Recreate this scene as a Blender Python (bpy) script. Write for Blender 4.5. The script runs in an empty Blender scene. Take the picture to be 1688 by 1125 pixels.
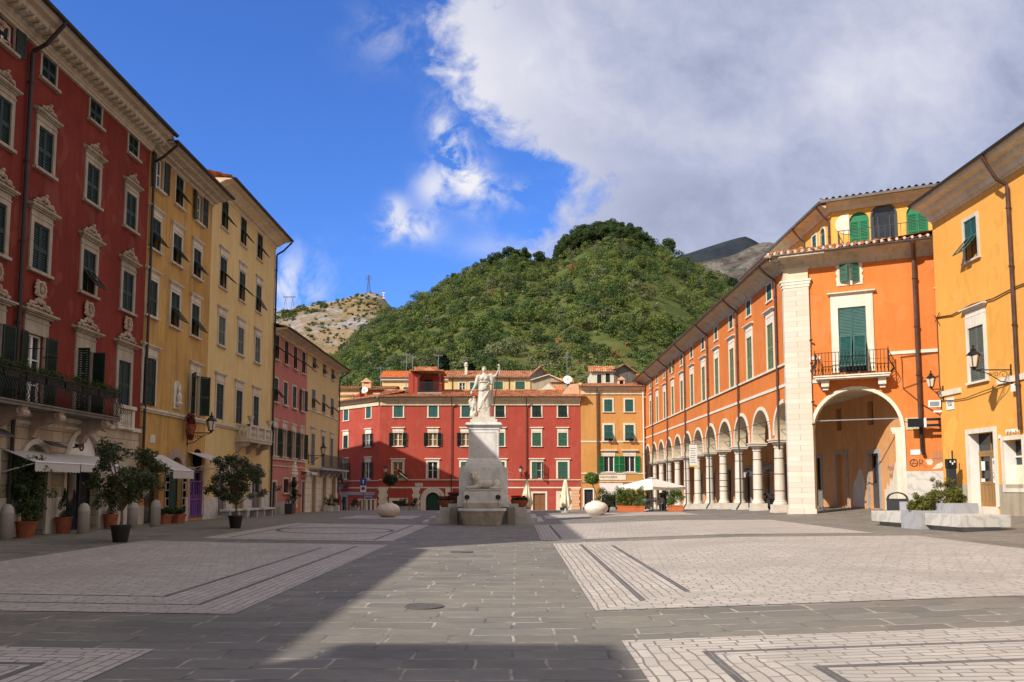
import bpy, bmesh, math, random
import numpy as np
from mathutils import Vector, Matrix
SC = bpy.context.scene
COL = SC.collection
R = math.radians
PI = math.pi
random.seed(7)
RNG = np.random.default_rng(11)

# ------------------------------------------------------------------ camera
cam = bpy.data.cameras.new('camera')
cam.sensor_width = 36.0
cam.sensor_fit = 'HORIZONTAL'
cam.lens = 36 * 1362 / 1688
cam.shift_y = 122.5 / 1688
cam.clip_start = 0.1
cam.clip_end = 30000
camo = bpy.data.objects.new('camera', cam)
camo.location = (0, 0, 1.65)
camo.rotation_euler = (R(90 + 4.96), 0, R(0.335))
COL.objects.link(camo)
SC.camera = camo

# ------------------------------------------------------------------ exposure, sun and sky
SC.view_settings.view_transform = 'Standard'
SC.view_settings.look = 'None'
SC.view_settings.gamma = 1.0
SC.view_settings.exposure = 0.30
SC.cycles.max_bounces = 6
SC.cycles.diffuse_bounces = 4
SUN = Vector((1.0, 0.9, -1.0)).normalized()      # direction the light travels
sun = bpy.data.lights.new('sun', 'SUN')
sun.energy = 4.6
sun.angle = R(0.5)
sun.color = (1.0, 0.93, 0.82)
suno = bpy.data.objects.new('sun', sun)
suno.rotation_euler = SUN.to_track_quat('-Z', 'Y').to_euler()
suno.location = (-60, -60, 80)
COL.objects.link(suno)

W = bpy.data.worlds.new('World')
SC.world = W
W.use_nodes = True
wt = W.node_tree
wt.nodes.clear()


def nd(t, typ, **kw):
    n = t.nodes.new(typ)
    for k, v in kw.items():
        if k.startswith('i_'):
            n.inputs[k[2:].replace('_', ' ')].default_value = v
        else:
            setattr(n, k, v)
    return n


def mth(t, op, a, b=None, c=None, clamp=False):
    n = t.nodes.new('ShaderNodeMath')
    n.operation = op
    n.use_clamp = clamp
    for i, x in enumerate((a, b, c)):
        if x is None:
            continue
        if isinstance(x, (int, float)):
            n.inputs[i].default_value = x
        else:
            t.links.new(x, n.inputs[i])
    return n.outputs[0]


def ramp(t, fac, stops, interp='LINEAR'):
    n = t.nodes.new('ShaderNodeValToRGB')
    n.color_ramp.interpolation = interp
    els = n.color_ramp.elements
    while len(els) > 1:
        els.remove(els[-1])
    els[0].position = stops[0][0]
    c = stops[0][1]
    els[0].color = (*c, 1) if isinstance(c, tuple) else (c, c, c, 1)
    for p, c in stops[1:]:
        e = els.new(p)
        e.color = (*c, 1) if isinstance(c, tuple) else (c, c, c, 1)
    t.links.new(fac, n.inputs[0])
    return n.outputs[0]


def mix(t, fac, a, b, mode='MIX'):
    n = t.nodes.new('ShaderNodeMix')
    n.data_type = 'RGBA'
    n.blend_type = mode
    for s, x in ((n.inputs[0], fac), (n.inputs[6], a), (n.inputs[7], b)):
        if isinstance(x, tuple):
            s.default_value = (*x, 1)
        elif isinstance(x, (int, float)):
            s.default_value = x
        else:
            t.links.new(x, s)
    return n.outputs[2]


def noise(t, vec, scale, detail=4, rough=.55, dist=0.0):
    n = t.nodes.new('ShaderNodeTexNoise')
    n.inputs['Scale'].default_value = scale
    n.inputs['Detail'].default_value = detail
    n.inputs['Roughness'].default_value = rough
    n.inputs['Distortion'].default_value = dist
    if vec is not None:
        t.links.new(vec, n.inputs['Vector'])
    return n.outputs['Fac']


def vmap(t, vec, scale=(1, 1, 1), loc=(0, 0, 0), rot=(0, 0, 0)):
    n = t.nodes.new('ShaderNodeMapping')
    n.inputs['Scale'].default_value = scale
    n.inputs['Location'].default_value = loc
    n.inputs['Rotation'].default_value = rot
    t.links.new(vec, n.inputs['Vector'])
    return n.outputs[0]


def build_sky():
    t = wt
    sky = nd(t, 'ShaderNodeTexSky', sky_type='NISHITA')
    sky.sun_disc = False
    sky.sun_elevation = math.asin(-SUN.z)
    sky.sun_rotation = math.atan2(-SUN.x, -SUN.y)
    sky.air_density = 1.0
    sky.dust_density = 0.4
    sky.ozone_density = 2.5
    blue = mix(t, 1.0, sky.outputs[0], (0.56, 0.95, 1.74), 'MULTIPLY')
    tc = nd(t, 'ShaderNodeTexCoord')
    sep = nd(t, 'ShaderNodeSeparateXYZ')
    t.links.new(tc.outputs['Generated'], sep.inputs[0])
    x, y, z = sep.outputs
    ay = mth(t, 'MAXIMUM', mth(t, 'ABSOLUTE', y), .12)
    a = mth(t, 'DIVIDE', x, ay)
    e = mth(t, 'DIVIDE', z, ay)
    cv = nd(t, 'ShaderNodeCombineXYZ')
    t.links.new(a, cv.inputs[0])
    t.links.new(e, cv.inputs[1])
    t.links.new(y, cv.inputs[2])
    P = cv.outputs[0]
    n1 = noise(t, vmap(t, P, (1, 1, 1), (3.1, 1.7, 0)), 5.5, 9, .58, .25)
    n2 = noise(t, vmap(t, P, (1, 1.25, 1), (7.3, 2.2, 0)), 2.4, 4, .5, .2)
    n3 = noise(t, vmap(t, P, (1, 1, 1), (1.3, 9.2, 0)), 17, 8, .62, .4)
    # left limit of the big cloud bank as a function of elevation
    bx = ramp(t, e, [(0.0, .40), (.25, .50), (.33, .545), (.375, .61), (.40, .60), (.425, .45), (.47, .37), (.52, .29), (.60, .30), (.75, .36), (1.0, .45)])
    bound = mth(t, 'MULTIPLY_ADD', bx, .5, -.25)      # 0..1 -> -.25..+.25
    d = mth(t, 'SUBTRACT', a, bound)
    d = mth(t, 'ADD', d, mth(t, 'MULTIPLY', mth(t, 'SUBTRACT', n1, .5), .26))
    d = mth(t, 'ADD', d, mth(t, 'MULTIPLY', mth(t, 'SUBTRACT', n3, .5), .17))
    bank = mth(t, 'MULTIPLY_ADD', d, 19.0, .1, clamp=True)
    bank = mth(t, 'SMOOTH_MIN', bank, 1.0, .2)

    def blob(ca, ce, ra, re, amp, tilt=0.0):
        da = mth(t, 'SUBTRACT', a, ca)
        de = mth(t, 'SUBTRACT', e, ce)
        da = mth(t, 'ADD', da, mth(t, 'MULTIPLY', de, tilt))
        q = mth(t, 'ADD', mth(t, 'POWER', mth(t, 'ABSOLUTE', mth(t, 'DIVIDE', da, ra)), 2.0), mth(t, 'POWER', mth(t, 'ABSOLUTE', mth(t, 'DIVIDE', de, re)), 2.0))
        return mth(t, 'MULTIPLY', mth(t, 'EXPONENT', mth(t, 'MULTIPLY', q, -1.0)), amp)

    def addall(l):
        o = l[0]
        for k in l[1:]:
            o = mth(t, 'ADD', o, k)
        return o
    wisps = addall([blob(-.083, .43, .022, .045, 1.1, .3), blob(-.06, .385, .026, .04, 1.15, .3), blob(-.105, .372, .022, .026, .9), blob(-.15, .345, .016, .016, .8), blob(-.135, .318, .036, .018, 1.05), blob(.0, .362, .04, .018, .7), blob(.08, .396, .02, .016, .7),
                    blob(-.155, .57, .05, .04, .42), blob(-.30, .245, .06, .045, 1.0), blob(-.02, .295, .05, .016, .4)])
    wn = mth(t, 'MULTIPLY_ADD', mth(t, 'ADD', mth(t, 'MULTIPLY', n3, .75), mth(t, 'MULTIPLY', n1, .5)), 7.5, -4.35, clamp=True)
    wisp = mth(t, 'MULTIPLY', mth(t, 'MULTIPLY', wisps, wn), .85, clamp=True)
    # unseen cloud added behind the camera to fill the shaded fronts
    back = mth(t, 'MULTIPLY', mth(t, 'LESS_THAN', y, 0.0), mth(t, 'MULTIPLY_ADD', n2, 5.0, -1.5, clamp=True))
    mask = mth(t, 'MAXIMUM', mth(t, 'MAXIMUM', bank, wisp), back)
    # light and dark in the bank
    lit = addall([blob(.03, .52, .10, .07, .5, .25), blob(.26, .435, .09, .04, .42), blob(.52, .53, .09, .10, .5), blob(.40, .50, .05, .04, .3), blob(-.06, .50, .07, .14, .3), blob(-.30, .25, .1, .08, .6), blob(-.1, .37, .12, .12, .5)])
    sh = mth(t, 'ADD', lit, mth(t, 'MULTIPLY', mth(t, 'SUBTRACT', n2, .5), 1.1))
    sh = mth(t, 'ADD', sh, mth(t, 'ADD', mth(t, 'MULTIPLY', mth(t, 'SUBTRACT', n1, .5), 1.25), mth(t, 'MULTIPLY', mth(t, 'SUBTRACT', n3, .5), .85)))
    sh = mth(t, 'ADD', sh, mth(t, 'MULTIPLY', mth(t, 'SUBTRACT', e, .40), .55))
    # thin edges of the bank are bright, its depth grey
    edge = mth(t, 'SUBTRACT', 1.0, mth(t, 'MULTIPLY', d, 7.0, clamp=True))
    sh = mth(t, 'ADD', mth(t, 'ADD', mth(t, 'MULTIPLY', sh, .78), .16), mth(t, 'MULTIPLY', edge, .35), clamp=True)
    cc = ramp(t, sh, [(0.0, (2.9, 3.2, 4.4)), (.26, (3.9, 4.2, 5.5)), (.53, (5.0, 5.15, 6.2)), (.8, (6.0, 6.05, 6.8)), (1.0, (7.2, 7.15, 7.5))])
    col = mix(t, mask, blue, cc)
    # the added cloud's colour: a warm fill tuned for the shade
    col = mix(t, back, col, (5.4, 4.9, 4.5))
    bg = nd(t, 'ShaderNodeBackground')
    t.links.new(col, bg.inputs[0])
    bg.inputs[1].default_value = 0.10
    out = nd(t, 'ShaderNodeOutputWorld')
    t.links.new(bg.outputs[0], out.inputs[0])


build_sky()


# ------------------------------------------------------------------ materials
def newmat(name):
    m = bpy.data.materials.new(name)
    m.use_nodes = True
    t = m.node_tree
    b = t.nodes['Principled BSDF']
    geo = nd(t, 'ShaderNodeNewGeometry')
    return m, t, b, geo.outputs['Position']


def lk(t, o, i):
    t.links.new(o, i)


def bump(t, b, h, strength=.2, dist=.02):
    n = nd(t, 'ShaderNodeBump')
    n.inputs['Strength'].default_value = strength
    n.inputs['Distance'].default_value = dist
    lk(t, h, n.inputs['Height'])
    lk(t, n.outputs[0], b.inputs['Normal'])


def mul(c, k):
    return tuple(min(1, x * k) for x in c)


def plaster(name, c, c2, dirt=None, dscale=.5, amount=1.0, streak=.35):
    streak = min(.75, streak * 1.5)
    m, t, b, P = newmat(name)
    n1 = noise(t, P, dscale, 9, .62, .3)
    f = ramp(t, n1, [(.38, 0.0), (.62, amount)])
    col = mix(t, f, c, c2)
    n2 = noise(t, vmap(t, P, (2.2, 2.2, .16)), 1.6, 6, .6)
    f2 = ramp(t, n2, [(.47, 0.0), (.7, streak)])
    col = mix(t, f2, col, dirt or mul(c, .62))
    n3 = noise(t, P, 9, 5, .6)
    col = mix(t, ramp(t, n3, [(.35, 0.0), (.75, .22)]), col, mul(c2, .75))
    # old repairs: paler and darker patches with soft edges
    n4 = noise(t, vmap(t, P, (1, 1, .8), (5, 3, 1)), .8, 3, .45, 1.2)
    col = mix(t, ramp(t, n4, [(.58, 0.0), (.615, .28)]), col, tuple(min(1, x * .9 + .05) for x in c))
    n5 = noise(t, vmap(t, P, (1.1, 1.1, .7), (1, 8, 4)), 1.1, 3, .5, 1.0)
    col = mix(t, ramp(t, n5, [(.62, 0.0), (.66, .25)]), col, mul(c2, .72))
    lk(t, col, b.inputs['Base Color'])
    b.inputs['Roughness'].default_value = .9
    b.inputs['Specular IOR Level'].default_value = .15
    bump(t, b, noise(t, P, 22, 6, .6), .25, .02)
    return m


def simple(name, c, rough=.6, spec=.3, metal=0.0, var=.25, scale=6, bmp=0.0):
    m, t, b, P = newmat(name)
    f = ramp(t, noise(t, P, scale, 6, .6), [(.3, 0.0), (.7, 1.0)])
    lk(t, mix(t, f, mul(c, 1 - var), mul(c, 1 + var * .6)), b.inputs['Base Color'])
    b.inputs['Roughness'].default_value = rough
    b.inputs['Specular IOR Level'].default_value = spec
    b.inputs['Metallic'].default_value = metal
    if bmp:
        bump(t, b, noise(t, P, scale * 5, 5, .6), bmp, .02)
    return m


def marble(name, c, vein, scale=1.3, vamt=.5, dirt=(.36, .33, .28), damt=.35, rough=.55):
    m, t, b, P = newmat(name)
    w = nd(t, 'ShaderNodeTexWave', wave_type='BANDS', bands_direction='DIAGONAL')
    w.inputs['Scale'].default_value = scale
    w.inputs['Distortion'].default_value = 9
    w.inputs['Detail'].default_value = 5
    w.inputs['Detail Scale'].default_value = 1.4
    lk(t, P, w.inputs['Vector'])
    f = ramp(t, w.outputs['Fac'], [(.0, vamt), (.22, vamt * .35), (.5, 0.0)])
    col = mix(t, f, c, vein)
    d = ramp(t, noise(t, vmap(t, P, (1.5, 1.5, .7)), 1.4, 8, .65), [(.45, 0.0), (.72, damt)])
    col = mix(t, d, col, dirt)
    lk(t, col, b.inputs['Base Color'])
    b.inputs['Roughness'].default_value = rough
    bump(t, b, noise(t, P, 18, 6, .6), .15, .02)
    return m


def blocks(name, c, c2, mortar, bw=.7, rh=.32, msize=.012, dirt=(.25, .2, .15), damt=.5, xs=1.0):
    """coursed ashlar on a vertical face"""
    m, t, b, P = newmat(name)
    sep = nd(t, 'ShaderNodeSeparateXYZ')
    lk(t, P, sep.inputs[0])
    cv = nd(t, 'ShaderNodeCombineXYZ')
    lk(t, mth(t, 'MULTIPLY', mth(t, 'ADD', sep.outputs[0], sep.outputs[1]), xs), cv.inputs[0])
    lk(t, sep.outputs[2], cv.inputs[1])
    br = nd(t, 'ShaderNodeTexBrick')
    br.inputs['Scale'].default_value = 1
    br.inputs['Brick Width'].default_value = bw
    br.inputs['Row Height'].default_value = rh
    br.inputs['Mortar Size'].default_value = msize
    br.inputs['Mortar Smooth'].default_value = .3
    br.inputs['Color1'].default_value = (*c, 1)
    br.inputs['Color2'].default_value = (*c2, 1)
    br.inputs['Mortar'].default_value = (*mortar, 1)
    lk(t, cv.outputs[0], br.inputs['Vector'])
    d = ramp(t, noise(t, vmap(t, P, (1, 1, .5)), 1.1, 8, .65), [(.42, 0.0), (.7, damt)])
    col = mix(t, d, br.outputs['Color'], dirt)
    lk(t, col, b.inputs['Base Color'])
    b.inputs['Roughness'].default_value = .8
    b.inputs['Specular IOR Level'].default_value = .2
    h = mth(t, 'SUBTRACT', mth(t, 'MULTIPLY', noise(t, P, 14, 5), .3), br.outputs['Fac'])
    bump(t, b, h, .4, .02)
    return m


def paving(name, c, c2, mortar, bw, rh, ms, use_uv, dirt, damt, bumpd=.02, skew=0.0, c3=None):
    m, t, b, P = newmat(name)
    if use_uv:
        uv = nd(t, 'ShaderNodeUVMap')
        V = uv.outputs[0]
    else:
        V = vmap(t, P, rot=(0, 0, skew))
    # wobble so the joints are not ruled lines
    nz = nd(t, 'ShaderNodeTexNoise')
    nz.inputs['Scale'].default_value = 1.6
    nz.inputs['Detail'].default_value = 3
    lk(t, P, nz.inputs['Vector'])
    va = nd(t, 'ShaderNodeVectorMath', operation='MULTIPLY_ADD')
    lk(t, nz.outputs['Color'], va.inputs[0])
    va.inputs[1].default_value = (.10, .10, 0)
    lk(t, V, va.inputs[2])
    br = nd(t, 'ShaderNodeTexBrick')
    br.offset_frequency = 2
    br.squash = .72
    br.squash_frequency = 3
    br.inputs['Scale'].default_value = 1
    br.inputs['Brick Width'].default_value = bw
    br.inputs['Row Height'].default_value = rh
    br.inputs['Mortar Size'].default_value = ms
    br.inputs['Mortar Smooth'].default_value = .35
    br.inputs['Bias'].default_value = 0
    br.inputs['Color1'].default_value = (*c, 1)
    br.inputs['Color2'].default_value = (*c2, 1)
    br.inputs['Mortar'].default_value = (*mortar, 1)
    lk(t, va.outputs[0], br.inputs['Vector'])
    # the joint filler comes and goes
    keep = ramp(t, noise(t, P, 1.7, 5, .6), [(.44, 0.0), (.58, 1.0)])
    mid = tuple((a + d_) / 2 for a, d_ in zip(c, c2))
    col = br.outputs['Color']
    if c3:
        jf = mth(t, 'MULTIPLY', br.outputs['Fac'], mth(t, 'SUBTRACT', 1.0, keep))
        col = mix(t, jf, col, c3)
    d = ramp(t, noise(t, P, .55, 9, .66, .4), [(.4, 0.0), (.7, damt)])
    col = mix(t, d, col, dirt)
    # damp and tyre-dark stains, drips and spots
    d2 = ramp(t, noise(t, vmap(t, P, (1, 1, 1), (9, 4, 0)), .23, 8, .7, .8), [(.5, 0.0), (.62, .35)])
    col = mix(t, d2, col, mul(mid, .55))
    vo = nd(t, 'ShaderNodeTexVoronoi')
    vo.inputs['Scale'].default_value = 2.3
    lk(t, P, vo.inputs['Vector'])
    col = mix(t, ramp(t, vo.outputs['Distance'], [(.03, .55), (.06, 0.0)]), col, mul(mid, .4))
    sp = ramp(t, noise(t, P, 7, 6, .65), [(.35, .0), (.8, .3)])
    col = mix(t, sp, col, mul(mid, .62))
    lk(t, col, b.inputs['Base Color'])
    rr = ramp(t, noise(t, P, 2.0, 5), [(.3, .55), (.7, .85)])
    lk(t, rr, b.inputs['Roughness'])
    b.inputs['Specular IOR Level'].default_value = .25
    h = mth(t, 'SUBTRACT', mth(t, 'MULTIPLY', noise(t, P, 9, 6, .6), .5), br.outputs['Fac'])
    bump(t, b, h, .5, bumpd)
    return m


def rooftile(name, a, b_, c):
    m, t, b, P = newmat(name)
    v = nd(t, 'ShaderNodeTexVoronoi')
    v.inputs['Scale'].default_value = 3.6
    lk(t, P, v.inputs['Vector'])
    s = nd(t, 'ShaderNodeSeparateColor')
    lk(t, v.outputs['Color'], s.inputs[0])
    f = mth(t, 'ADD', mth(t, 'MULTIPLY', s.outputs[0], .6), mth(t, 'MULTIPLY', noise(t, P, 1.2, 6, .65), .5))
    lk(t, ramp(t, f, [(.15, b_), (.5, a), (.85, c)]), b.inputs['Base Color'])
    b.inputs['Roughness'].default_value = .9
    b.inputs['Specular IOR Level'].default_value = .1
    return m


def foliage(name, rough=.55, spec=.25, trans=0.0):
    m, t, b, P = newmat(name)
    at = nd(t, 'ShaderNodeAttribute', attribute_name='tint')
    lk(t, at.outputs['Color'], b.inputs['Base Color'])
    b.inputs['Roughness'].default_value = rough
    b.inputs['Specular IOR Level'].default_value = spec
    if trans:
        tr = nd(t, 'ShaderNodeBsdfTranslucent')
        lk(t, at.outputs['Color'], tr.inputs[0])
        ms = nd(t, 'ShaderNodeMixShader')
        ms.inputs[0].default_value = trans
        out = t.nodes['Material Output']
        lk(t, b.outputs[0], ms.inputs[1])
        lk(t, tr.outputs[0], ms.inputs[2])
        lk(t, ms.outputs[0], out.inputs[0])
    return m


def glass(name, c=(.02, .022, .025), rough=.06):
    m, t, b, P = newmat(name)
    f = noise(t, P, 2.3, 3)
    lk(t, mix(t, f, mul(c, .5), mul(c, 2.2)), b.inputs['Base Color'])
    b.inputs['Roughness'].default_value = rough
    b.inputs['Specular IOR Level'].default_value = .5
    return m


def planks(name, c, w=.12, along='h'):
    m, t, b, P = newmat(name)
    sep = nd(t, 'ShaderNodeSeparateXYZ')
    lk(t, P, sep.inputs[0])
    s = mth(t, 'ADD', sep.outputs[0], sep.outputs[1])
    fr = mth(t, 'FRACT', mth(t, 'DIVIDE', s, w))
    g = ramp(t, fr, [(0.0, .25), (.06, 1.0), (.94, 1.0), (1.0, .25)])
    n = noise(t, vmap(t, P, (9, 9, 1.2)), 2.0, 6, .6)
    col = mix(t, n, mul(c, .6), mul(c, 1.35))
    lk(t, mix(t, 1.0, col, g, 'MULTIPLY'), b.inputs['Base Color'])
    b.inputs['Roughness'].default_value = .7
    return m


WARMWHITE = (.74, .70, .62)
MAT = dict(
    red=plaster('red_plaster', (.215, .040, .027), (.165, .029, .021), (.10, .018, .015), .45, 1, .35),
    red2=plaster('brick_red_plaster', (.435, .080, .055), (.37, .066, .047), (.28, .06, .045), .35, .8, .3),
    ochre=plaster('ochre_plaster', (.54, .33, .11), (.43, .25, .08), (.22, .14, .06), .45, 1, .5),
    pale=plaster('pale_yellow_plaster', (.68, .51, .25), (.61, .45, .205), (.42, .29, .12), .4, .8, .3),
    pink=plaster('pink_plaster', (.50, .19, .16), (.45, .165, .14), (.3, .12, .1), .5, .8, .3),
    cream=plaster('cream_plaster', (.62, .47, .24), (.56, .41, .2), (.42, .3, .15), .5, .7, .25),
    ochre2=plaster('tan_ochre_plaster', (.60, .305, .10), (.54, .265, .085), (.42, .2, .06), .4, .8, .3),
    orange=plaster('orange_plaster', (.67, .215, .055), (.59, .178, .044), (.48, .13, .03), .3, .9, .28),
    orange_old=plaster('faded_orange_plaster', (.64, .22, .06), (.58, .19, .05), (.42, .15, .05), .5, .9, .3),
    portico=plaster('portico_plaster', (.68, .35, .15), (.59, .29, .12), (.42, .24, .13), .5, .9, .35),
    gold=plaster('golden_plaster', (.78, .385, .085), (.72, .34, .07), (.60, .29, .07), .3, .8, .22),
    gold2=plaster('yellow_penthouse_plaster', (.78, .44, .10), (.72, .39, .085), (.5, .3, .1), .5, .8, .25),
    grime=plaster('grey_render', (.44, .38, .28), (.37, .31, .22), (.25, .2, .15), .8, 1, .4),
    fade=plaster('bare_render', (.70, .64, .54), (.62, .55, .44), (.42, .35, .27), .9, 1, .3),
    soffit=plaster('cornice_render', (.56, .49, .39), (.48, .41, .31), (.28, .23, .17), .8, 1, .45),
    soffit2=plaster('pale_cornice_render', (.72, .62, .45), (.62, .52, .36), (.4, .33, .24), .8, 1, .35),
    creamhouse=plaster('buttery_plaster', (.72, .54, .26), (.66, .48, .22), (.5, .38, .2), .4, .7, .2),
    whitehouse=plaster('white_plaster', (.72, .67, .54), (.62, .57, .45), (.4, .36, .3), .5, .8, .3),
    greyhouse=plaster('weathered_grey_render', (.24, .21, .185), (.17, .15, .135), (.1, .09, .08), .8, 1, .4),
    flesh=plaster('peach_plaster', (.72, .44, .28), (.65, .38, .23), (.5, .3, .2), .5, .8, .2),
    stone=plaster('window_stone', (.62, .57, .48), (.52, .46, .37), (.32, .27, .21), 1.6, 1, .45),
    carved=plaster('carved_stone', (.46, .36, .29), (.36, .27, .21), (.18, .13, .1), 2.0, 1, .5),
    trim=plaster('white_trim', (.76, .70, .59), (.68, .61, .50), (.45, .38, .3), 1.2, .9, .3),
    marble=marble('white_marble', (.56, .535, .495), (.33, .315, .305), 1.3, .55),
    marble_grey=marble('grey_veined_marble', (.36, .36, .385), (.24, .245, .27), .9, .45),
    marble_pink=marble('pinkish_marble', (.70, .62, .55), (.45, .36, .32), 1.0, .3),
    statue=marble('statue_marble', (.58, .545, .475), (.5, .46, .4), .6, .15, (.36, .32, .25), .5),
    steps=marble('worn_step_stone', (.46, .44, .42), (.33, .32, .32), .8, .3, (.22, .20, .18), .65),
    monument=marble('monument_marble', (.69, .675, .655), (.46, .46, .475), .8, .3, (.33, .31, .28), .55),
    wetstone=marble('stained_basin_marble', (.50, .45, .385), (.32, .27, .22), .7, .4, (.22, .13, .06), .75),
    ashlar=blocks('ashlar_base', (.50, .42, .30), (.42, .35, .25), (.18, .14, .1), .62, .34, .014, (.2, .15, .1), .55),
    pillar=blocks('white_pillar_blocks', (.65, .61, .54), (.55, .51, .445), (.36, .32, .27), 1.1, .27, .006, (.62, .50, .33), .5, .75),
    slab=None,
    tile=rooftile('terracotta_tiles', (.42, .17, .085), (.20, .085, .055), (.55, .30, .17)),
    tile2=rooftile('bright_orange_tiles', (.62, .19, .06), (.50, .14, .045), (.70, .26, .10)),
    green=simple('dark_green_paint', (.011, .028, .022), .5, .3, var=.3, scale=3),
    green2=simple('leaf_green_paint', (.034, .112, .072), .5, .3, var=.25, scale=3),
    green3=simple('faded_olive_green_paint', (.16, .20, .085), .6, .25, var=.25, scale=4),
    green4=simple('bright_green_paint', (.008, .19, .075), .45, .3, var=.2, scale=3),
    teal=simple('teal_green_paint', (.028, .105, .095), .45, .3, var=.25, scale=3),
    greyshut=simple('grey_paint', (.15, .14, .165), .6, .25, var=.25, scale=4),
    greyshut2=simple('grey_green_paint', (.12, .135, .115), .6, .25, var=.25, scale=4),
    white=simple('white_paint', (.78, .77, .73), .45, .35, var=.08, scale=5),
    iron=simple('black_iron', (.012, .012, .013), .45, .4, var=.4, scale=8),
    grey_iron=simple('grey_iron', (.07, .07, .075), .5, .4, var=.3, scale=8),
    pipe=simple('brown_drainpipe', (.085, .042, .032), .45, .4, var=.4, scale=3),
    darkpipe=simple('dark_drainpipe', (.022, .017, .015), .45, .4, var=.4, scale=3),
    gutter=simple('copper_brown_gutter', (.12, .098, .085), .45, .4, var=.4, scale=3),
    pane=glass('window_glass'),
    paneb=glass('warm_window_glass', (.16, .085, .025), .25),
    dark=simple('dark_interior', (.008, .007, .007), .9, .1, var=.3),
    wood=planks('brown_wood', (.22, .10, .04)),
    wood2=planks('honey_wood', (.30, .17, .06), .3),
    greendoor=planks('green_door_boards', (.012, .05, .035), .16),
    purple=simple('purple_paint', (.16, .06, .30), .4, .4, var=.2, scale=4),
    awning=simple('awning_canvas', (.54, .50, .48), .85, .1, var=.08, scale=4),
    awning2=simple('cream_canvas', (.76, .68, .50), .85, .1, var=.12, scale=3),
    parasol=simple('white_parasol_canvas', (.70, .65, .58), .85, .1, var=.05, scale=4),
    maroon=simple('maroon_canvas', (.16, .02, .025), .8, .1),
    terracotta=simple('terracotta', (.30, .095, .05), .8, .2, var=.25, scale=6, bmp=.1),
    terracotta2=simple('orange_plastic_planter', (.62, .17, .06), .6, .3, var=.15, scale=4),
    blackpot=simple('black_plastic_pot', (.009, .009, .009), .45, .4),
    concrete=simple('concrete', (.36, .34, .32), .85, .2, var=.2, scale=5, bmp=.2),
    bark=simple('bark', (.16, .115, .075), .9, .1, var=.4, scale=9, bmp=.5),
    soil=simple('soil', (.04, .028, .018), .95, .1),
    leaf=foliage('leaf', .5, .3, .25),
    wood_leaf=foliage('woodland_leaf', .8, .05, .3),
    column=marble('cream_column_stone', (.66, .595, .51), (.5, .43, .37), .8, .18, (.42, .34, .26), .4),
    bollard=marble('weathered_bollard_stone', (.38, .34, .305), (.33, .29, .26), 1.2, .3, (.25, .21, .17), .6),
    oldstone=plaster('old_window_stone', (.42, .36, .29), (.33, .28, .22), (.2, .16, .12), 1.6, 1, .5),
    rustplate=simple('worn_cast_iron', (.105, .095, .085), .6, .3, var=.35, scale=14, bmp=.2),
    petal=foliage('petal', .6, .2, .2),
    skin=simple('skin', (.58, .32, .23), .55, .3, var=.1, scale=4),
    hair=simple('white_hair', (.68, .66, .62), .7, .2, var=.15, scale=30),
    cloth=simple('dark_cloth', (.03, .03, .04), .9, .1, var=.2, scale=20),
    redcloth=simple('red_cloth', (.62, .06, .035), .8, .1, var=.2, scale=6),
    steel=simple('brushed_steel', (.42, .42, .43), .35, .5, .8, var=.15, scale=10),
    rust=simple('rusty_band', (.055, .042, .038), .7, .3, .3, var=.4, scale=12),
    charcoal=simple('charcoal_paint', (.035, .036, .04), .4, .4, var=.2, scale=5),
    screen=simple('black_sign_face', (.01, .01, .012), .25, .5),
    blue=simple('sign_blue', (.015, .07, .36), .4, .4, var=.1),
    signred=simple('sign_red', (.55, .02, .025), .4, .4, var=.1),
    flagblack=simple('flag_black', (.012, .012, .012), .9, .1),
    flaggreen=simple('flag_green', (.01, .14, .05), .9, .1),
    lens=simple('frosted_lantern_glass', (.62, .52, .42), .25, .5, var=.1),
    water=glass('water', (.10, .085, .06), .08),
    letter=simple('faded_black_letters', (.10, .085, .07), .8, .2, var=.3, scale=20),
    letter2=simple('engraved_letters', (.38, .30, .20), .8, .2, var=.3, scale=20),
    yellow=simple('yellow_print', (.72, .42, .03), .6, .2, var=.1),
    graffiti=simple('spray_paint', (.035, .03, .03), .7, .2, var=.2),
    graffiti2=simple('pale_spray_paint', (.30, .26, .30), .7, .2, var=.2),
)
MAT['slab'] = paving('grey_stone_slabs', (.225, .207, .178), (.152, .142, .124), (.47, .42, .34), .95, .43, .02, False, (.245, .215, .165), .65, c3=(.105, .098, .085))
MAT['cobble'] = paving('white_marble_setts', (.57, .51, .445), (.45, .40, .355), (.15, .135, .122), .38, .132, .013, True, (.35, .31, .27), .7, .012)
MAT['band'] = paving('dark_stone_band', (.125, .118, .112), (.09, .085, .083), (.24, .215, .19), .5, .2, .01, True, (.22, .20, .18), .75)


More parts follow.
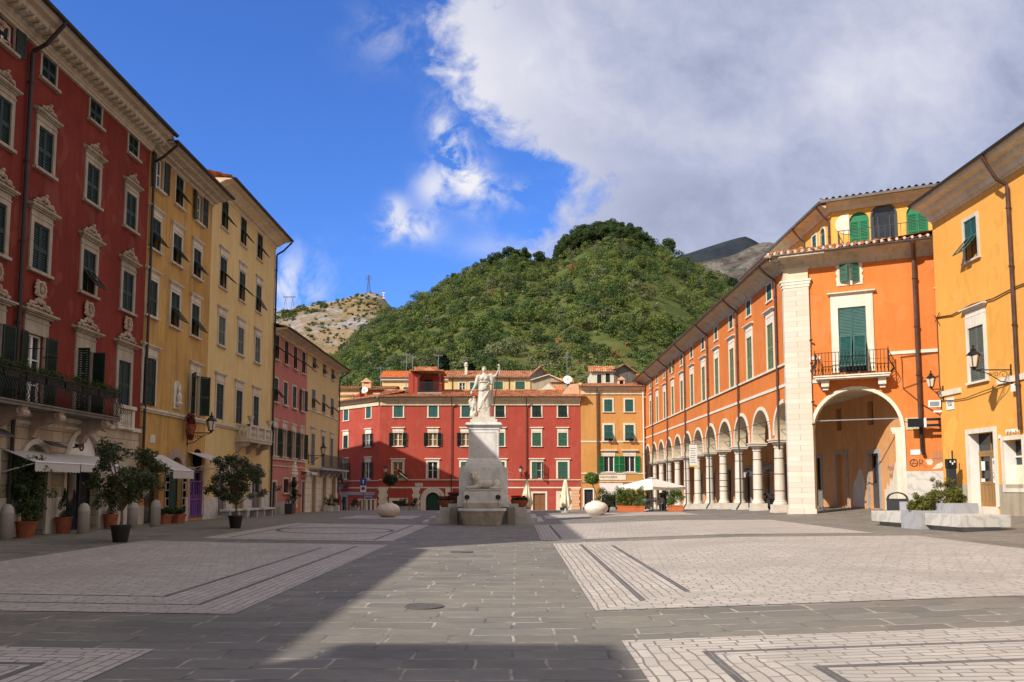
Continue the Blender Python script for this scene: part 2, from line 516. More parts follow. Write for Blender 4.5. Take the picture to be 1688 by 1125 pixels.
# ------------------------------------------------------------------ mesh helpers
class MB:
    def __init__(s):
        s.v = []
        s.f = []

    def add(s, vs, fs):
        o = len(s.v)
        s.v.extend([tuple(p) for p in vs])
        s.f.extend([tuple(i + o for i in f) for f in fs])
        return s

    def box(s, x0, x1, y0, y1, z0, z1, M=None):
        vs = [(x, y, z) for z in (z0, z1) for y in (y0, y1) for x in (x0, x1)]
        if M is not None:
            vs = [M @ Vector(p) for p in vs]
        return s.add(vs, [(0, 2, 3, 1), (4, 5, 7, 6), (0, 1, 5, 4), (2, 6, 7, 3), (0, 4, 6, 2), (1, 3, 7, 5)])

    def quad(s, a, b, c, d):
        return s.add([a, b, c, d], [(0, 1, 2, 3)])

    def poly(s, pts):
        return s.add(pts, [tuple(range(len(pts)))])

    def prism(s, pts, vec):
        n = len(pts)
        vec = Vector(vec)
        vs = [Vector(p) for p in pts] + [Vector(p) + vec for p in pts]
        fs = [tuple(range(n - 1, -1, -1)), tuple(range(n, 2 * n))]
        fs += [(i, (i + 1) % n, n + (i + 1) % n, n + i) for i in range(n)]
        return s.add(vs, fs)

    def bar(s, p, q, w, h=None, up=(0, 0, 1)):
        h = h or w
        p, q = Vector(p), Vector(q)
        d = (q - p).normalized()
        u = Vector(up)
        if abs(d.dot(u)) > .97:
            u = Vector((0, 1, 0)) if abs(d.y) < .9 else Vector((1, 0, 0))
        a = d.cross(u).normalized() * (w / 2)
        b = a.cross(d).normalized() * (h / 2)
        vs = [p - a - b, p + a - b, p + a + b, p - a + b, q - a - b, q + a - b, q + a + b, q - a + b]
        return s.add(vs, [(3, 2, 1, 0), (4, 5, 6, 7), (0, 1, 5, 4), (1, 2, 6, 5), (2, 3, 7, 6), (3, 0, 4, 7)])

    def tube(s, path, r, n=7, caps=True):
        path = [Vector(p) for p in path]
        m = len(path)
        rs = r if isinstance(r, (list, tuple)) else [r] * m
        vs = []
        a = None
        for i, p in enumerate(path):
            d = (path[min(i + 1, m - 1)] - path[max(i - 1, 0)])
            d = d.normalized() if d.length > 1e-9 else Vector((0, 0, 1))
            if a is None:
                u = Vector((0, 0, 1)) if abs(d.z) < .9 else Vector((1, 0, 0))
                a = d.cross(u).normalized()
            else:
                a = (a - d * a.dot(d))
                a = a.normalized() if a.length > 1e-6 else d.orthogonal().normalized()
            b = d.cross(a)
            for k in range(n):
                t = 2 * PI * k / n
                vs.append(p + (a * math.cos(t) + b * math.sin(t)) * rs[i])
        fs = [(i * n + k, i * n + (k + 1) % n, (i + 1) * n + (k + 1) % n, (i + 1) * n + k) for i in range(m - 1) for k in range(n)]
        if caps:
            fs += [tuple(range(n - 1, -1, -1)), tuple(range((m - 1) * n, m * n))]
        return s.add(vs, fs)

    def lathe(s, prof, n=20, c=(0, 0, 0), sx=1.0, sy=1.0, caps=True):
        m = len(prof)
        vs = [(c[0] + r * sx * math.cos(2 * PI * k / n), c[1] + r * sy * math.sin(2 * PI * k / n), c[2] + z) for r, z in prof for k in range(n)]
        fs = [(i * n + k, i * n + (k + 1) % n, (i + 1) * n + (k + 1) % n, (i + 1) * n + k) for i in range(m - 1) for k in range(n)]
        if caps:
            fs += [tuple(range(n - 1, -1, -1)), tuple(range((m - 1) * n, m * n))]
        return s.add(vs, fs)

    def ball(s, c, r, n=10, m=7, M=None):
        r = r if isinstance(r, (tuple, list)) else (r, r, r)
        vs = []
        for i in range(m + 1):
            th = PI * i / m
            for k in range(n):
                p = Vector((r[0] * math.sin(th) * math.cos(2 * PI * k / n), r[1] * math.sin(th) * math.sin(2 * PI * k / n), r[2] * math.cos(th)))
                if M is not None:
                    p = M @ p
                vs.append((c[0] + p.x, c[1] + p.y, c[2] + p.z))
        fs = [(i * n + k, (i + 1) * n + k, (i + 1) * n + (k + 1) % n, i * n + (k + 1) % n) for i in range(m) for k in range(n)]
        return s.add(vs, fs)

    def loft(s, rings, caps=True):
        n = len(rings[0])
        vs = [p for r in rings for p in r]
        fs = [(i * n + k, i * n + (k + 1) % n, (i + 1) * n + (k + 1) % n, (i + 1) * n + k) for i in range(len(rings) - 1) for k in range(n)]
        if caps:
            fs += [tuple(range(n - 1, -1, -1)), tuple(range((len(rings) - 1) * n, len(rings) * n))]
        return s.add(vs, fs)

    def torus(s, c, R_, r, ax='y', n=20, m=6, sx=1, sz=1):
        pts = []
        for k in range(n + 1):
            t = 2 * PI * k / n
            a, b = R_ * sx * math.cos(t), R_ * sz * math.sin(t)
            pts.append({'y': (c[0] + a, c[1], c[2] + b), 'z': (c[0] + a, c[1] + b, c[2]), 'x': (c[0], c[1] + a, c[2] + b)}[ax])
        return s.tube(pts, r, m, caps=False)

    def mesh(s, name, smooth=False):
        me = bpy.data.meshes.new(name)
        me.from_pydata(s.v, [], s.f)
        if smooth:
            me.polygons.foreach_set('use_smooth', [True] * len(me.polygons))
        me.update()
        return me

    def build(s, name, m, parent=None, loc=(0, 0, 0), rotz=0, smooth=False, bevel=0):
        me = s.mesh(name, smooth)
        if bevel:
            bm = bmesh.new()
            bm.from_mesh(me)
            bmesh.ops.remove_doubles(bm, verts=bm.verts, dist=1e-5)
            bmesh.ops.bevel(bm, geom=[e for e in bm.edges if len(e.link_faces) == 2 and e.calc_face_angle(0) > .5], offset=bevel, segments=2, affect='EDGES', profile=.6)
            bm.to_mesh(me)
            bm.free()
        return link(name, me, m, parent, loc, rotz)


def link(name, me, m=None, parent=None, loc=(0, 0, 0), rotz=0):
    if m is not None and not me.materials:
        me.materials.append(MAT[m] if isinstance(m, str) else m)
    o = bpy.data.objects.new(name, me)
    COL.objects.link(o)
    if parent is not None and parent.name in XF:
        ox, oy, an = XF[parent.name]
        c, s = math.cos(an), math.sin(an)
        loc = (ox + c * loc[0] - s * loc[1], oy + s * loc[0] + c * loc[1], loc[2])
        rotz += an
    o.location = loc
    o.rotation_euler = (0, 0, rotz)
    if parent is not None:
        o.parent = parent
    return o


XF = {}         # a second front of the same house: (x, y, angle) in the house's own frame
CACHE = {}


def part(name, key, fn, m, parent, loc=(0, 0, 0), rotz=0, smooth=False):
    key = (name, m) + tuple(key)
    if key not in CACHE:
        CACHE[key] = fn().mesh(name, smooth)
    return link(name, CACHE[key], m, parent, loc, rotz)


def tag(o, label, cat=None, group=None, kind=None):
    if label:
        o['label'] = label
    if cat:
        o['category'] = cat
    if group:
        o['group'] = group
    if kind:
        o['kind'] = kind
    return o


def thing(name, label, cat, loc=(0, 0, 0), rotz=0, group=None):
    o = bpy.data.objects.new(name, None)
    o.empty_display_size = .3
    COL.objects.link(o)
    o.location = loc
    o.rotation_euler = (0, 0, rotz)
    return tag(o, label, cat, group)


def dup(root, loc, rotz=0, label=None, group=None, scale=None):
    r = root.copy()
    COL.objects.link(r)
    r.location = loc
    r.rotation_euler = (0, 0, rotz)
    if scale:
        r.scale = scale if isinstance(scale, tuple) else (scale,) * 3
    if label:
        r['label'] = label
    if group:
        r['group'] = group
    for ch in list(root.children):
        c = ch.copy()
        COL.objects.link(c)
        c.parent = r
        for g in list(ch.children):
            d = g.copy()
            COL.objects.link(d)
            d.parent = c
    return r


def structure(o):
    o['kind'] = 'structure'
    return o


def text_mb(txt, size, depth=.01, name='lettering'):
    cu = bpy.data.curves.new('txt', 'FONT')
    cu.body = txt
    cu.size = size
    cu.extrude = depth
    cu.align_x = 'CENTER'
    cu.align_y = 'CENTER'
    cu.space_line = .95
    o = bpy.data.objects.new('txt', cu)
    COL.objects.link(o)
    dg = bpy.context.evaluated_depsgraph_get()
    dg.update()
    me = bpy.data.meshes.new_from_object(o.evaluated_get(dg))
    # stand the letters up: text plane xy -> xz, facing -y
    me.transform(Matrix.Rotation(PI / 2, 4, 'X'))
    bpy.data.objects.remove(o)
    me.materials.clear()
    me.name = name
    return me


def remeshed(mb, vox, smooth_it=2):
    """fuse overlapping lumps into one continuous skin"""
    me = mb.mesh('tmp')
    bm = bmesh.new()
    bm.from_mesh(me)
    bmesh.ops.recalc_face_normals(bm, faces=bm.faces)
    bm.to_mesh(me)
    bm.free()
    o = bpy.data.objects.new('tmp', me)
    COL.objects.link(o)
    md = o.modifiers.new('r', 'REMESH')
    md.mode = 'VOXEL'
    md.voxel_size = vox
    if smooth_it:
        sm = o.modifiers.new('s', 'SMOOTH')
        sm.iterations = smooth_it
        sm.factor = .5
    dg = bpy.context.evaluated_depsgraph_get()
    dg.update()
    out = bpy.data.meshes.new_from_object(o.evaluated_get(dg))
    bpy.data.objects.remove(o)
    out.polygons.foreach_set('use_smooth', [True] * len(out.polygons))
    return out


# ------------------------------------------------------------------ leaves (numpy, one mesh)
def unit(a):
    return a / np.maximum(np.linalg.norm(a, axis=1, keepdims=True), 1e-9)


def leaf_mesh(name, C, N, length, width, tint, droop=0.0):
    """one rhombic leaf per row of C, facing roughly N, coloured by tint"""
    n = len(C)
    C = np.asarray(C, float)
    N = unit(np.asarray(N, float))
    T = unit(np.cross(N, RNG.normal(size=(n, 3))))
    T[:, 2] -= droop
    T = unit(T)
    B = unit(np.cross(N, T))
    L = (length * (.7 + .6 * RNG.random(n)))[:, None] if np.isscalar(length) else length[:, None]
    Wd = L * width
    up = N * (L * .12)
    V = np.stack([C - T * L * .5, C + B * Wd * .5 + up - T * L * .05, C + T * L * .5, C - B * Wd * .5 + up - T * L * .05], 1).reshape(-1, 3)
    me = bpy.data.meshes.new(name)
    me.vertices.add(4 * n)
    me.vertices.foreach_set('co', V.ravel())
    me.loops.add(4 * n)
    me.loops.foreach_set('vertex_index', np.arange(4 * n, dtype=np.int32))
    me.polygons.add(n)
    me.polygons.foreach_set('loop_start', np.arange(0, 4 * n, 4, dtype=np.int32))
    me.polygons.foreach_set('loop_total', np.full(n, 4, dtype=np.int32))
    at = me.color_attributes.new('tint', 'FLOAT_COLOR', 'CORNER')
    col = np.ones((n, 4, 4), np.float32)
    col[:, :, :3] = np.asarray(tint, np.float32)[:, None, :]
    at.data.foreach_set('color', col.ravel())
    me.update(calc_edges=True)
    return me


def tints(n, base, spread=.35, warm=.15):
    k = (1 + spread * RNG.normal(size=(n, 1)) * .6)
    w = 1 + warm * RNG.normal(size=(n, 1))
    t = np.array(base)[None, :] * np.clip(k, .35, 2.0)
    t[:, :1] *= np.clip(w, .5, 1.8)
    return np.clip(t, .003, .9)


def clump_points(clumps, per, shell=.55):
    """points in a set of ellipsoidal clumps (cx,cy,cz,rx,ry,rz) with outward normals"""
    Cs, Ns = [], []
    for c in clumps:
        n = max(3, int(per * (c[3] * c[5]) ** .6)) if per < 0 else per
        d = unit(RNG.normal(size=(n, 3)))
        r = shell + (1 - shell) * RNG.random((n, 1)) ** .6
        Cs.append(np.array(c[:3])[None, :] + d * r * np.array(c[3:6])[None, :])
        Ns.append(d + .55 * RNG.normal(size=(n, 3)))
    return np.concatenate(Cs), np.concatenate(Ns)


# ------------------------------------------------------------------ ground height
def lerp(x, xs, ys):
    return float(np.interp(x, xs, ys))


def gz(x, y):
    a = lerp(x, [-30, -14.5, -8, -3.7, 1, 6.5, 12, 14, 20, 26], [.25, .22, .06, 0, 0, .2, .24, .25, .5, .6])
    y0, w = (33, 18) if x < 0 else (50, 30)
    k = 1.0 if y < y0 else max(0.0, 1 - (y - y0) / w)
    b = -0.0005 * max(y - 45, 0) ** 2 if y < 90 else -1.01
    return a * k + b


# ------------------------------------------------------------------ facade pieces
# local frame of every house: x runs along the front, the front faces -y, z is up
def wall_mesh(L, D, z0, z1, holes, rev=.22, ends=True):
    mb = MB()
    xs = {0.0, L}
    zs = {z0, z1}
    rects = []
    for h in holes:
        x0, x1, a, b = h[:4]
        top = b + (x1 - x0) / 2 if len(h) > 4 and h[4] else b
        rects.append((x0, x1, a, b, top))
        xs |= {x0, x1}
        zs |= {a, b, top}
    xs = sorted(x for x in xs if -1e-6 <= x <= L + 1e-6)
    zs = sorted(z for z in zs if z0 - 1e-6 <= z <= z1 + 1e-6)
    for i in range(len(xs) - 1):
        for j in range(len(zs) - 1):
            if xs[i + 1] - xs[i] < 1e-6 or zs[j + 1] - zs[j] < 1e-6:
                continue
            cx, cz = (xs[i] + xs[i + 1]) / 2, (zs[j] + zs[j + 1]) / 2
            if any(r[0] < cx < r[1] and r[2] < cz < r[4] for r in rects):
                continue
            mb.quad((xs[i], 0, zs[j]), (xs[i + 1], 0, zs[j]), (xs[i + 1], 0, zs[j + 1]), (xs[i], 0, zs[j + 1]))
    for x0, x1, a, b, top in rects:
        mb.quad((x0, 0, a), (x0, rev, a), (x0, rev, b), (x0, 0, b))
        mb.quad((x1, 0, a), (x1, 0, b), (x1, rev, b), (x1, rev, a))
        mb.quad((x0, 0, a), (x1, 0, a), (x1, rev, a), (x0, rev, a))
        if top <= b + 1e-6:
            mb.quad((x0, 0, b), (x0, rev, b), (x1, rev, b), (x1, 0, b))
        else:
            arch_fill(mb, x0, x1, b, top, 0, rev)
        # dark room behind the opening is closed by the pane or door placed there
    if ends:
        mb.quad((0, 0, z0), (0, 0, z1), (0, D, z1), (0, D, z0))
        mb.quad((L, 0, z0), (L, D, z0), (L, D, z1), (L, 0, z1))
        mb.quad((0, D, z0), (0, D, z1), (L, D, z1), (L, D, z0))
        mb.quad((0, 0, z1), (L, 0, z1), (L, D, z1), (0, D, z1))
    return mb


def arch_fill(mb, x0, x1, zs, top, y, rev, n=14):
    c, r = (x0 + x1) / 2, (x1 - x0) / 2
    pts = [(c - r * math.cos(PI * k / n), zs + (top - zs) * math.sin(PI * k / n)) for k in range(n + 1)]
    for k in range(n):
        (xa, za), (xb, zb) = pts[k], pts[k + 1]
        mb.quad((xa, y, za), (xb, y, zb), (xb, y, top), (xa, y, top))
        if rev:
            mb.quad((xa, y, za), (xa, y + rev, za), (xb, y + rev, zb), (xb, y, zb))


def arch_band(x0, x1, zs, w, y0, y1, z0=None, n=16, rise=None, joints=0):
    """moulded band round an arch (with legs down to z0)"""
    mb = MB()
    c, r = (x0 + x1) / 2, (x1 - x0) / 2
    k2 = (rise or r) / r
    for k in range(n):
        g = .0 if not joints else .012
        t0, t1 = PI * k / n + g, PI * (k + 1) / n - g
        a = [(c - (r + q) * math.cos(t), zs + (r + q) * k2 * math.sin(t)) for t, q in ((t0, 0), (t1, 0), (t1, w), (t0, w))]
        mb.prism([(p[0], y0, p[1]) for p in a], (0, y1 - y0, 0))
    if z0 is not None:
        mb.box(x0 - w, x0, y0, y1, z0, zs)
        mb.box(x1, x1 + w, y0, y1, z0, zs)
    return mb


def extrude_profile(prof, x0, x1):
    """closed (y,z) profile swept along x"""
    return MB().prism([(x0, y, z) for y, z in prof], (x1 - x0, 0, 0))


def leaf_panel(w, h, kind='closed', tilt=R(38), side=1):
    """one louvred shutter leaf, hinge at x=0, reaching to side*w"""
    mb = MB()
    st, th = .05, .035
    sp = .075

    def panel(za, zb, xa, xb, M=None):
        mb.box(xa, xa + st, -th, 0, za, zb, M)
        mb.box(xb - st, xb, -th, 0, za, zb, M)
        mb.box(xa + st, xb - st, -th, 0, za, za + .06, M)
        mb.box(xa + st, xb - st, -th, 0, zb - .06, zb, M)
        z = za + .06
        while z < zb - .07:
            vs = [(xa + st, -th + .004, z), (xb - st, -th + .004, z), (xb - st, -.004, z + sp * .9), (xa + st, -.004, z + sp * .9)]
            vs2 = [(p[0], p[1] + .008, p[2] + .004) for p in vs]
            allv = [Vector(p) for p in vs + vs2]
            if M is not None:
                allv = [M @ p for p in allv]
            mb.add(allv, [(0, 1, 2, 3), (7, 6, 5, 4), (0, 4, 5, 1), (3, 2, 6, 7)])
            z += sp
    xa, xb = (0, w) if side > 0 else (-w, 0)
    if kind == 'tilt':
        zm = h * .56
        panel(zm, h, xa, xb)
        mb.box(xa, xa + .03, -th, 0, 0, zm)
        mb.box(xb - .03, xb, -th, 0, 0, zm)
        M = Matrix.Translation((0, -.01, zm)) @ Matrix.Rotation(-tilt, 4, 'X') @ Matrix.Translation((0, 0, -zm))
        panel(.03, zm, xa + .035, xb - .035, M)
    elif kind == 'solid':
        mb.box(xa, xb, -th, 0, 0, h)
    else:
        panel(0, h * .47, xa, xb)
        panel(h * .47, h, xa, xb)
    return mb


def casement_mb(w, h, bars=1):
    mb = MB()
    t = .055
    mb.box(-w / 2, -w / 2 + t, -.05, 0, 0, h).box(w / 2 - t, w / 2, -.05, 0, 0, h)
    mb.box(-w / 2 + t, w / 2 - t, -.05, 0, 0, t).box(-w / 2 + t, w / 2 - t, -.05, 0, h - t, h)
    mb.box(-.05, .05, -.06, -.01, t, h - t)
    for k in range(1, bars + 1):
        z = h * k / (bars + 1)
        mb.box(-w / 2 + t, -.05, -.04, -.012, z - .018, z + .018).box(.05, w / 2 - t, -.04, -.012, z - .018, z + .018)
    return mb


def frame_mb(w, h, fw, fd, bottom=False, head=0.0):
    mb = MB()
    e = .004
    mb.box(-w / 2 - fw, -w / 2 + e, -fd, .03, 0, h + fw + head)
    mb.box(w / 2 - e, w / 2 + fw, -fd, .03, 0, h + fw + head)
    mb.box(-w / 2 + e, w / 2 - e, -fd, .03, h - e, h + fw + head)
    if bottom:
        mb.box(-w / 2 - fw, w / 2 + fw, -fd, .03, -fw, 0)
    return mb


def sill_mb(w, fw, proj=.12, h=.09, over=.06):
    return MB().box(-w / 2 - fw - over, w / 2 + fw + over, -proj, .02, -h, -.002)


def ped_mb(w, h, fw, gap, over, proj, head=0.0):
    mb = MB()
    z = h + fw + head
    if gap:
        mb.box(-w / 2 - fw, w / 2 + fw, -.045, .02, z + .003, z + gap)
        mb.box(-w / 2 - fw - .02, w / 2 + fw + .02, -.07, .02, z + .003, z + .045)
    z += gap
    W_ = w / 2 + fw
    mb.box(-W_ - over * .4, W_ + over * .4, -proj * .5, .02, z + .002, z + .05)
    mb.box(-W_ - over * .75, W_ + over * .75, -proj * .8, .02, z + .052, z + .085)
    mb.prism([(-W_ - over, -proj, z + .087), (W_ + over, -proj, z + .087), (W_ + over, .02, z + .087), (-W_ - over, .02, z + .087)], (0, 0, .05))
    mb.prism([(-W_ - over, -proj, z + .138), (-W_ - over, .02, z + .138), (-W_ - over, .02, z + .2)], (2 * (W_ + over), 0, 0))
    return mb


REV = .20


def window(parent, x, z0, z1, w, shut='closed', sm='green', fw=.12, fd=.05, frame='stone', sill=True, ped=None, bottom=False, pane='pane', white='white',
           bars=1, head=0.0, label=None, rev=REV, tilt=R(38), ajar=None, sillp=.13):
    h = round(z1 - z0, 3)
    w = round(w, 3)
    W_ = part('window', ('f', w, h, fw, fd, bottom, head), lambda: frame_mb(w, h, fw, fd, bottom, head), frame, parent, (x, 0, z0))
    if label:
        W_['label'] = label
    if sill:
        part('sill', ('s', w, fw, sillp), lambda: sill_mb(w, fw, sillp), frame, W_)
    if ped:
        part('pediment', ('p', w, h, fw, head) + tuple(ped), lambda: ped_mb(w, h, fw, *ped, head=head), frame, W_)
    part('pane', ('g', w, h), lambda: MB().box(-w / 2 - .02, w / 2 + .02, 0, .02, -.02, h + .02), pane, W_, (0, rev - .03, 0))
    if shut in ('open', 'half', 'ajar', 'none') and white:
        part('casement', ('c', w, h, bars), lambda: casement_mb(w, h, bars), white, W_, (0, rev - .04, 0))
    lw = round(w / 2 - .008, 3)
    for s in (-1, 1):
        if shut in ('closed', 'tilt'):
            part('shutter', ('l', shut, lw, h, s, tilt), lambda: leaf_panel(lw, h - .02, shut, tilt, -s), sm, W_, (s * (w / 2 - .004), .03, .01))
        elif shut == 'half':
            if s < 0:
                part('shutter', ('l', 'closed', lw, h, s, 0), lambda: leaf_panel(lw, h - .02, 'closed', 0, 1), sm, W_, (-(w / 2 - .004), .03, .01))
            else:
                part('shutter', ('l', 'open', lw, h, s, 0), lambda: leaf_panel(lw, h, 'closed', 0, -1), sm, W_, (w / 2 + .02, -fd - .045, 0), R(100))
        elif shut == 'open':
            a = ajar or 172
            part('shutter', ('l', 'open', lw, h, s, 0), lambda: leaf_panel(lw, h, 'closed', 0, -s), sm, W_, (s * (w / 2 + .02), -fd - .045, 0), R(a) * s)
        elif shut == 'ajar':
            a = ajar or 75
            part('shutter', ('l', 'open', lw, h, s, 0), lambda: leaf_panel(lw, h, 'closed', 0, -s), sm, W_, (s * (w / 2 - .004), .0, 0), R(a) * s)
    return W_


def door(parent, x, z0, z1, w, m='wood', fw=.14, frame='stone', rev=REV, glazed=False, leafs=2, head=0.0):
    h = z1 - z0
    D = MB()
    for k in range(leafs):
        a, b = -w / 2 + w * k / leafs + .006, -w / 2 + w * (k + 1) / leafs - .006
        st = .1
        D.box(a, a + st, -.05, 0, 0, h).box(b - st, b, -.05, 0, 0, h)
        for za, zb in ((0, .2), (h * .42, h * .42 + .12), (h - .12, h)):
            D.box(a + st, b - st, -.05, 0, za, zb)
        if not glazed:
            D.box(a + st, b - st, -.025, 0, .2, h * .42).box(a + st, b - st, -.025, 0, h * .42 + .12, h - .12)
        else:
            D.box(a + st, b - st, -.03, 0, .2, h * .42)
    o = D.build('door', m, parent, (x, rev - .06, z0))
    MB().box(-w / 2 - .02, w / 2 + .02, 0, .02, -.02, h + .02).build('pane', 'pane', o, (0, .03, 0))
    if frame:
        frame_mb(w, h, fw, .05, False, head).build('door_surround', frame, o, (0, -(rev - .06), 0))
    return o


def arch_door(parent, x, z0, zs, w, m='greendoor', band='stone', bw=.2, rev=.3, joints=9):
    """round-headed doorway: leaf with fanlight and a band of voussoirs"""
    r = w / 2
    D = MB()
    n = 12
    D.box(-r, -.008, -.05, 0, 0, zs - z0).box(.008, r, -.05, 0, 0, zs - z0)
    for s in (-1, 1):
        for za, zb in ((.15, (zs - z0) * .45), ((zs - z0) * .52, (zs - z0) * .94)):
            D.box(s * r * .5 - r * .33, s * r * .5 + r * .33, -.068, -.05, za, zb)
    D.prism([(r * math.cos(PI * k / n), -.04, zs - z0 + r * math.sin(PI * k / n)) for k in range(n + 1)], (0, .04, 0))
    o = D.build('door', m, parent, (x, rev - .02, z0))
    b = arch_band(-r - .003, r + .003, zs - z0, bw, -.06, .05, 0, joints, joints=1) if band else None
    if b:
        b.build('door_surround', band, o, (0, -(rev - .02), 0))
    return o


def eave(parent, L, zt, ze, over, m, x0=0.0, prof=None, gut='gutter', ends=0.0):
    """cornice under the roof edge and its gutter"""
    if prof is None:
        prof = [(.0, zt - .45), (-.06, zt - .45), (-.06, zt - .33), (-.10, zt - .30), (-.16, zt - .22), (-over * .35, zt - .02), (-over * .62, ze - .16), (-over * .8, ze - .1), (-over, ze - .06), (-over, ze), (.0, ze)]
    c = extrude_profile(prof, x0 - ends, x0 + L + ends).build('cornice', m, parent)
    g = MB()
    n = 6
    pts = [(-over - .09 - .09 * math.cos(PI * k / n), ze + .03 - .09 * math.sin(PI * k / n)) for k in range(n + 1)]
    g.prism([(x0 - ends, y, z) for y, z in pts], (L + 2 * ends, 0, 0))
    if gut:
        g.build('gutter', gut, parent)
    return c


def drainpipe(parent, x, zt, zb, over, m='pipe', r=.05, y=-.1, ze=None):
    p = [(x, -over - .09, ze or zt + .1), (x, -over - .07, (ze or zt) - .08), (x, -over * .55, zt - .22), (x, y - .02, zt - .45), (x, y, zt - .6)]
    z = zt - .6
    while z > zb + 1:
        z -= 2.5
        p.append((x, y, max(z, zb)))
    p[-1] = (x, y, zb)
    mb = MB().tube(p, r, 8)
    z = zt - 1.4
    while z > zb + .5:
        mb.tube([(x, y, z - .03), (x, y, z + .03)], r * 1.35, 8)
        mb.box(x - .012, x + .012, y, .0, z - .012, z + .012)
        z -= 2.4
    return mb.build('drainpipe', m, parent, smooth=False)


def tiles(L, run, rise, period=.24, amp=.045, rowlen=.4, x0=0.0, y0=0.0, z0=0.0, crown=0.0, hip0=0.0, hip1=0.0):
    """barrel-tile slope climbing in +y: corrugated courses, each lapping the one below"""
    mb = MB()
    nx = max(2, int(L / period)) * 4
    ny = max(1, int(math.hypot(run, rise) / rowlen))
    rows = []
    for j in range(ny):
        for e in (0, 1):
            t = (j + e) / ny
            lift = .035 if e == 0 else 0.0
            xa, xb = x0 + hip0 * t, x0 + L - hip1 * t
            row = []
            for i in range(nx + 1):
                x = x0 + L * i / nx
                x = min(max(x, xa), xb)
                row.append((x, y0 + run * t - (.02 if e == 0 else 0), z0 + rise * t + lift + amp * math.sin(2 * PI * i / 4.0 + .6) + .012 * math.sin(i * 1.7 + j * 2.3)))
            rows.append(row)
    n = nx + 1
    vs = [p for r in rows for p in r]
    fs = [(a * n + i, a * n + i + 1, (a + 1) * n + i + 1, (a + 1) * n + i) for a in range(len(rows) - 1) for i in range(nx)]
    mb.add(vs, fs)
    return mb


def ground_object(name, polyfn, m):
    pass


# ------------------------------------------------------------------ ground and paving
def build_ground():
    xs = [-9000, -2500, -800, -250, -90, -45, -30] + [x * .5 for x in range(-50, 53)] + [30, 45, 90, 250, 800, 2500, 9000]
    ys = [-4000, -600, -150, -60, -30, -15] + [y * .75 for y in range(-12, 128)] + [100, 120, 170, 260, 700, 2500, 9000]
    nx = len(xs)
    vs = [(x, y, gz(x, y)) for y in ys for x in xs]
    fs = [(j * nx + i, j * nx + i + 1, (j + 1) * nx + i + 1, (j + 1) * nx + i) for j in range(len(ys) - 1) for i in range(nx - 1)]
    o = MB().add(vs, fs).build('ground', 'slab', smooth=True)
    structure(o)


def sheet(verts2, name, m, dz=.015):
    pass


def paving_panel(x0, x1, y0, y1, bands=((.7, .8), (1.5, 1.6)), skip=()):
    """white sett panel with mitred borders, dark stone bands let into it"""
    me_c, me_b = MB(), MB()
    uv_c, uv_b = [], []
    dz = .008
    lim = [0.0]
    kinds = []
    for a, b in bands:
        lim += [a, b]
        kinds += ['c', 'b']
    cx = (x0 + x1) / 2

    def face(mb, uvs, pts, uv):
        mb.quad(*[(p[0], p[1], gz(p[0], p[1]) + dz) for p in pts])
        uvs.extend(uv)

    def strip(a, b, kind):
        # four mitred sides between inset a and inset b
        A = [(x0 + a, y0 + a), (x1 - a, y0 + a), (x1 - a, y1 - a), (x0 + a, y1 - a)]
        B = [(x0 + b, y0 + b), (x1 - b, y0 + b), (x1 - b, y1 - b), (x0 + b, y1 - b)]
        for k in range(4):
            if kind == 'b' and k in skip:
                kk = 'c'
            else:
                kk = kind
            mb, uvs = (me_c, uv_c) if kk == 'c' else (me_b, uv_b)
            p, q, r, s_ = A[k], A[(k + 1) % 4], B[(k + 1) % 4], B[k]
            L = math.hypot(q[0] - p[0], q[1] - p[1])
            n = max(2, int(L / .5))
            m = max(1, int((b - a) / .4))
            for j in range(m):
                for i in range(n):
                    def pt(t, w):
                        o = (p[0] + (q[0] - p[0]) * t, p[1] + (q[1] - p[1]) * t)
                        e = (s_[0] + (r[0] - s_[0]) * t, s_[1] + (r[1] - s_[1]) * t)
                        return (o[0] + (e[0] - o[0]) * w, o[1] + (e[1] - o[1]) * w)
                    t0, t1, w0, w1 = i / n, (i + 1) / n, j / m, (j + 1) / m
                    pts = [pt(t0, w0), pt(t1, w0), pt(t1, w1), pt(t0, w1)]
                    if k in (0, 2):
                        uv = [(c[0], a + (b - a) * w + k * 7) for c, w in zip(pts, (w0, w0, w1, w1))]
                    else:
                        uv = [(c[1], a + (b - a) * w + k * 7) for c, w in zip(pts, (w0, w0, w1, w1))]
                    face(mb, uvs, pts, uv)
    for i, k in enumerate(kinds):
        strip(lim[i], lim[i + 1], k)
    a = lim[-1]
    X0, X1, Y0, Y1 = x0 + a, x1 - a, y0 + a, y1 - a
    nx, ny = int((X1 - X0) / .5) + 1, int((Y1 - Y0) / .5) + 1
    for j in range(ny):
        for i in range(nx):
            xa, xb = X0 + (X1 - X0) * i / nx, X0 + (X1 - X0) * (i + 1) / nx
            ya, yb = Y0 + (Y1 - Y0) * j / ny, Y0 + (Y1 - Y0) * (j + 1) / ny
            pts = [(xa, ya), (xb, ya), (xb, yb), (xa, yb)]
            c, s_ = math.cos(.12), math.sin(.12)
            face(me_c, uv_c, pts, [(p[0] * c - p[1] * s_, p[0] * s_ + p[1] * c) for p in pts])
    for mb, uvs, m, name in ((me_c, uv_c, 'cobble', 'paving_panel'), (me_b, uv_b, 'band', 'paving_band')):
        if not mb.f:
            continue
        o = mb.build(name, m)
        ul = o.data.uv_layers.new(name='UVMap')
        ul.data.foreach_set('uv', np.array(uvs, np.float32).ravel())
        structure(o)


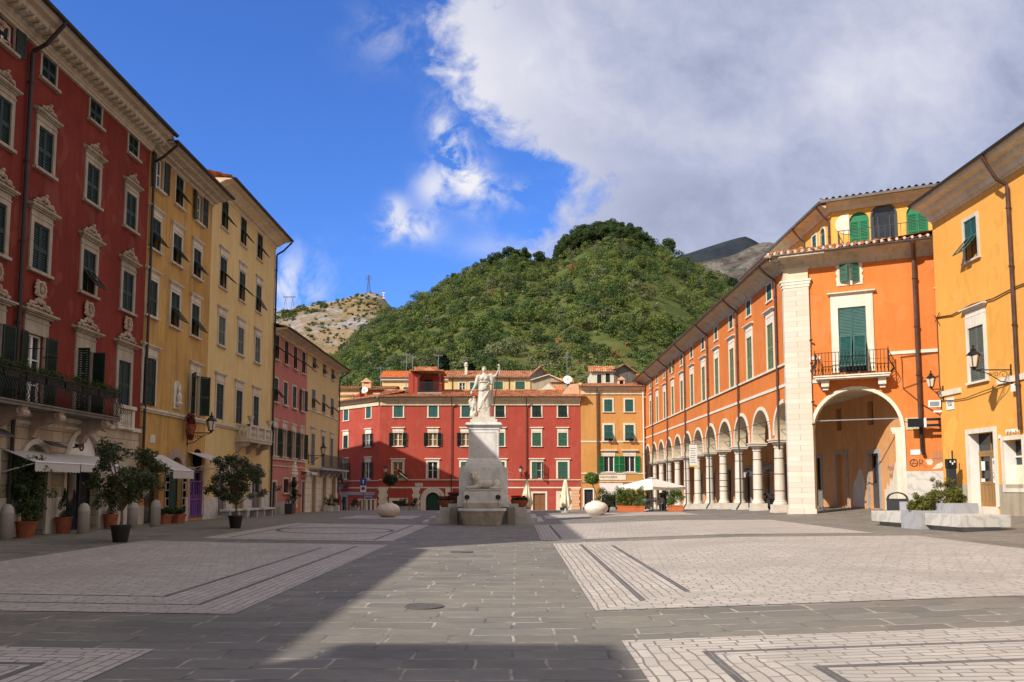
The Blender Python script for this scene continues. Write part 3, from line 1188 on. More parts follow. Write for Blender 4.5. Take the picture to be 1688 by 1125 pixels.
def ring_band(cx, cy, r, w):
    mb = MB()
    n = 64
    uvs = []
    for k in range(n):
        t0, t1 = 2 * PI * k / n, 2 * PI * (k + 1) / n
        pts = [(cx + q * math.cos(t), cy + q * math.sin(t)) for q, t in ((r, t0), (r, t1), (r + w, t1), (r + w, t0))]
        mb.quad(*[(p[0], p[1], gz(*p) + .014) for p in pts])
        uvs += [(r * t0, 0), (r * t1, 0), (r * t1, w), (r * t0, w)]
    o = mb.build('paving_ring', 'band')
    ul = o.data.uv_layers.new(name='UVMap')
    ul.data.foreach_set('uv', np.array(uvs, np.float32).ravel())
    structure(o)


build_ground()
paving_panel(1.12, 11.6, 1.0, 9.03)
paving_panel(1.05, 11.6, 11.2, 24.3, skip=(0, 1, 2))
paving_panel(.75, 11.0, 25.7, 36.2, bands=((.6, .7),), skip=(0, 1, 2))
paving_panel(1.5, 9.4, 42.6, 47.8, bands=((.5, .6),), skip=(0, 1, 2, 3))
paving_panel(-10.6, -3.68, 1.0, 8.56)
paving_panel(-10.6, -3.68, 10.9, 23.8, skip=(2, 3))
paving_panel(-9.6, -3.78, 25.3, 36.2, bands=((.6, .7),), skip=(2,))
paving_panel(-9.2, -5.4, 42.6, 47.8, bands=((.5, .6),), skip=(0, 1, 2, 3))
ring_band(-6.7, 30.8, 2.0, .16)


def manhole(x, y, r, label):
    o = MB().lathe([(r, 0), (r, .012), (r * .9, .016), (r * .88, .009), (r * .3, .009), (r * .25, .014), (.01, .014)], 28, sy=1.0).build('manhole_cover', 'rustplate', None, (x, y, gz(x, y) + .004))
    tag(o, label, 'manhole cover', None)


manhole(-1.28, 11.6, .27, 'round dark iron manhole cover in the sunlit middle of the grey paving')
manhole(-1.4, 21.2, .3, 'small far manhole cover in the grey paving just in front of the monument')


# ------------------------------------------------------------------ hills
HX = [-800, -400, -209, -165, -143, -130, -113, -95, -77, -59, -41, -23, -5, 8, 22, 32, 40, 49, 67, 85, 101, 116, 129, 147, 163, 178, 209, 253, 330, 460, 900]
HZ = [0, 9, 42, 67, 91, 102, 117, 129, 136, 147, 158, 165, 170, 168, 167, 171, 179, 184, 189, 187, 180, 174, 165, 156, 149, 141, 129, 104, 70, 40, 0]


def nz2(x, y, s, seed=0.0):
    return (math.sin(x / s + seed) * math.cos(y / s * 1.13 + seed * 1.7) + .5 * math.sin(x / s * 2.3 + y / s * 1.9 + seed) + .3 * math.sin(x / s * 4.7 - y / s * 3.9)) / 1.8


def hill_z(x, y):
    xr = x * 600 / max(y, 200) if y < 600 else x
    zc = lerp(xr, HX, HZ)
    t = (y - 205) / 395
    if t <= 0:
        return -2
    if t < 1:
        s = t ** .9
        return zc * s + nz2(x, y, 34) * 5 * min(1, t * 4) * (1 - t) - 1
    return zc * max(0, 1 - ((y - 600) / 420) ** 2) - 1


def grid_terrain(name, m, xs, ys, fn):
    nx = len(xs)
    vs = [(x, y, fn(x, y)) for y in ys for x in xs]
    fs = [(j * nx + i, j * nx + i + 1, (j + 1) * nx + i + 1, (j + 1) * nx + i) for j in range(len(ys) - 1) for i in range(nx - 1)]
    o = MB().add(vs, fs).build(name, m, smooth=True)
    return structure(o)


def terrain_mat(name, cols, scale, rock=None, rscale=.02, rockcut=.55, bs=1.0):
    m, t, b, P = newmat(name)
    n = noise(t, P, scale, 9, .65, .3)
    col = ramp(t, n, cols)
    if rock:
        sep = nd(t, 'ShaderNodeSeparateXYZ')
        lk(t, nd(t, 'ShaderNodeNewGeometry').outputs['Normal'], sep.inputs[0])
        n2 = noise(t, vmap(t, P, (1, 1, .6)), rscale, 9, .68, .5)
        f = ramp(t, n2, [(rockcut, 0.0), (rockcut + .07, 1.0)])
        n3 = noise(t, P, rscale * 9, 6, .7)
        rc = ramp(t, n3, [(.3, mul(rock, .55)), (.7, mul(rock, 1.25))])
        col = mix(t, f, col, rc)
    lk(t, col, b.inputs['Base Color'])
    b.inputs['Roughness'].default_value = .95
    b.inputs['Specular IOR Level'].default_value = .05
    bump(t, b, noise(t, P, scale * 6, 8, .65), 1.0, bs)
    return m


MAT['hillgrass'] = terrain_mat('hill_grass', [(.3, (.045, .065, .02)), (.5, (.085, .105, .03)), (.68, (.15, .13, .055)), (.8, (.30, .19, .10))], .03, bs=2.0)
MAT['dryhill'] = terrain_mat('dry_rocky_hill', [(.3, (.10, .10, .04)), (.45, (.24, .175, .09)), (.6, (.33, .235, .14)), (.75, (.28, .23, .16))], .02, (.36, .335, .315), .012, .47, 7.0)
MAT['quarry'] = terrain_mat('pale_scree_mountain', [(.35, (.10, .095, .085)), (.47, (.20, .17, .14)), (.55, (.30, .26, .22)), (.65, (.11, .115, .09))], .012, (.42, .37, .32), .014, .52, 60.0)
MAT['farhill'] = terrain_mat('haze_blue_far_mountain', [(.3, (.022, .030, .040)), (.6, (.040, .050, .060)), (.8, (.06, .066, .075))], .008, bs=20.0)  # blue of distant haze is put into these colours, no air is built

grid_terrain('hill', 'hillgrass', [x * 8.0 for x in range(-70, 78)], [200 + y * 10.0 for y in range(0, 85)], hill_z)

LX = [-900, -600, -386, -328, -305, -281, -256, -236, -215, -197, -182, -174, -153, -124, -75, 50, 300]
LZ = [60, 150, 200, 235, 242, 247, 251, 255, 262, 265, 261, 245, 228, 211, 182, 120, 60]


def left_z(x, y):
    xr = x * 1100 / max(y, 500) if y < 1100 else x
    zc = lerp(xr, LX, LZ)
    t = (y - 560) / 540
    if t <= 0:
        return -2
    if t < 1:
        return zc * t ** .8 + nz2(x, y, 30, 2) * 9 * (1 - t) * min(1, t * 3) + nz2(x, y, 9, 1) * 3.0 * (1 - t) + max(0, nz2(x, y, 17, 6)) * 6 * t * (1 - t)
    return zc * max(0, 1 - ((y - 1100) / 900) ** 2)


grid_terrain('rocky_hill', 'dryhill', [x * 9.0 for x in range(-90, 30)], [560 + y * 9.0 for y in range(0, 130)], left_z)


def ridge_fn(X, Z, Yc, depth, amp, s):
    def f(x, y):
        zc = lerp(x * Yc / y if y < Yc else x, X, Z)
        t = (y - (Yc - depth)) / depth
        if t < 0:
            return -5
        if t < 1:
            return zc * (.25 + .75 * t) + nz2(x, y, s, 3) * amp * (1 - t) + nz2(x, y, s * .3, 1) * amp * .3 * (1 - t)
        return zc * max(0, 1 - ((y - Yc) / (depth * 1.6)) ** 2)
    return f


grid_terrain('scree_mountain', 'quarry', [x * 22.0 for x in range(10, 80)], [1700 + y * 26.0 for y in range(0, 60)],
             ridge_fn([200, 521, 609, 697, 756, 799, 844, 892, 1065, 1500], [520, 700, 725, 745, 774, 790, 782, 764, 724, 560], 2600, 900, 45, 60))
grid_terrain('far_mountain', 'farhill', [x * 36.0 for x in range(0, 80)], [2900 + y * 42.0 for y in range(0, 60)],
             ridge_fn([-600, 300, 654, 906, 985, 1065, 1144, 1197, 1253, 1300, 1379, 1505, 1660, 1877, 2600], [700, 980, 1138, 1214, 1241, 1266, 1290, 1300, 1264, 1240, 1259, 1278, 1233, 1168, 900], 4200, 1300, 70, 120))


# ------------------------------------------------------------------ woodland
SPECIES = [((.056, .088, .024), .27), ((.076, .100, .028), .22), ((.034, .058, .022), .24), ((.080, .096, .048), .17), ((.104, .108, .034), .06), ((.040, .074, .030), .06)]


def crown_cloud(n_trees, sampler, per, leaf):
    Cs, Ns, Ts, Ls = [], [], [], []
    pick = np.cumsum([p for _, p in SPECIES])
    for k in range(n_trees):
        x, y, z, r, hgt = sampler()
        patch = .5 + .5 * nz2(x, y, 26, 5)
        u = min(.999, max(0, .55 * RNG.random() + .45 * patch))
        sp = SPECIES[int(np.searchsorted(pick, u * pick[-1]))][0]
        if RNG.random() < .005:
            sp = (.15, .085, .035)
        lob = 4
        base = np.array([x, y, z])
        tt = np.array(sp) * np.array([1.08, 1.0, .98]) * (1.45 + .8 * RNG.random())
        m = int(per * (r / 3.5) ** 1.7)
        # a few lobes per crown
        off = unit(RNG.normal(size=(lob, 3))) * np.array([r * .5, r * .5, hgt * .28])
        li = RNG.integers(0, lob, m)
        d = unit(RNG.normal(size=(m, 3)))
        d[:, 2] = np.where(d[:, 2] < -.35, -d[:, 2], d[:, 2])
        rr = (.72 + .28 * RNG.random((m, 1)))
        Cs.append(base + np.array([0, 0, hgt * .55]) + off[li] + d * rr * np.array([r * .62, r * .62, hgt * .36]))
        Ns.append(d + .22 * RNG.normal(size=(m, 3)))
        Ts.append(tt[None, :] * (1 + .16 * RNG.normal(size=(m, 1))))
        Ls.append(np.full(m, leaf) * (.7 + .6 * RNG.random(m)))
    return np.concatenate(Cs), np.concatenate(Ns), np.clip(np.concatenate(Ts), .004, .5), np.concatenate(Ls)


def sample_main():
    while True:
        y = 235 + 375 * RNG.random() ** .8
        a = -.36 + .78 * RNG.random()
        x = a * y
        z = hill_z(x, y)
        # sandy clearings below the summit and a grassy slope on the right
        if y > 470 and abs(a - (.04)) < .045 and nz2(x, y, 7, 4) > .05 and y < 565:
            continue
        if abs(a - .21) < .055 and 360 < y < 470 and RNG.random() < .62:
            continue
        r = (1.6 + 3.6 * RNG.random() ** 2.6)
        return x, y, z - 1.0, r, r * (1.25 + .5 * RNG.random())


C_, N_, T_, L_ = crown_cloud(6000, sample_main, 190, .72)
wl = leaf_mesh('woodland', C_, N_, L_, .8, T_)
o = link('woodland', wl, 'wood_leaf')
tag(o, 'dense mixed green woodland covering the big hill behind the square', 'woodland', None, 'stuff')


def sample_scrub():
    while True:
        y = 640 + 455 * RNG.random()
        a = -.37 + .28 * RNG.random()
        x = a * y
        zc = left_z(x, y)
        crest = y > 1010 and x < -.235 * y
        if not crest and nz2(x, y, 40, 8) < -.05 and RNG.random() < .8:
            continue
        r = 1.6 + 1.6 * RNG.random() + (2.0 if crest else 0)
        return x, y, zc - .8, r, r * 1.2


C_, N_, T_, L_ = crown_cloud(950, sample_scrub, 50, 1.5)
o = link('hillside_scrub', leaf_mesh('hillside_scrub', C_, N_, L_, .8, T_ * .8), 'wood_leaf')
tag(o, 'scattered dark scrub dotted over the dry rocky hill on the left', 'scrub', None, 'stuff')


# trees one can tell apart: each a trunk and a crown
def tree_proto(name, kind, base, seed):
    """unit tree about 1 m tall, scaled when placed"""
    root = thing(name, '', 'tree')
    rnd = random.Random(seed)
    T = MB()
    cl = []
    if kind == 'pine':      # umbrella-headed pine on a bare stem
        T.tube([(0, 0, -.15), (.01, 0, .3), (.0, .01, .62), (.02, 0, .8)], [.035, .03, .022, .012], 7)
        for k in range(7):
            a = k * 2.4
            T.tube([(0, 0, .5 + .03 * k), (.16 * math.cos(a), .16 * math.sin(a), .66 + .03 * k)], [.014, .006], 5)
        for k in range(24):
            a = rnd.random() * 2 * PI
            q = rnd.random() ** .5 * .3
            cl.append((q * math.cos(a), q * math.sin(a), .36 + .56 * rnd.random() * (1 - q), .14, .14, .10))
    elif kind == 'round':
        T.tube([(0, 0, -.15), (.01, 0, .25), (0, .01, .5)], [.04, .032, .018], 7)
        for k in range(6):
            a = k * 1.9
            T.tube([(0, 0, .25 + .05 * k), (.2 * math.cos(a), .2 * math.sin(a), .45 + .06 * k)], [.016, .006], 5)
        for k in range(22):
            a = rnd.random() * 2 * PI
            q = rnd.random() ** .5 * .3
            cl.append((q * math.cos(a), q * math.sin(a), .32 + .5 * rnd.random() * (1 - q * .9), .14, .14, .12))
    else:                   # cypress
        T.tube([(0, 0, -.1), (0, 0, .3), (0, 0, .9)], [.03, .025, .006], 6)
        for k in range(26):
            h = k / 25
            a = k * 2.4
            q = .05 * (1 - h)
            cl.append((q * math.cos(a), q * math.sin(a), .1 + .85 * h, .115 * (1 - h * .75), .115 * (1 - h * .75), .09))
    T.build('trunk', 'bark', root)
    C, N = clump_points(cl, 130, .6)
    N[:, 2] += .25
    n = len(C)
    # every clump has its own shade of green
    k = np.repeat(.7 + .6 * RNG.random(len(cl)), 130)
    me = leaf_mesh('crown', C, N, .052, .75, np.clip(tints(n, base, .25) * k[:, None], .004, .5))
    link('crown', me, 'wood_leaf', root)
    root.location = (0, 0, -500)
    return root


PINES = [tree_proto('pine_tree', 'pine', (.062, .094, .034), s) for s in (1, 2, 3)]
ROUND = [tree_proto('broadleaf_tree', 'round', (.062, .100, .024), s) for s in (4, 5)]
DARKR = [tree_proto('broadleaf_tree', 'round', (.030, .060, .022), s) for s in (6,)]
CYPR = [tree_proto('cypress_tree', 'cyp', (.022, .042, .022), 7)]
USED = set()


def plant(protos, i, x, y, z, h, label, group, wide=1.0):
    p = protos[i % len(protos)]
    sc = (h * wide, h * wide, h)
    if p.name not in USED:
        USED.add(p.name)
        p.location, p.rotation_euler, p.scale = (x, y, z), (0, 0, i * 1.3), sc
        p['label'] = label
        if group:
            p['group'] = group
        return p
    return dup(p, (x, y, z), i * 1.3, label, group, sc)


G_ = 'pines of the summit grove'
k_ = 0
for x, h in [(33, 13), (36, 16), (41, 16), (46, 16), (51, 16), (56, 15), (61, 15), (66, 15), (71, 15), (76, 14), (81, 14), (86, 13), (91, 12), (97, 10)]:
    for dy, q in ((588, 1.0), (560, .92), (574, .85)):
        y = dy + (k_ * 7) % 13
        xx = x * y / 595 + 2.0 * math.sin(k_ * 2.1)
        plant(PINES, k_, xx, y, hill_z(xx, y) - 1, h * q, 'dark spreading pine in the grove on the summit of the wooded hill', G_, 1.15)
        k_ += 1
for i, (x, h, kind) in enumerate([(-17, 12, 0), (-12, 11, 0), (-6, 13, 0), (-1, 12, 0), (6, 15, 1), (16, 12, 0), (-30, 9, 1), (-45, 9, 1), (-24, 9, 0)]):
    y = 590 + (i * 5) % 11
    if kind == 0:
        plant(PINES, i, x, y, hill_z(x, y) - 1, h, 'dark pine standing on the skyline to the left of the summit grove', 'skyline pines left of the summit', 1.0)
    else:
        plant(ROUND, i, x, y, hill_z(x, y) - 1, h, 'round green tree standing on the skyline of the left slope', 'skyline round trees', 1.0)
plant(PINES, 1, 112, 592, hill_z(112, 592) - 1, 15, 'lone ragged pine on the skyline to the right of the summit grove', None, .9)
plant(DARKR, 0, 149, 560, hill_z(149, 560) - 2, 14, 'dark bushy tree on the right shoulder of the hill above the arcade roof', None, .9)
plant(ROUND, 0, 75, 520, hill_z(75, 520) - 1, 12, 'bright light green round tree high on the middle of the hill', None, 1.3)
for i, (x, y, h) in enumerate([(-31, 140, 25), (-27, 143, 28), (-23.5, 138, 24), (-34.5, 146, 24), (-38, 150, 26)]):
    plant(ROUND, i, x, y, -2, h, 'leafy bright green tree rising behind the tiled orange house', 'trees behind the tiled orange house', .55)
for i, (x, y, h) in enumerate([(-17, 190, 34), (-11, 196, 33), (-4.5, 200, 35), (-12.5, 185, 25)]):
    plant(CYPR if i != 2 else DARKR, i, x, y, -3, h, 'dark cypress behind the bright orange roof' if i != 2 else 'dark rounded tree standing just behind the chimney of the orange roofed house', 'cypresses behind the orange roofs' if i != 2 else None, 1.0 if i != 2 else .5)


# pylons on the dry hill
def pylon(x, y, z, h, label, lean=0):
    t = MB()
    for sx in (-1, 1):
        for sy in (-1, 1):
            t.bar((sx * h * .11, sy * h * .11, -2), (sx * h * .025, sy * h * .025, h * .7), h * .012)
            t.bar((sx * h * .025, sy * h * .025, h * .7), (sx * h * .01, sy * h * .01, h), h * .01)
    for k in range(8):
        a, b = k / 8 * .95, (k + 1) / 8 * .95
        wa, wb = h * (.11 - .09 * a), h * (.11 - .09 * b)
        for sy in (-1, 1):
            t.bar((-wa, sy * wa, h * a), (wb, sy * wb, h * b), h * .007)
            t.bar((wa, sy * wa, h * a), (-wb, sy * wb, h * b), h * .007)
    for q, wd in ((.72, .2), (.82, .24), (.92, .17)):
        t.bar((-h * wd, 0, h * q), (h * wd, 0, h * q), h * .012)
        t.bar((-h * wd, 0, h * q), (0, 0, h * (q + .06)), h * .007)
        t.bar((h * wd, 0, h * q), (0, 0, h * (q + .06)), h * .007)
    tag(t.build('pylon', 'grey_iron', None, (x, y, z)), label, 'pylon')


pylon(-199, 1090, 262, 24, 'tall lattice power pylon on top of the rocky hill')


def portal_pylon(x, y, z, h):
    t = MB()
    for s in (-1, 1):
        t.bar((s * h * .42, 0, -2), (s * h * .28, 0, h * .8), .35)
        t.bar((s * h * .14, 0, -2), (s * h * .28, 0, h * .8), .35)
        t.bar((s * h * .28, 0, h * .8), (s * h * .45, 0, h), .3)
        t.bar((s * h * .28, 0, h * .8), (s * h * .12, 0, h * .93), .3)
    t.bar((-h * .5, 0, h * .94), (h * .5, 0, h * .94), .35)
    t.bar((-h * .5, 0, h * .86), (h * .5, 0, h * .86), .25)
    for k in range(6):
        a = -h * .5 + h * k / 6
        t.bar((a, 0, h * .86), (a + h / 12, 0, h * .94), .2)
        t.bar((a + h / 12, 0, h * .94), (a + h / 6, 0, h * .86), .2)
    tag(t.build('pylon', 'grey_iron', None, (x, y, z)), 'wide two legged power pylon on the left end of the dry ridge', 'pylon')


portal_pylon(-306, 1092, 241, 17)
mast = thing('radio_mast', 'red and white radio mast beside the rocky hilltop', 'mast', (-177, 1080, 238))
for k in range(6):
    MB().tube([(0, 0, 4 * k), (0, 0, 4 * k + 4)], .8, 6).build('mast_section', 'signred' if k % 2 else 'white', mast)
for a, z in ((1.6, 20), (1.4, 13)):
    MB().box(-a, a, -1.2, 1.2, z, z + 1.5).build('antenna_panel', 'white', mast)



# ================================================================== the row on the left
XL = -14.5


def pitched_roof(parent, L, D, z, over, rise, m='tile', x0=0.0):
    """plain tiled slopes front and back on a house whose top is at z"""
    mb = tiles(L + .3, D / 2 + over, rise, .3, .04, .5, x0 - .15, -over, z)
    mb.quad((x0 - .15, D / 2, z + rise + .02), (x0 + L + .15, D / 2, z + rise + .02), (x0 + L + .15, D + over, z), (x0 - .15, D + over, z))
    o = mb.build('roof', m, parent)
    g = MB()
    for x in (x0 + .01, x0 + L - .01):
        g.prism([(x - .01, 0.02, z - .02), (x - .01, D - .02, z - .02), (x - .01, D / 2, z + rise - .12)], (.02, 0, 0))
    return o, g


def left_house(name, label, y0, y1, zt, wallm, holes, base=None, D=11.0, z0=-.6):
    L = y1 - y0
    root = thing(name, label, 'house', (XL, y0, 0), PI / 2)
    if base:
        zb, bm_ = base
        wall_mesh(L, D, z0, zb, [h for h in holes if h[2] < zb], .34, ends=True).build('ground_floor', bm_, root)
        wall_mesh(L, D, zb + .001, zt, [h for h in holes if h[2] >= zb], REV).build('wall', wallm, root)
    else:
        wall_mesh(L, D, z0, zt, holes, REV).build('wall', wallm, root)
    return root, L


def row(cols, y0, z0, z1, w):
    return [(c - y0 - w / 2, c - y0 + w / 2, z0, z1) for c in cols]


# ---- L1: red palazzo
y0 = 12.0
cA = [13.9, 16.7, 19.6, 22.35, 24.5, 27.35, 30.15]
shops = [(24.13 - y0, 25.4 - y0, .16, 2.3, True), (26.5 - y0, 28.6 - y0, .16, 2.42, True), (21.2 - y0, 22.9 - y0, .16, 2.3, True), (16.5 - y0, 18.4 - y0, .16, 2.3, True)]
holes = row(cA, y0, 14.1, 14.86, .76) + row(cA, y0, 11.28, 12.6, .8) + row(cA, y0, 8.15, 9.6, .84) + row(cA[:-1], y0, 3.96, 6.22, .92) + row(cA[-1:], y0, 4.6, 6.28, .95) + shops
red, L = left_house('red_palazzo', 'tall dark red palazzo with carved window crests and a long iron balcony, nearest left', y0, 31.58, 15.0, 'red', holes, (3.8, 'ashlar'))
MB().box(0, L, -.09, .02, 3.72, 3.86).box(0, 16.3, -.05, .02, 3.5, 3.6).build('string_course', 'stone', red)
for a, b_, z in ((0, 9.18, 1.35), (10.92, 12.12, 1.35), (13.42, 14.48, 1.35), (16.62, L, 1.25)):
    MB().box(a, b_, -.05, .02, -.3, z).build('plinth', 'stone', red)


def scroll(mb, cx, cz, r, turns, sgn, y, t, n=14):
    pts = []
    for k in range(n + 1):
        a = turns * 2 * PI * k / n
        q = r * (1 - .8 * k / n)
        pts.append((cx + sgn * q * math.cos(a), y, cz + q * math.sin(a)))
    mb.tube(pts, [t * (1 - .45 * k / n) for k in range(n + 1)], 5)


def crest_mb(W_, H, kind):
    """carved scrolls over a window; origin at the middle of the ledge they sit on"""
    mb = MB()
    y = -.10
    for s in (-1, 1):
        scroll(mb, s * W_ * .36, H * .22, H * .22, 1.1, s, y, H * .07)
        scroll(mb, s * W_ * .17, H * .42, H * .2, 1.0, -s, y, H * .075)
        mb.tube([(s * W_ * .5, y, H * .02), (s * W_ * .42, y, H * .30), (s * W_ * .22, y, H * .36), (s * W_ * .08, y, H * .72)], [H * .04, H * .08, H * .07, H * .05], 5)
        if kind > 1:
            scroll(mb, s * W_ * .53, H * .06, H * .12, 1.0, s, y, H * .06)
    mb.ball((0, y, H * .55), (W_ * .09, .07, H * .22), 8, 6)
    mb.ball((0, y - .04, H * .78), (W_ * .06, .06, H * .14), 8, 6)
    for k in range(5):
        mb.ball((W_ * .3 * (k - 2) / 2, y - .03, H * (.12 + .05 * (k % 2))), (W_ * .07, .05, H * .09), 6, 5)
    mb.box(-W_ * .42, W_ * .42, -.05, .0, 0, H * .22)
    if kind == 3:           # tall cartouche standing on the scrolls
        mb.torus((0, y, H * 1.25), W_ * .2, .05, 'y', 16, 5, 1, H * .42 / (W_ * .2))
        mb.ball((0, y + .04, H * 1.25), (W_ * .17, .05, H * .36), 10, 6)
        mb.ball((.02, y - .03, H * 1.22), (W_ * .07, .05, H * .2), 8, 5)
        mb.ball((.0, y - .03, H * 1.45), (W_ * .05, .05, H * .08), 8, 5)
        for s in (-1, 1):
            scroll(mb, s * W_ * .15, H * 1.62, H * .14, 1.0, -s, y, .03)
            scroll(mb, s * W_ * .2, H * .88, H * .12, 1.0, s, y, .03)
            for q in range(5):
                a = R(-60 + 30 * q)
                mb.ball((s * W_ * .24 * math.cos(a), y, H * 1.25 + H * .45 * math.sin(a)), (.045, .04, .05), 6, 4)
    return mb


for i, c in enumerate(cA):
    x = c - y0
    window(red, x, 14.1, 14.86, .76, 'open' if i == 3 else 'closed', fw=.09, fd=.03, ped=None, frame='oldstone')
    w4 = window(red, x, 11.28, 12.6, .8, 'closed', fw=.14, ped=(.17, .14, .17), frame='oldstone')
    part('crest', (1,), lambda: crest_mb(.8, .34, 1), 'carved', w4, (0, 0, 1.32 + .14 + .36))
    w3 = window(red, x, 8.15, 9.6, .84, 'closed' if i not in (5,) else 'tilt', fw=.15, ped=(.2, .18, .2), frame='oldstone')
    part('crest', (2,), lambda: crest_mb(1.0, .45, 2), 'carved', w3, (0, 0, 1.45 + .15 + .39))
    if i < 6:
        w2 = window(red, x, 3.96, 6.22, .92, 'open' if i < 5 else 'ajar', sm='green', fw=.16, head=.22, ped=(.16, .26, .24), sill=False, pane='pane', bars=2, frame='oldstone', ajar=168 if i < 5 else 95)
        part('crest', (3,), lambda: crest_mb(1.15, .52, 3), 'carved', w2, (0, 0, 2.26 + .16 + .22 + .36))
    else:
        w2 = window(red, x, 4.6, 6.28, .95, 'closed', fw=.16, head=.22, ped=(.16, .26, .24), sill=False, frame='oldstone')
        part('crest', (3,), lambda: crest_mb(1.15, .52, 3), 'carved', w2, (0, 0, 1.68 + .16 + .22 + .36))
        b = MB()
        b.box(-.66, .66, -.24, .02, -.1, .03).box(-.66, -.46, -.17, .02, -.74, -.11).box(.46, .66, -.17, .02, -.74, -.11).box(-.66, .66, -.19, .02, -.84, -.745)
        for k in range(6):
            b.lathe([(.03, 0), (.055, .03), (.03, .08), (.06, .25), (.055, .34), (.03, .5), (.05, .58), (.05, .63)], 8, (-.36 + .144 * k, -.1, -.74))
        b.build('balustrade', 'stone', w2)
eave(red, L, 15.0, 15.5, .95, 'soffit', prof=[(0, 14.86), (-.1, 14.86), (-.1, 14.93), (-.16, 14.96), (-.16, 15.03), (-.22, 15.06), (-.26, 15.12), (-.62, 15.2), (-.64, 15.34), (-.84, 15.38), (-.9, 15.46), (-.95, 15.5), (0, 15.5)], gut='darkpipe')
m = MB()
k = 0
while .12 + k * .34 < L:
    x = .12 + k * .34
    m.tube([(x, -.26, 15.14), (x, -.42, 15.10), (x, -.56, 15.14), (x, -.60, 15.22)], [.075, .07, .055, .04], 6)
    k += 1
m.build('cornice_bracket_row', 'soffit', red)
for x, zb in ((23.45 - y0, .3),):
    drainpipe(red, x, 15.0, zb, .95, 'darkpipe', .06, -.12, 15.45)
pitched_roof(red, L, 11, 15.52, .95, 1.9)

# balcony of the red palazzo
BX0, BX1 = 18.6 - y0, 28.05 - y0
bal = MB().box(BX0, BX1, -.95, .0, 3.87, 3.96).box(BX0 - .04, BX1 + .04, -1.0, .0, 3.961, 4.0).build('balcony', 'greyhouse', red)
for c in (20.4, 22.7, 24.55, 27.35):
    b = MB()
    x = c - y0
    b.prism([(x - .14, 0, 3.1), (x - .14, -.12, 3.12), (x - .14, -.2, 3.35), (x - .14, -.42, 3.5), (x - .14, -.78, 3.62), (x - .14, -.9, 3.868), (x - .14, 0, 3.868)], (.28, 0, 0))
    scroll(b, x - .15, 3.74, .13, 1.2, 1, -.8, .035)
    b.tube([(x - .16, -.82, 3.7), (x + .16, -.82, 3.7)], .12, 10)
    b.build('bracket', 'carved', bal)
ir = MB()
n = int((BX1 - BX0) / .125)


def bulge(x, y0_, s=1):
    return [(x, y0_, 4.0), (x, y0_ - .10 * s, 4.1), (x, y0_ - .17 * s, 4.24), (x, y0_ - .12 * s, 4.42), (x, y0_ - .01 * s, 4.62), (x, y0_ + .01, 4.85)]


for k in range(n + 1):
    x = BX0 + .05 + (BX1 - BX0 - .1) * k / n
    ir.tube(bulge(x, -.93), .011, 4, caps=False)
for k in range(7):
    y = -.9 + .13 * k
    ir.tube([(BX1 - .04 + q, y, z) for q, z in ((0, 4.0), (.10, 4.1), (.17, 4.24), (.12, 4.42), (.01, 4.62), (0, 4.85))], .011, 4, caps=False)
for z in (4.03, 4.84):
    ir.bar((BX0, -.93, z), (BX1, -.93, z), .035, .02)
    ir.bar((BX1 - .03, -.93, z), (BX1 - .03, 0, z), .035, .02)
ir.build('railing', 'iron', bal)
tr = MB()
for k in range(9):
    x = BX0 + .55 + k * 1.0
    tr.box(x - .42, x + .42, -.9, -.72, 4.62, 4.82)
tr.build('flower_trough', 'blackpot', bal)
cl = [(BX0 + .2 + RNG.random() * (BX1 - BX0 - .3), -.88 + .16 * RNG.random(), 4.86 + .16 * RNG.random() - .2 * (RNG.random() < .45), .16, .13, .12) for _ in range(190)]
C, N = clump_points(cl, 60, .2)
link('balcony_plants', leaf_mesh('balcony_plants', C, N, .06, .5, tints(len(C), (.055, .085, .022), .4)), 'leaf', bal)
iron = MB().bar((24.05 - y0, -.55, 5.72), (24.05 - y0, 0, 5.72), .02).bar((24.2 - y0, -.5, 5.6), (24.95 - y0, -.5, 5.6), .02).bar((24.95 - y0, -.5, 5.6), (24.95 - y0, 0, 5.6), .02).build('awning_rod', 'iron', red)

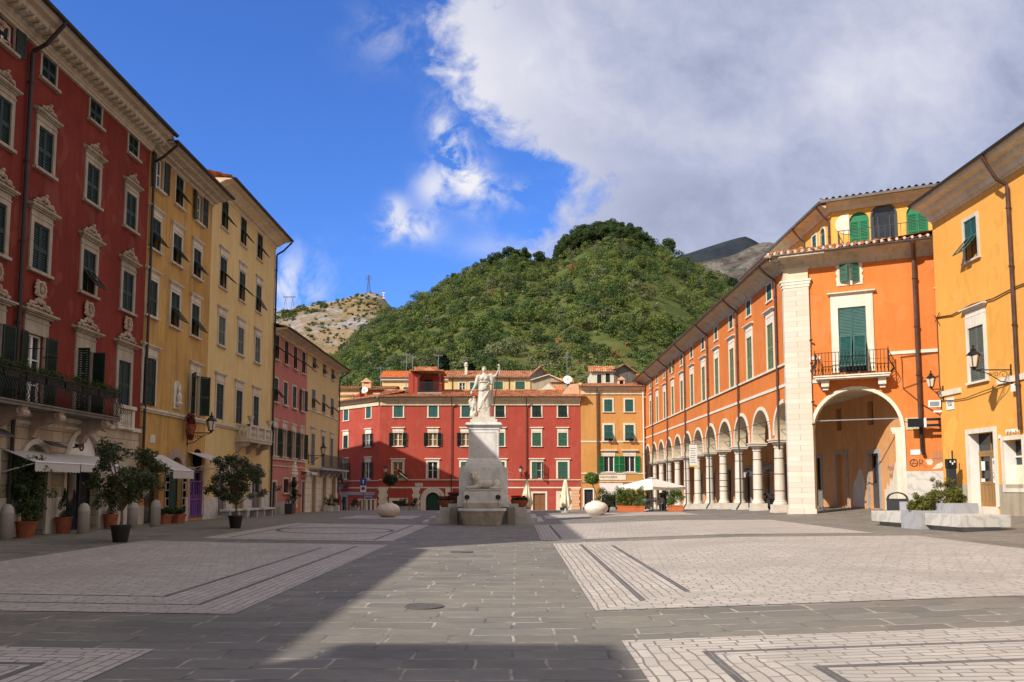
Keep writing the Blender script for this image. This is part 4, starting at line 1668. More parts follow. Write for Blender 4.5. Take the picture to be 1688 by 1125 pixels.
# shop fronts of the red palazzo
for (a, b_, z, zs, _), sgn in zip(shops, (0, 1, 0, 0)):
    r = (b_ - a) / 2
    x = (a + b_) / 2
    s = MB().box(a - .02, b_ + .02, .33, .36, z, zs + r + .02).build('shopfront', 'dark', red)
    fr = MB()
    for q in (-r + .03, -r * .33, r * .33, r - .03):
        fr.box(x + q - .025, x + q + .025, .25, .30, z, zs - .02)
    fr.box(a, b_, .25, .30, zs - .07, zs)
    fr.build('shopfront_frame', 'charcoal', s)
    MB().box(a, b_, .305, .325, z, zs - .07).build('pane', 'pane', s)
    tp = MB().prism([(x - r * math.cos(PI * k / 16), .1 if sgn else .2, zs + r * math.sin(PI * k / 16)) for k in range(17)], (0, .05, 0))
    tp.build('tympanum', 'white' if sgn else 'marble_grey', s)
    arch_band(a - .003, b_ + .003, zs, .16, -.075, .04, .2, 12).build('door_surround', 'stone', s)
    if sgn:
        t1 = text_mb('8', .62, .012)
        link('sign_lettering', t1, 'charcoal', s, (x + .05, .085, zs + .62))
        t2 = text_mb('GI', .24, .012)
        link('sign_lettering', t2, 'charcoal', s, (x + .05, .085, zs + .2))
        fl = MB().prism([(x + .2, -.35, zs + r + .12), (x + .75, -.35, zs + r + .05), (x + .75, -.1, zs + r + .2), (x + .2, -.1, zs + r + .27)], (0, 0, .05)).build('floodlight', 'grey_iron', s)
        MB().bar((x - r * .96, -.3, zs + .55), (x - r * .96 + .35, -.3, zs + .58), .12).bar((x - r * .8, -.1, zs + .5), (x - r * .8, -.3, zs + .55), .04).build('floodlight', 'iron', s)
    else:
        MB().prism([(x + .1, -.5, zs + r * .9), (x + .9, -.5, zs + r * .85), (x + .9, -.2, zs + r * 1.05), (x + .1, -.2, zs + r * 1.1)], (0, 0, .06)).build('floodlight', 'grey_iron', s)


def awning(parent, x0, x1, zt, zf, out, val, m='awning', y0_=-.02, arms=True):
    a = MB()
    n = 8
    a.prism([(x0, y0_, zt), (x0, -out, zf), (x0, -out, zf - .02), (x0, y0_, zt - .02)], (x1 - x0, 0, 0))
    pts = []
    w = x1 - x0
    N_ = max(6, int(w / .16))
    for k in range(N_):
        xa, xb = x0 + w * k / N_, x0 + w * (k + 1) / N_
        a.prism([(xa, -out - .004, zf - .005), (xb, -out - .004, zf - .005), (xb, -out - .004, zf - val), ((xa + xb) / 2, -out - .004, zf - val - .035), (xa, -out - .004, zf - val)], (0, .012, 0))
    o = a.build('awning', m, parent)
    f = MB().tube([(x0, -out, zf), (x1, -out, zf)], .025, 6)
    if arms:
        for x in (x0 + .06, x1 - .06):
            f.tube([(x, y0_, zf - .28), (x, -out + .03, zf - .03)], .014, 5)
    f.build('awning_frame', 'white', o)
    return o


awning(red, 23.2 - y0, 25.6 - y0, 2.72, 2.36, .95, .25)
awning(red, 25.66 - y0, 28.5 - y0, 2.7, 2.36, .95, .22)

# ---- L2: ochre house
y0 = 31.6
c5, c4, c3 = [32.45, 34.45, 36.7], [32.3, 34.4, 36.6], [32.2, 34.4, 36.6]
arc = (34.38 - y0, 35.82 - y0, .1, 2.2, True)
pur = (36.6 - y0, 38.1 - y0, .3, 2.42)
sh = (32.2 - y0, 33.5 - y0, .15, 2.5)
holes = row(c5, y0, 13.65, 14.95, .78) + row(c4, y0, 11.1, 12.37, .88) + row(c3, y0, 8.4, 9.83, .9) + row([32.2], y0, 4.88, 6.68, 1.08) + row([36.85], y0, 4.88, 6.68, .95) + [arc, pur, sh]
och, L = left_house('ochre_house', 'narrow weathered ochre house with an arched green door, joined to the dark red palazzo', y0, 38.28, 15.0, 'ochre', holes)
for c, s in zip(c5, ('open', 'tilt', 'open')):
    window(och, c - y0, 13.65, 14.95, .78, s, fw=.08, fd=.03)
for c in c4:
    window(och, c - y0, 11.1, 12.37, .88, 'tilt', fw=.1, ped=(.2, .12, .13))
for c, s in zip(c3, ('closed', 'tilt', 'tilt')):
    window(och, c - y0, 8.4, 9.83, .9, s, fw=.1, ped=(.2, .12, .13))
window(och, 32.2 - y0, 4.88, 6.68, 1.08, 'ajar', fw=.12, ped=(.3, .14, .15), sill=False, ajar=25, sm='green')
window(och, 36.85 - y0, 4.88, 6.68, .95, 'open', fw=.12, ped=(.3, .14, .15), sill=False, ajar=140)
MB().box(0, L, -.13, .02, 4.66, 4.76).box(0, L, -.08, .02, 4.58, 4.655).build('string_course', 'stone', och)
for a, b_, z in ((0, .55, .95), (4.35, 4.85, 1.2), (6.55, L, 1.2)):
    MB().box(a, b_, -.04, .02, -.4, z).build('plinth', 'stone', och)
eave(och, L, 14.9, 15.32, .92, 'soffit', prof=[(0, 14.95), (-.1, 14.98), (-.12, 15.06), (-.3, 15.08), (-.34, 15.14), (-.62, 15.18), (-.66, 15.24), (-.88, 15.26), (-.92, 15.32), (0, 15.32)], gut='darkpipe')
drainpipe(och, .12, 14.95, 1.2, .92, 'darkpipe', .055, -.12, 15.25)
pitched_roof(och, L, 11, 15.34, .92, 1.7)
arch_door(och, 35.1 - y0, .1, 2.2, 1.44, 'greendoor', None)
arch_band(arc[0], arc[1], 2.2, .36, -.05, .02, .2, 11, joints=1).build('door_surround', 'carved', och)
q, q2 = MB(), MB()
for k in range(6):
    q.box(arc[1] + .01, arc[1] + (.34 if k % 2 else .24), -.05, .02, .22 + .33 * k, .5 + .33 * k)
    q2.box(arc[0] - (.34 if k % 2 else .24), arc[0] - .01, -.05, .02, .22 + .33 * k, .5 + .33 * k)
q.build('quoin', 'carved', och)
q2.build('quoin', 'carved', och)
d = door(och, 37.35 - y0, .3, 2.42, 1.5, 'purple', .14, 'stone', glazed=True)
g = MB()
for k in range(9):
    g.box(-.85 + .21 * k - .015, -.85 + .21 * k + .015, -.2, -.17, .0, 1.62)
for z in (.05, .8, 1.6):
    g.box(-.87, .87, -.205, -.165, z - .02, z + .02)
g.build('gate', 'purple', d)
MB().lathe([(.46, 0), (.46, .06)], 20).build('fanlight', 'dark', och, (37.35 - y0, -.01, 2.9)).rotation_euler = (PI / 2, 0, 0)
MB().box(sh[0] - .02, sh[1] + .02, .19, .21, .1, 2.52).build('shopfront', 'pane', och)
awning(och, 31.75 - y0, 33.75 - y0, 2.95, 2.3, 1.3, .3)
awning(och, 36.3 - y0, 38.5 - y0, 3.2, 2.72, 1.35, .3)
n_ = MB()
n_.box(-.36, .36, -.05, .0, .0, .92)
n_.prism([(.36 * math.cos(PI * k / 10), -.05, .92 + .3 * math.sin(PI * k / 10)) for k in range(11)], (0, .05, 0))
nn = n_.build('shrine', 'stone', och, (34.9 - y0, -.003, 4.95))
s = MB()
s.lathe([(.10, .1), (.2, .2), (.22, .26), (.10, .3), (.14, .42), (.16, .55), (.10, .66), (.06, .7), (.09, .76), (.11, .84), (.08, .93), (.02, .96)], 12, (0, -.12, 0), sy=.7)
me = remeshed(s, .02)
me.name = 'bust'
link('bust', me, 'marble', nn)
MB().box(.55 - .6, 1.0 - .6, -.025, 0, 0, .32).build('street_plaque', 'marble', och, (.95, 0, 3.4))
basket = tag(MB().lathe([(.02, -.5), (.14, -.45), (.2, -.2), (.2, .0)], 12).build('hanging_basket', 'terracotta', None, (XL + .32, 35.75, 4.35)), 'hanging basket spilling dark red flowers under the ochre house string course', 'flower basket')
cl = [(.02 * RNG.normal(), .02 * RNG.normal(), -.55 + .95 * t, .22 * (1 - .5 * abs(t - .6)), .22 * (1 - .5 * abs(t - .6)), .14) for t in np.linspace(0, 1, 14)]
C, N = clump_points(cl, 120, .5)
tt = tints(len(C), (.20, .022, .018), .5)
tt[RNG.random(len(C)) < .25] = (.05, .06, .02)
link('flowers', leaf_mesh('flowers', C, N, .07, .7, tt), 'petal', basket)

# ---- L3: pale yellow house
y0 = 38.3
cc = [39.95, 42.75, 45.55]
gf = [(40.05 - y0, 41.2 - y0, .25, 2.35), (45.2 - y0, 46.9 - y0, .2, 2.7)]
ar3 = (42.5 - y0, 43.6 - y0, .15, 2.45, True)
holes = row(cc, y0, 14.42, 15.87, .92) + row(cc, y0, 11.43, 12.93, .92) + row(cc, y0, 8.56, 9.98, .92) + row(cc, y0, 4.95, 6.66, .98) + gf + [ar3]
pal, L = left_house('pale_yellow_house', 'tallest pale yellow house in the left row with a small stone balcony and tilted shutters', y0, 48.63, 16.1, 'pale', holes)
for c in cc:
    window(pal, c - y0, 14.42, 15.87, .92, 'tilt', fw=.06, fd=.025, ped=None, sillp=.09)
    window(pal, c - y0, 11.43, 12.93, .92, 'tilt', fw=.06, fd=.025, ped=(.3, .1, .12), sillp=.09, tilt=R(46) if c != cc[2] else R(30))
    window(pal, c - y0, 8.56, 9.98, .92, 'closed', sm='greyshut2', fw=.09, ped=(.26, .12, .12))
    window(pal, c - y0, 4.95, 6.66, .98, 'closed', sm='green', fw=.1, ped=(.3, .14, .13), sill=False)
MB().box(0, 4.05, -.13, .02, 4.66, 4.76).box(7.95, L, -.13, .02, 4.66, 4.76).box(0, L, -.08, .02, 4.58, 4.655).build('string_course', 'stone', pal)
for a, b_, z in ((0, 1.6, 1.15), (3.0, 4.1, 1.15), (5.4, 6.8, 1.15), (8.7, L, 1.3)):
    MB().box(a, b_, -.04, .02, -.4, z).build('plinth', 'marble', pal)
eave(pal, L, 15.95, 16.4, .9, 'soffit2', prof=[(0, 15.9), (-.06, 15.94), (-.06, 16.02), (-.2, 16.06), (-.34, 16.16), (-.6, 16.3), (-.85, 16.33), (-.9, 16.4), (0, 16.4)], gut='darkpipe')
drainpipe(pal, L - .12, 16.0, .2, .9, 'darkpipe', .055, -.1, 16.34)
pitched_roof(pal, L, 11, 16.42, .9, 1.6)
for (a, b_, z, zt), mm in zip(gf, ('greyshut', 'greyshut')):
    door(pal, (a + b_) / 2, z, zt, b_ - a, mm, .14, 'marble', glazed=True)
arch_door(pal, 43.05 - y0, .15, 2.45, 1.1, 'greendoor', None)
arch_band(ar3[0], ar3[1], 2.45, .3, -.05, .02, .3, 11, joints=1).build('door_surround', 'carved', pal)
# little stone balcony
b0 = MB()
X0, X1 = 4.08, 7.95
b0.box(X0, X1, -.75, 0, 3.98, 4.12).box(X0 - .03, X1 + .03, -.8, 0, 4.12, 4.18)
b0.box(X0, X1, -.76, -.6, 4.78, 4.88).box(X0, X0 + .16, -.76, 0, 4.78, 4.88).box(X1 - .16, X1, -.76, 0, 4.78, 4.88)
for x in (X0, X0 + 1.24, X1 - 1.4, X1 - .2):
    b0.box(x, x + .2, -.76, -.58, 4.18, 4.78)
sb = b0.build('balcony', 'stone', pal)
b1 = MB()
for k in range(14):
    x = X0 + .36 + k * .245
    b1.lathe([(.04, 0), (.07, .04), (.035, .12), (.075, .3), (.06, .4), (.035, .5), (.06, .6)], 8, (x, -.67, 4.18))
for k in range(2):
    b1.lathe([(.04, 0), (.07, .04), (.035, .12), (.075, .3), (.06, .4), (.035, .5), (.06, .6)], 8, (X0 + .1, -.2 - .22 * k, 4.18))
b1.build('baluster', 'stone', sb)
for x in (X0 + .2, (X0 + X1) / 2, X1 - .2):
    b2 = MB()
    b2.prism([(x - .13, 0, 3.4), (x - .13, -.12, 3.45), (x - .13, -.28, 3.68), (x - .13, -.62, 3.76), (x - .13, -.7, 3.978), (x - .13, 0, 3.978)], (.26, 0, 0))
    b2.build('bracket', 'carved', sb)
for x in (X0 + .35, X1 - .25):
    tag(MB().lathe([(.07, 0), (.1, .03), (.04, .08), (.05, .14), (.15, .3), (.17, .42), (.2, .45), (.14, .43)], 14).build('urn', 'stone', None, (XL + .67, y0 + x, 4.88)),
        'nearer stone urn standing on the little balcony rail of the pale yellow house' if x < 6 else 'farther stone urn standing on the little balcony rail of the pale yellow house', 'urn')

# ---- L4: pink house
y0 = 48.65
cc = [49.3, 51.35, 53.45, 55.55]
gf = [(48.95 - y0, 49.8 - y0, .0, 1.95), (53.2 - y0, 54.3 - y0, -.05, 2.3), (55.75 - y0, 56.5 - y0, -.05, 2.0)]
gw = [(51.3 - y0, 52.35 - y0, 1.3, 2.15)]
holes = row(cc, y0, 9.32, 10.8, .88) + row(cc, y0, 6.76, 8.18, .86) + row(cc, y0, 3.52, 5.2, .9) + gf + gw
pnk, L = left_house('pink_house', 'dusty pink house with dark shutters between two yellow houses in the left row', y0, 56.6, 10.95, 'pink', holes)
for c, s in zip(cc, ('tilt', 'closed', 'closed', 'open')):
    window(pnk, c - y0, 9.32, 10.8, .88, 'tilt', fw=.07, fd=.03, tilt=R(52))
    window(pnk, c - y0, 6.76, 8.18, .86, s, fw=.09, fd=.03, tilt=R(40))
    window(pnk, c - y0, 3.52, 5.2, .9, 'open', fw=.08, ped=(.3, .06, .1), ajar=165)
MB().box(0, L, -.1, .02, 3.3, 3.4).box(0, L, -.05, .02, 2.9, 2.96).build('string_course', 'stone', pnk)
MB().box(1.3, 4.4, -.04, .02, -.6, .75).build('plinth', 'concrete', pnk)
eave(pnk, L, 10.85, 11.15, .8, 'soffit2', prof=[(0, 10.86), (-.08, 10.86), (-.1, 10.94), (-.3, 11.0), (-.5, 11.06), (-.76, 11.08), (-.8, 11.15), (0, 11.15)], gut='darkpipe')
pitched_roof(pnk, L, 11, 11.17, .8, 1.6)
for a, b_, z, zt in gf:
    door(pnk, (a + b_) / 2, z, zt, b_ - a, 'green', .12, 'stone')
for a, b_, z, zt in gw:
    w = window(pnk, (a + b_) / 2, z, zt, b_ - a, 'none', fw=.1, white=None)
    g = MB()
    for k in range(6):
        g.bar((-.45 + .18 * k, -.06, 0), (-.45 + .18 * k, -.06, .85), .025)
    g.bar((-.52, -.06, .42), (.52, -.06, .42), .025)
    g.build('window_grille', 'iron', w)
for s, xx in ((1, gf[1][1] + .12), (-1, gf[1][0] - .12)):
    q = MB().box(min(xx, xx + s * .09), max(xx, xx + s * .09), -.04, .015, -.1, 2.3)
    for k in range(7):
        q.box(min(xx, xx + s * (.2 if k % 2 else .1)), max(xx, xx + s * (.2 if k % 2 else .1)), -.06, .02, .0 + .34 * k, .2 + .34 * k)
    q.build('quoin', 'trim', pnk)
q = MB().box(5.0, 5.2, -.06, .015, 2.45, 3.3)
for k, w_ in enumerate((.75, .62, .46, .28)):
    q.box(5.1 - w_, 5.1 + w_, -.08, .02, 2.45 + .22 * k, 2.63 + .22 * k)
q.build('door_crest', 'trim', pnk)
awning(pnk, 55.5 - y0, 56.95 - y0, 2.75, 2.62, .75, .12, 'awning2')

# ---- L5: cream house at the end of the row
y0 = 56.62
cc = [58.5, 61.6, 64.45]
ga = [(58.35 - y0, 59.55 - y0, -.15, 1.95, True), (61.5 - y0, 62.75 - y0, -.2, 1.95, True), (64.6 - y0, 66.0 - y0, -.25, 1.9, True)]
holes = row(cc, y0, 10.06, 10.9, 1.0) + row(cc, y0, 7.22, 8.58, 1.0) + row(cc, y0, 3.2, 5.42, 1.02) + ga
crm, L = left_house('cream_house', 'cream house with three tall arched doorways at the far end of the left row', y0, 66.8, 10.95, 'cream', holes, z0=-.9)
for c in cc:
    window(crm, c - y0, 10.06, 10.9, 1.0, 'tilt', sm='greyshut', fw=.06, fd=.025, tilt=R(34))
    window(crm, c - y0, 7.22, 8.58, 1.0, 'tilt', sm='greyshut', fw=.06, fd=.025, tilt=R(46))
    window(crm, c - y0, 3.2, 5.42, 1.02, 'closed', sm='greyshut', fw=.08, ped=(.25, .12, .13), sill=False)
MB().box(0, L, -.07, .02, 7.02, 7.1).build('string_course', 'trim', crm)
for a, b_ in ((0, ga[0][0] - .18), (ga[0][1] + .18, ga[1][0] - .18), (ga[1][1] + .18, ga[2][0] - .18), (ga[2][1] + .18, L)):
    q = MB()
    for k in range(7):
        z = -.2 + .44 * k
        q.box(a + .01, b_ - .01, -.045, .02, z, z + .40)
    q.build('rusticated_base', 'trim', crm)
for a, b_, z, zs, _ in ga:
    arch_door(crm, (a + b_) / 2, z, zs, b_ - a, 'greyshut2', None)
    arch_band(a - .003, b_ + .003, zs, .15, -.08, .02, z, 12).build('door_surround', 'trim', crm)
eave(crm, L, 10.85, 11.12, .8, 'soffit2', prof=[(0, 10.86), (-.08, 10.86), (-.1, 10.94), (-.3, 11.0), (-.5, 11.04), (-.76, 11.06), (-.8, 11.12), (0, 11.12)], gut='darkpipe', ends=0.0)
drainpipe(crm, L - .12, 10.9, 1.2, .8, 'darkpipe', .05, -.1, 11.06)
pitched_roof(crm, L, 11, 11.14, .8, 1.6)
bb = MB().box(.9, L - .05, -.95, 0, 2.86, 2.98).build('balcony', 'marble_grey', crm)
for x in (1.4, 4.2, 5.4, 7.6, 9.2):
    br = MB()
    br.prism([(x - .1, 0, 2.3), (x - .1, -.15, 2.4), (x - .1, -.7, 2.858), (x - .1, 0, 2.858)], (.2, 0, 0))
    br.build('bracket', 'marble_grey', bb)
r_ = MB()
for k in range(60):
    x = .95 + (L - 1.05) * k / 59
    r_.tube([(x, -.9, 2.98), (x, -.9, 3.92)], .012, 4, caps=False)
for k in range(6):
    r_.tube([(L - .1, -.9 + .17 * k, 2.98), (L - .1, -.9 + .17 * k, 3.92)], .012, 4, caps=False)
for z in (3.05, 3.92):
    r_.bar((.93, -.9, z), (L - .08, -.9, z), .035, .025).bar((L - .1, -.9, z), (L - .1, 0, z), .035, .025)
r_.build('railing', 'grey_iron', bb)

# ---- the rest of the row, behind the photographer's left shoulder
y0 = -34.0
cc = [-31 + 3.2 * k for k in range(14)]
low, L = left_house('low_terrace_house', 'lower ochre terrace of houses beside the red palazzo, with a roof tower', y0, 11.98, 11.0, 'ochre', row(cc, y0, 8.2, 9.6, .9) + row(cc, y0, 5.0, 6.6, .95) + row(cc, y0, .3, 2.6, 1.1))
for c in cc:
    window(low, c - y0, 8.2, 9.6, .9, 'closed', ped=(.15, .1, .12))
    window(low, c - y0, 5.0, 6.6, .95, 'closed', ped=(.2, .12, .14))
    door(low, c - y0, .3, 2.6, 1.1, 'wood')
eave(low, L, 11.0, 11.35, .6, 'soffit', gut='darkpipe')
pitched_roof(low, L, 11, 11.37, .6, .9)
tw = wall_mesh(7.0, 2.3, 9.0, 15.2, []).build('roof_tower', 'ochre', low, (-12.2 - y0, .1, 0))
MB().box(-.25, 7.25, -.25, 2.55, 15.2, 15.4).build('roof', 'tile', tw)

# a tall house further back, out of sight from the square, shading the corner beyond the cream house
ha = math.atan2(-12.8, 16.4)
tall_ = thing('tall_house', 'tall plain ochre house out of sight behind the pink and cream houses', 'house', (-42.9, 78.2, 0), ha)
hw_ = [(2.5 + 4.0 * k, 3.5 + 4.0 * k, z, z + 1.6) for k in range(5) for z in (3.0, 7.0, 11.0, 15.0)]
wall_mesh(20.8, 8.0, -1.5, 20.1, hw_, REV).build('wall', 'ochre', tall_)
for a, b_, z, zt in hw_:
    window(tall_, (a + b_) / 2, z, zt, b_ - a, 'closed', sm='green', fw=.12)
MB().box(-.2, 21.0, -.2, 8.15, 20.101, 20.5).build('roof', 'tile', tall_)


# ================================================================== the houses closing the square
YB = 90.0


def back_house(name, label, p, L, zt, wallm, holes, ang=0.0, D=9.0, z0=-1.7):
    root = thing(name, label, 'house', (p[0], p[1], 0), ang)
    wall_mesh(L, D, z0, zt, holes, REV).build('wall', wallm, root)
    return root


x0 = -14.99
L = 21.95
c4 = [-12.96, -9.16, -5.55, -1.85, 2.16, 5.0]
h = [(c - x0 - .5, c - x0 + .5, 9.27, 10.58) for c in c4] + [(c - x0 - .48, c - x0 + .48, 6.1, 7.55) for c in c4] + [(c - x0 - .53, c - x0 + .53, 2.55, 4.38) for c in c4]
adoor = (-9.86 - x0, -8.34 - x0, -1.05, .31, True)
bdoor = (1.74 - x0, 3.09 - x0, -1.05, .98)
ddoor = (4.67 - x0, 5.52 - x0, -1.05, .78)
shop = (-13.55 - x0, -12.1 - x0, -1.05, .16)
b1 = back_house('red_house', 'wide red house with a roof terrace closing the square behind the monument', (x0, YB), L, 10.95, 'red2', h + [adoor, bdoor, ddoor, shop])
for i, c in enumerate(c4):
    window(b1, c - x0, 9.27, 10.58, 1.0, 'closed' if i < 3 else 'tilt', sm='teal' if i < 3 else 'green', fw=.14, frame='trim', sillp=.1, tilt=R(14))
    window(b1, c - x0, 6.1, 7.55, .96, 'open' if i < 3 else 'closed', sm='green' if i < 3 else 'green2', fw=.12, frame='trim', ped=(.32, .13, .16), pane='paneb' if i < 3 else 'pane', ajar=174)
    window(b1, c - x0, 2.55, 4.38, 1.06, ('none', 'none', 'closed', 'closed', 'half', 'closed')[i], sm='green2', fw=.2, frame='trim', ped=(.0, .14, .16), sill=False, pane='paneb' if i == 0 else 'pane')
MB().box(.0, L, -.1, .02, 2.38, 2.47).build('string_course', 'trim', b1)
MB().box(.0, L, -.05, .02, 1.52, 1.66).build('string_course', 'trim', b1)
door(b1, 2.415 - x0, -1.05, .98, 1.35, 'wood', .2, 'trim', leafs=2)
door(b1, 5.095 - x0, -1.05, .78, .85, 'green', .42, 'trim', leafs=1)
arch_door(b1, -9.1 - x0, -1.05, .31, 1.52, 'greendoor', None)
arch_band(adoor[0], adoor[1], .31, .58, -.09, .02, -1.2, 11, joints=1).build('door_surround', 'trim', b1)
f_ = MB().box(shop[0] - .02, shop[1] + .02, .17, .2, -1.1, .2).build('shop_window', 'pane', b1)
frame_mb(1.45, 1.21, .3, .05).build('shop_surround', 'trim', f_, ((shop[0] + shop[1]) / 2, 0, -1.05))


def quoin_stack(parent, xa, xb, zb, zt, m, hh=.34, alt=.1, y=-.07):
    mb = MB()
    k = 0
    z = zb
    while z < zt - .1:
        a = alt if k % 2 else 0
        mb.box(xa - a, xb + a, y, .02, z, min(z + hh - .03, zt))
        z += hh
        k += 1
    mb.box(xa, xb, y + .03, .015, zb, zt)
    return mb.build('quoin', m, parent)


for a, b_ in ((-14.95, -14.1), (-11.26, -10.6), (5.95, 6.75)):
    quoin_stack(b1, a - x0, b_ - x0, -1.1, 1.52, 'trim' if a < 0 else 'flesh')
MB().box(-7.75 - x0, -7.0 - x0, -.06, .02, .4, 1.52).build('pier_stone', 'trim', b1)
MB().box(-11.05 - x0, -10.2 - x0, -.05, .0, 1.7, 2.1).build('wall_plaque', 'marble', b1)
MB().box(.05, L - .05, -.12, .02, 10.55, 10.95).build('frieze', 'soffit2', b1)
eave(b1, L, 10.95, 11.42, .62, 'soffit2', prof=[(0, 10.951), (-.16, 10.951), (-.2, 11.05), (-.45, 11.15), (-.55, 11.3), (-.62, 11.36), (-.62, 11.42), (0, 11.42)], ends=0.0)
for u in (-7.1, 1.05, -7.1 + 6.0):
    if u == -7.1 + 6.0:
        continue
    drainpipe(b1, u - x0, 10.95, -.6 if u < 0 else 1.0, .62, 'pipe', .05, -.14, 11.36)
rf = tiles(L + .9, 5.6, 1.32, .26, .05, .45, -.3, -.72, 11.44).build('roof', 'tile', b1)
MB().quad((-.3, 4.88, 12.74), (L + .6, 4.88, 12.74), (L + .6, 9.4, 11.3), (-.3, 9.4, 11.3)).tube([(-.3, 4.88, 12.78), (L + .6, 4.88, 12.78)], .13, 6).build('roof', 'tile', b1)
# covered roof terrace
al = MB().box(-12.2 - x0, -11.15 - x0, 2.2, 6, 11.6, 14.42).box(-11.15 - x0, -8.45 - x0, 4.6, 6, 11.6, 14.42).build('roof_terrace', 'red2', b1)
MB().box(-8.72 - x0, -8.42 - x0, 2.25, 2.55, 11.8, 13.35).build('terrace_pier', 'red2', al)
MB().box(-11.13 - x0, -8.4 - x0, 1.95, 4.58, 11.75, 12.22).build('terrace_slab', 'concrete', al)
g = MB()
for k in range(19):
    x = -11.05 - x0 + k * .135
    g.box(x - .02, x + .02, 2.0, 2.04, 12.22, 13.36)
g.box(-11.1 - x0, -8.5 - x0, 1.99, 2.05, 13.34, 13.4).box(-11.1 - x0, -8.5 - x0, 1.99, 2.05, 12.3, 12.35)
g.build('railing', 'charcoal', al)
MB().box(-12.0 - x0, -8.2 - x0, 1.6, 6.2, 14.62, 14.74).box(-11.6 - x0, -9.0 - x0, 2.4, 5.8, 14.742, 15.2).build('terrace_roof', 'tile', al)
MB().bar((-11.0 - x0, 2.05, 12.2), (-11.0 - x0, 2.05, 14.62), .06).bar((-11.0 - x0, 2.05, 13.9), (-10.5 - x0, 2.05, 14.6), .05).build('post', 'grey_iron', al)
MB().bar((-8.6 - x0, 1.9, 13.3), (-8.6 - x0, 1.9, 14.62), .06).bar((-9.1 - x0, 1.9, 14.6), (-8.6 - x0, 1.9, 14.1), .05).build('post', 'grey_iron', al)
MB().box(-10.6 - x0, -9.7 - x0, 4.56, 4.62, 12.3, 14.0).build('door', 'green', al)

# angled wing on the left
wL = 8.35
wp = (x0 - wL * .7071, YB + wL * .7071)
hw = [(c - .47, c + .47, a, b_) for c in (1.79, 6.24) for a, b_ in ((9.27, 10.58), (6.1, 7.55), (2.55, 4.38))]
wd = [(1.3, 2.2, -1.05, .55), (5.9, 7.0, -1.05, .5)]
b1w = back_house('red_corner_house', 'red house front turned at an angle beside the cream house, half in shadow', wp, wL, 10.95, 'red2', hw + wd, -PI / 4, D=8)
for c, st in ((1.79, ('closed', 'closed', 'open')), (6.24, ('closed', 'open', 'open'))):
    window(b1w, c, 9.27, 10.58, .94, st[0], sm='teal', fw=.14, frame='trim', sillp=.1)
    window(b1w, c, 6.1, 7.55, .94, st[1], sm='green', fw=.12, frame='trim', ped=(.32, .13, .16))
    window(b1w, c, 2.55, 4.38, .94, st[2], sm='green', fw=.12, frame='trim', ped=(.32, .13, .16))
MB().box(0, wL, -.1, .02, 2.3, 2.38).box(0, wL, -.05, .02, 1.5, 1.62).build('string_course', 'trim', b1w)
MB().box(0, wL - .1, -.12, .02, 10.55, 10.95).build('frieze', 'soffit2', b1w)
eave(b1w, wL, 10.95, 11.42, .62, 'soffit2', prof=[(0, 10.951), (-.16, 10.951), (-.2, 11.05), (-.45, 11.15), (-.55, 11.3), (-.62, 11.36), (-.62, 11.42), (0, 11.42)], ends=.0)
tiles(wL + .4, 5.0, 1.2, .26, .05, .45, -.2, -.72, 11.44).build('roof', 'tile', b1w)
for a, b_, z, zt in wd:
    door(b1w, (a + b_) / 2, z, zt, b_ - a, 'charcoal', .2, 'concrete', glazed=True)
MB().box(.8, 7.6, -.06, .02, .75, 1.1).build('door_lintel', 'concrete', b1w)
bx = MB().box(1.0, 2.5, -.75, 0, 1.55, 1.65).box(1.05, 2.45, -.72, -.68, 1.65, 2.4).build('balcony', 'charcoal', b1w)
MB().box(1.1, 2.4, -.95, -.76, 2.15, 2.4).build('flower_trough', 'terracotta2', bx)
C, N = clump_points([(1.1 + .2 * k, -.88, 2.42 + .12 * RNG.random() - .25 * (k % 3 == 0), .2, .16, .17) for k in range(8)], 90, .3)
link('flowers', leaf_mesh('flowers', C, N, .1, .7, tints(len(C), (.07, .075, .025), .4)), 'leaf', bx)
chm = MB().box(.9, 1.5, 2.0, 2.6, 11.5, 12.6).box(.85, 1.55, 1.95, 2.65, 12.3, 12.4).build('chimney', 'red2', b1w)
MB().lathe([(.14, 0), (.14, .5), (.22, .55), (.22, .62), (.14, .66), (.22, .72), (.2, .8)], 10, (1.2, 2.3, 12.6)).build('chimney_pot', 'charcoal', b1w)

# ---- tan ochre house at the right of it
x0 = 6.98
L = 7.05
cc = [10.0, 12.28]
h = [(c - x0 - .45, c - x0 + .45, 9.85, 11.2) for c in cc] + [(c - x0 - .48, c - x0 + .48, 6.62, 8.4) for c in cc] + [(c - x0 - .55, c - x0 + .55, 3.28, 5.0) for c in cc]
sw = (7.3 - x0, 8.25 - x0, -.75, 1.4)
sd = (9.2 - x0, 10.7 - x0, -1.05, 1.2)
b2 = back_house('tan_ochre_house', 'tan ochre house with bright green shutters beside the arcade at the back of the square', (x0, YB), L, 12.2, 'ochre2', h + [sw, sd])
for c in cc:
    window(b2, c - x0, 9.85, 11.2, .9, 'closed', sm='teal', fw=.16, frame='trim')
    window(b2, c - x0, 6.62, 8.4, .96, 'tilt', sm='teal', fw=.2, frame='trim', tilt=R(40))
    window(b2, c - x0, 3.28, 5.0, 1.1, 'open', sm='green4', fw=.14, frame='trim', ped=(.36, .22, .26), bars=0, ajar=174)
MB().box(.0, L, -.05, .02, 6.5, 6.66).box(0, L, -.06, .02, 3.06, 3.2).build('string_course', 'trim', b2)
MB().box(.0, L, -.1, .02, 2.16, 2.26).build('string_course', 'stone', b2)
sg = MB().box(8.76 - x0, 11.85 - x0, -.05, .02, 2.42, 2.98).build('sign_board', 'trim', b2)
link('sign_lettering', text_mb('NUVOLERIA', .34, .008), 'letter', sg, (9.98 - x0, -.06, 2.72))
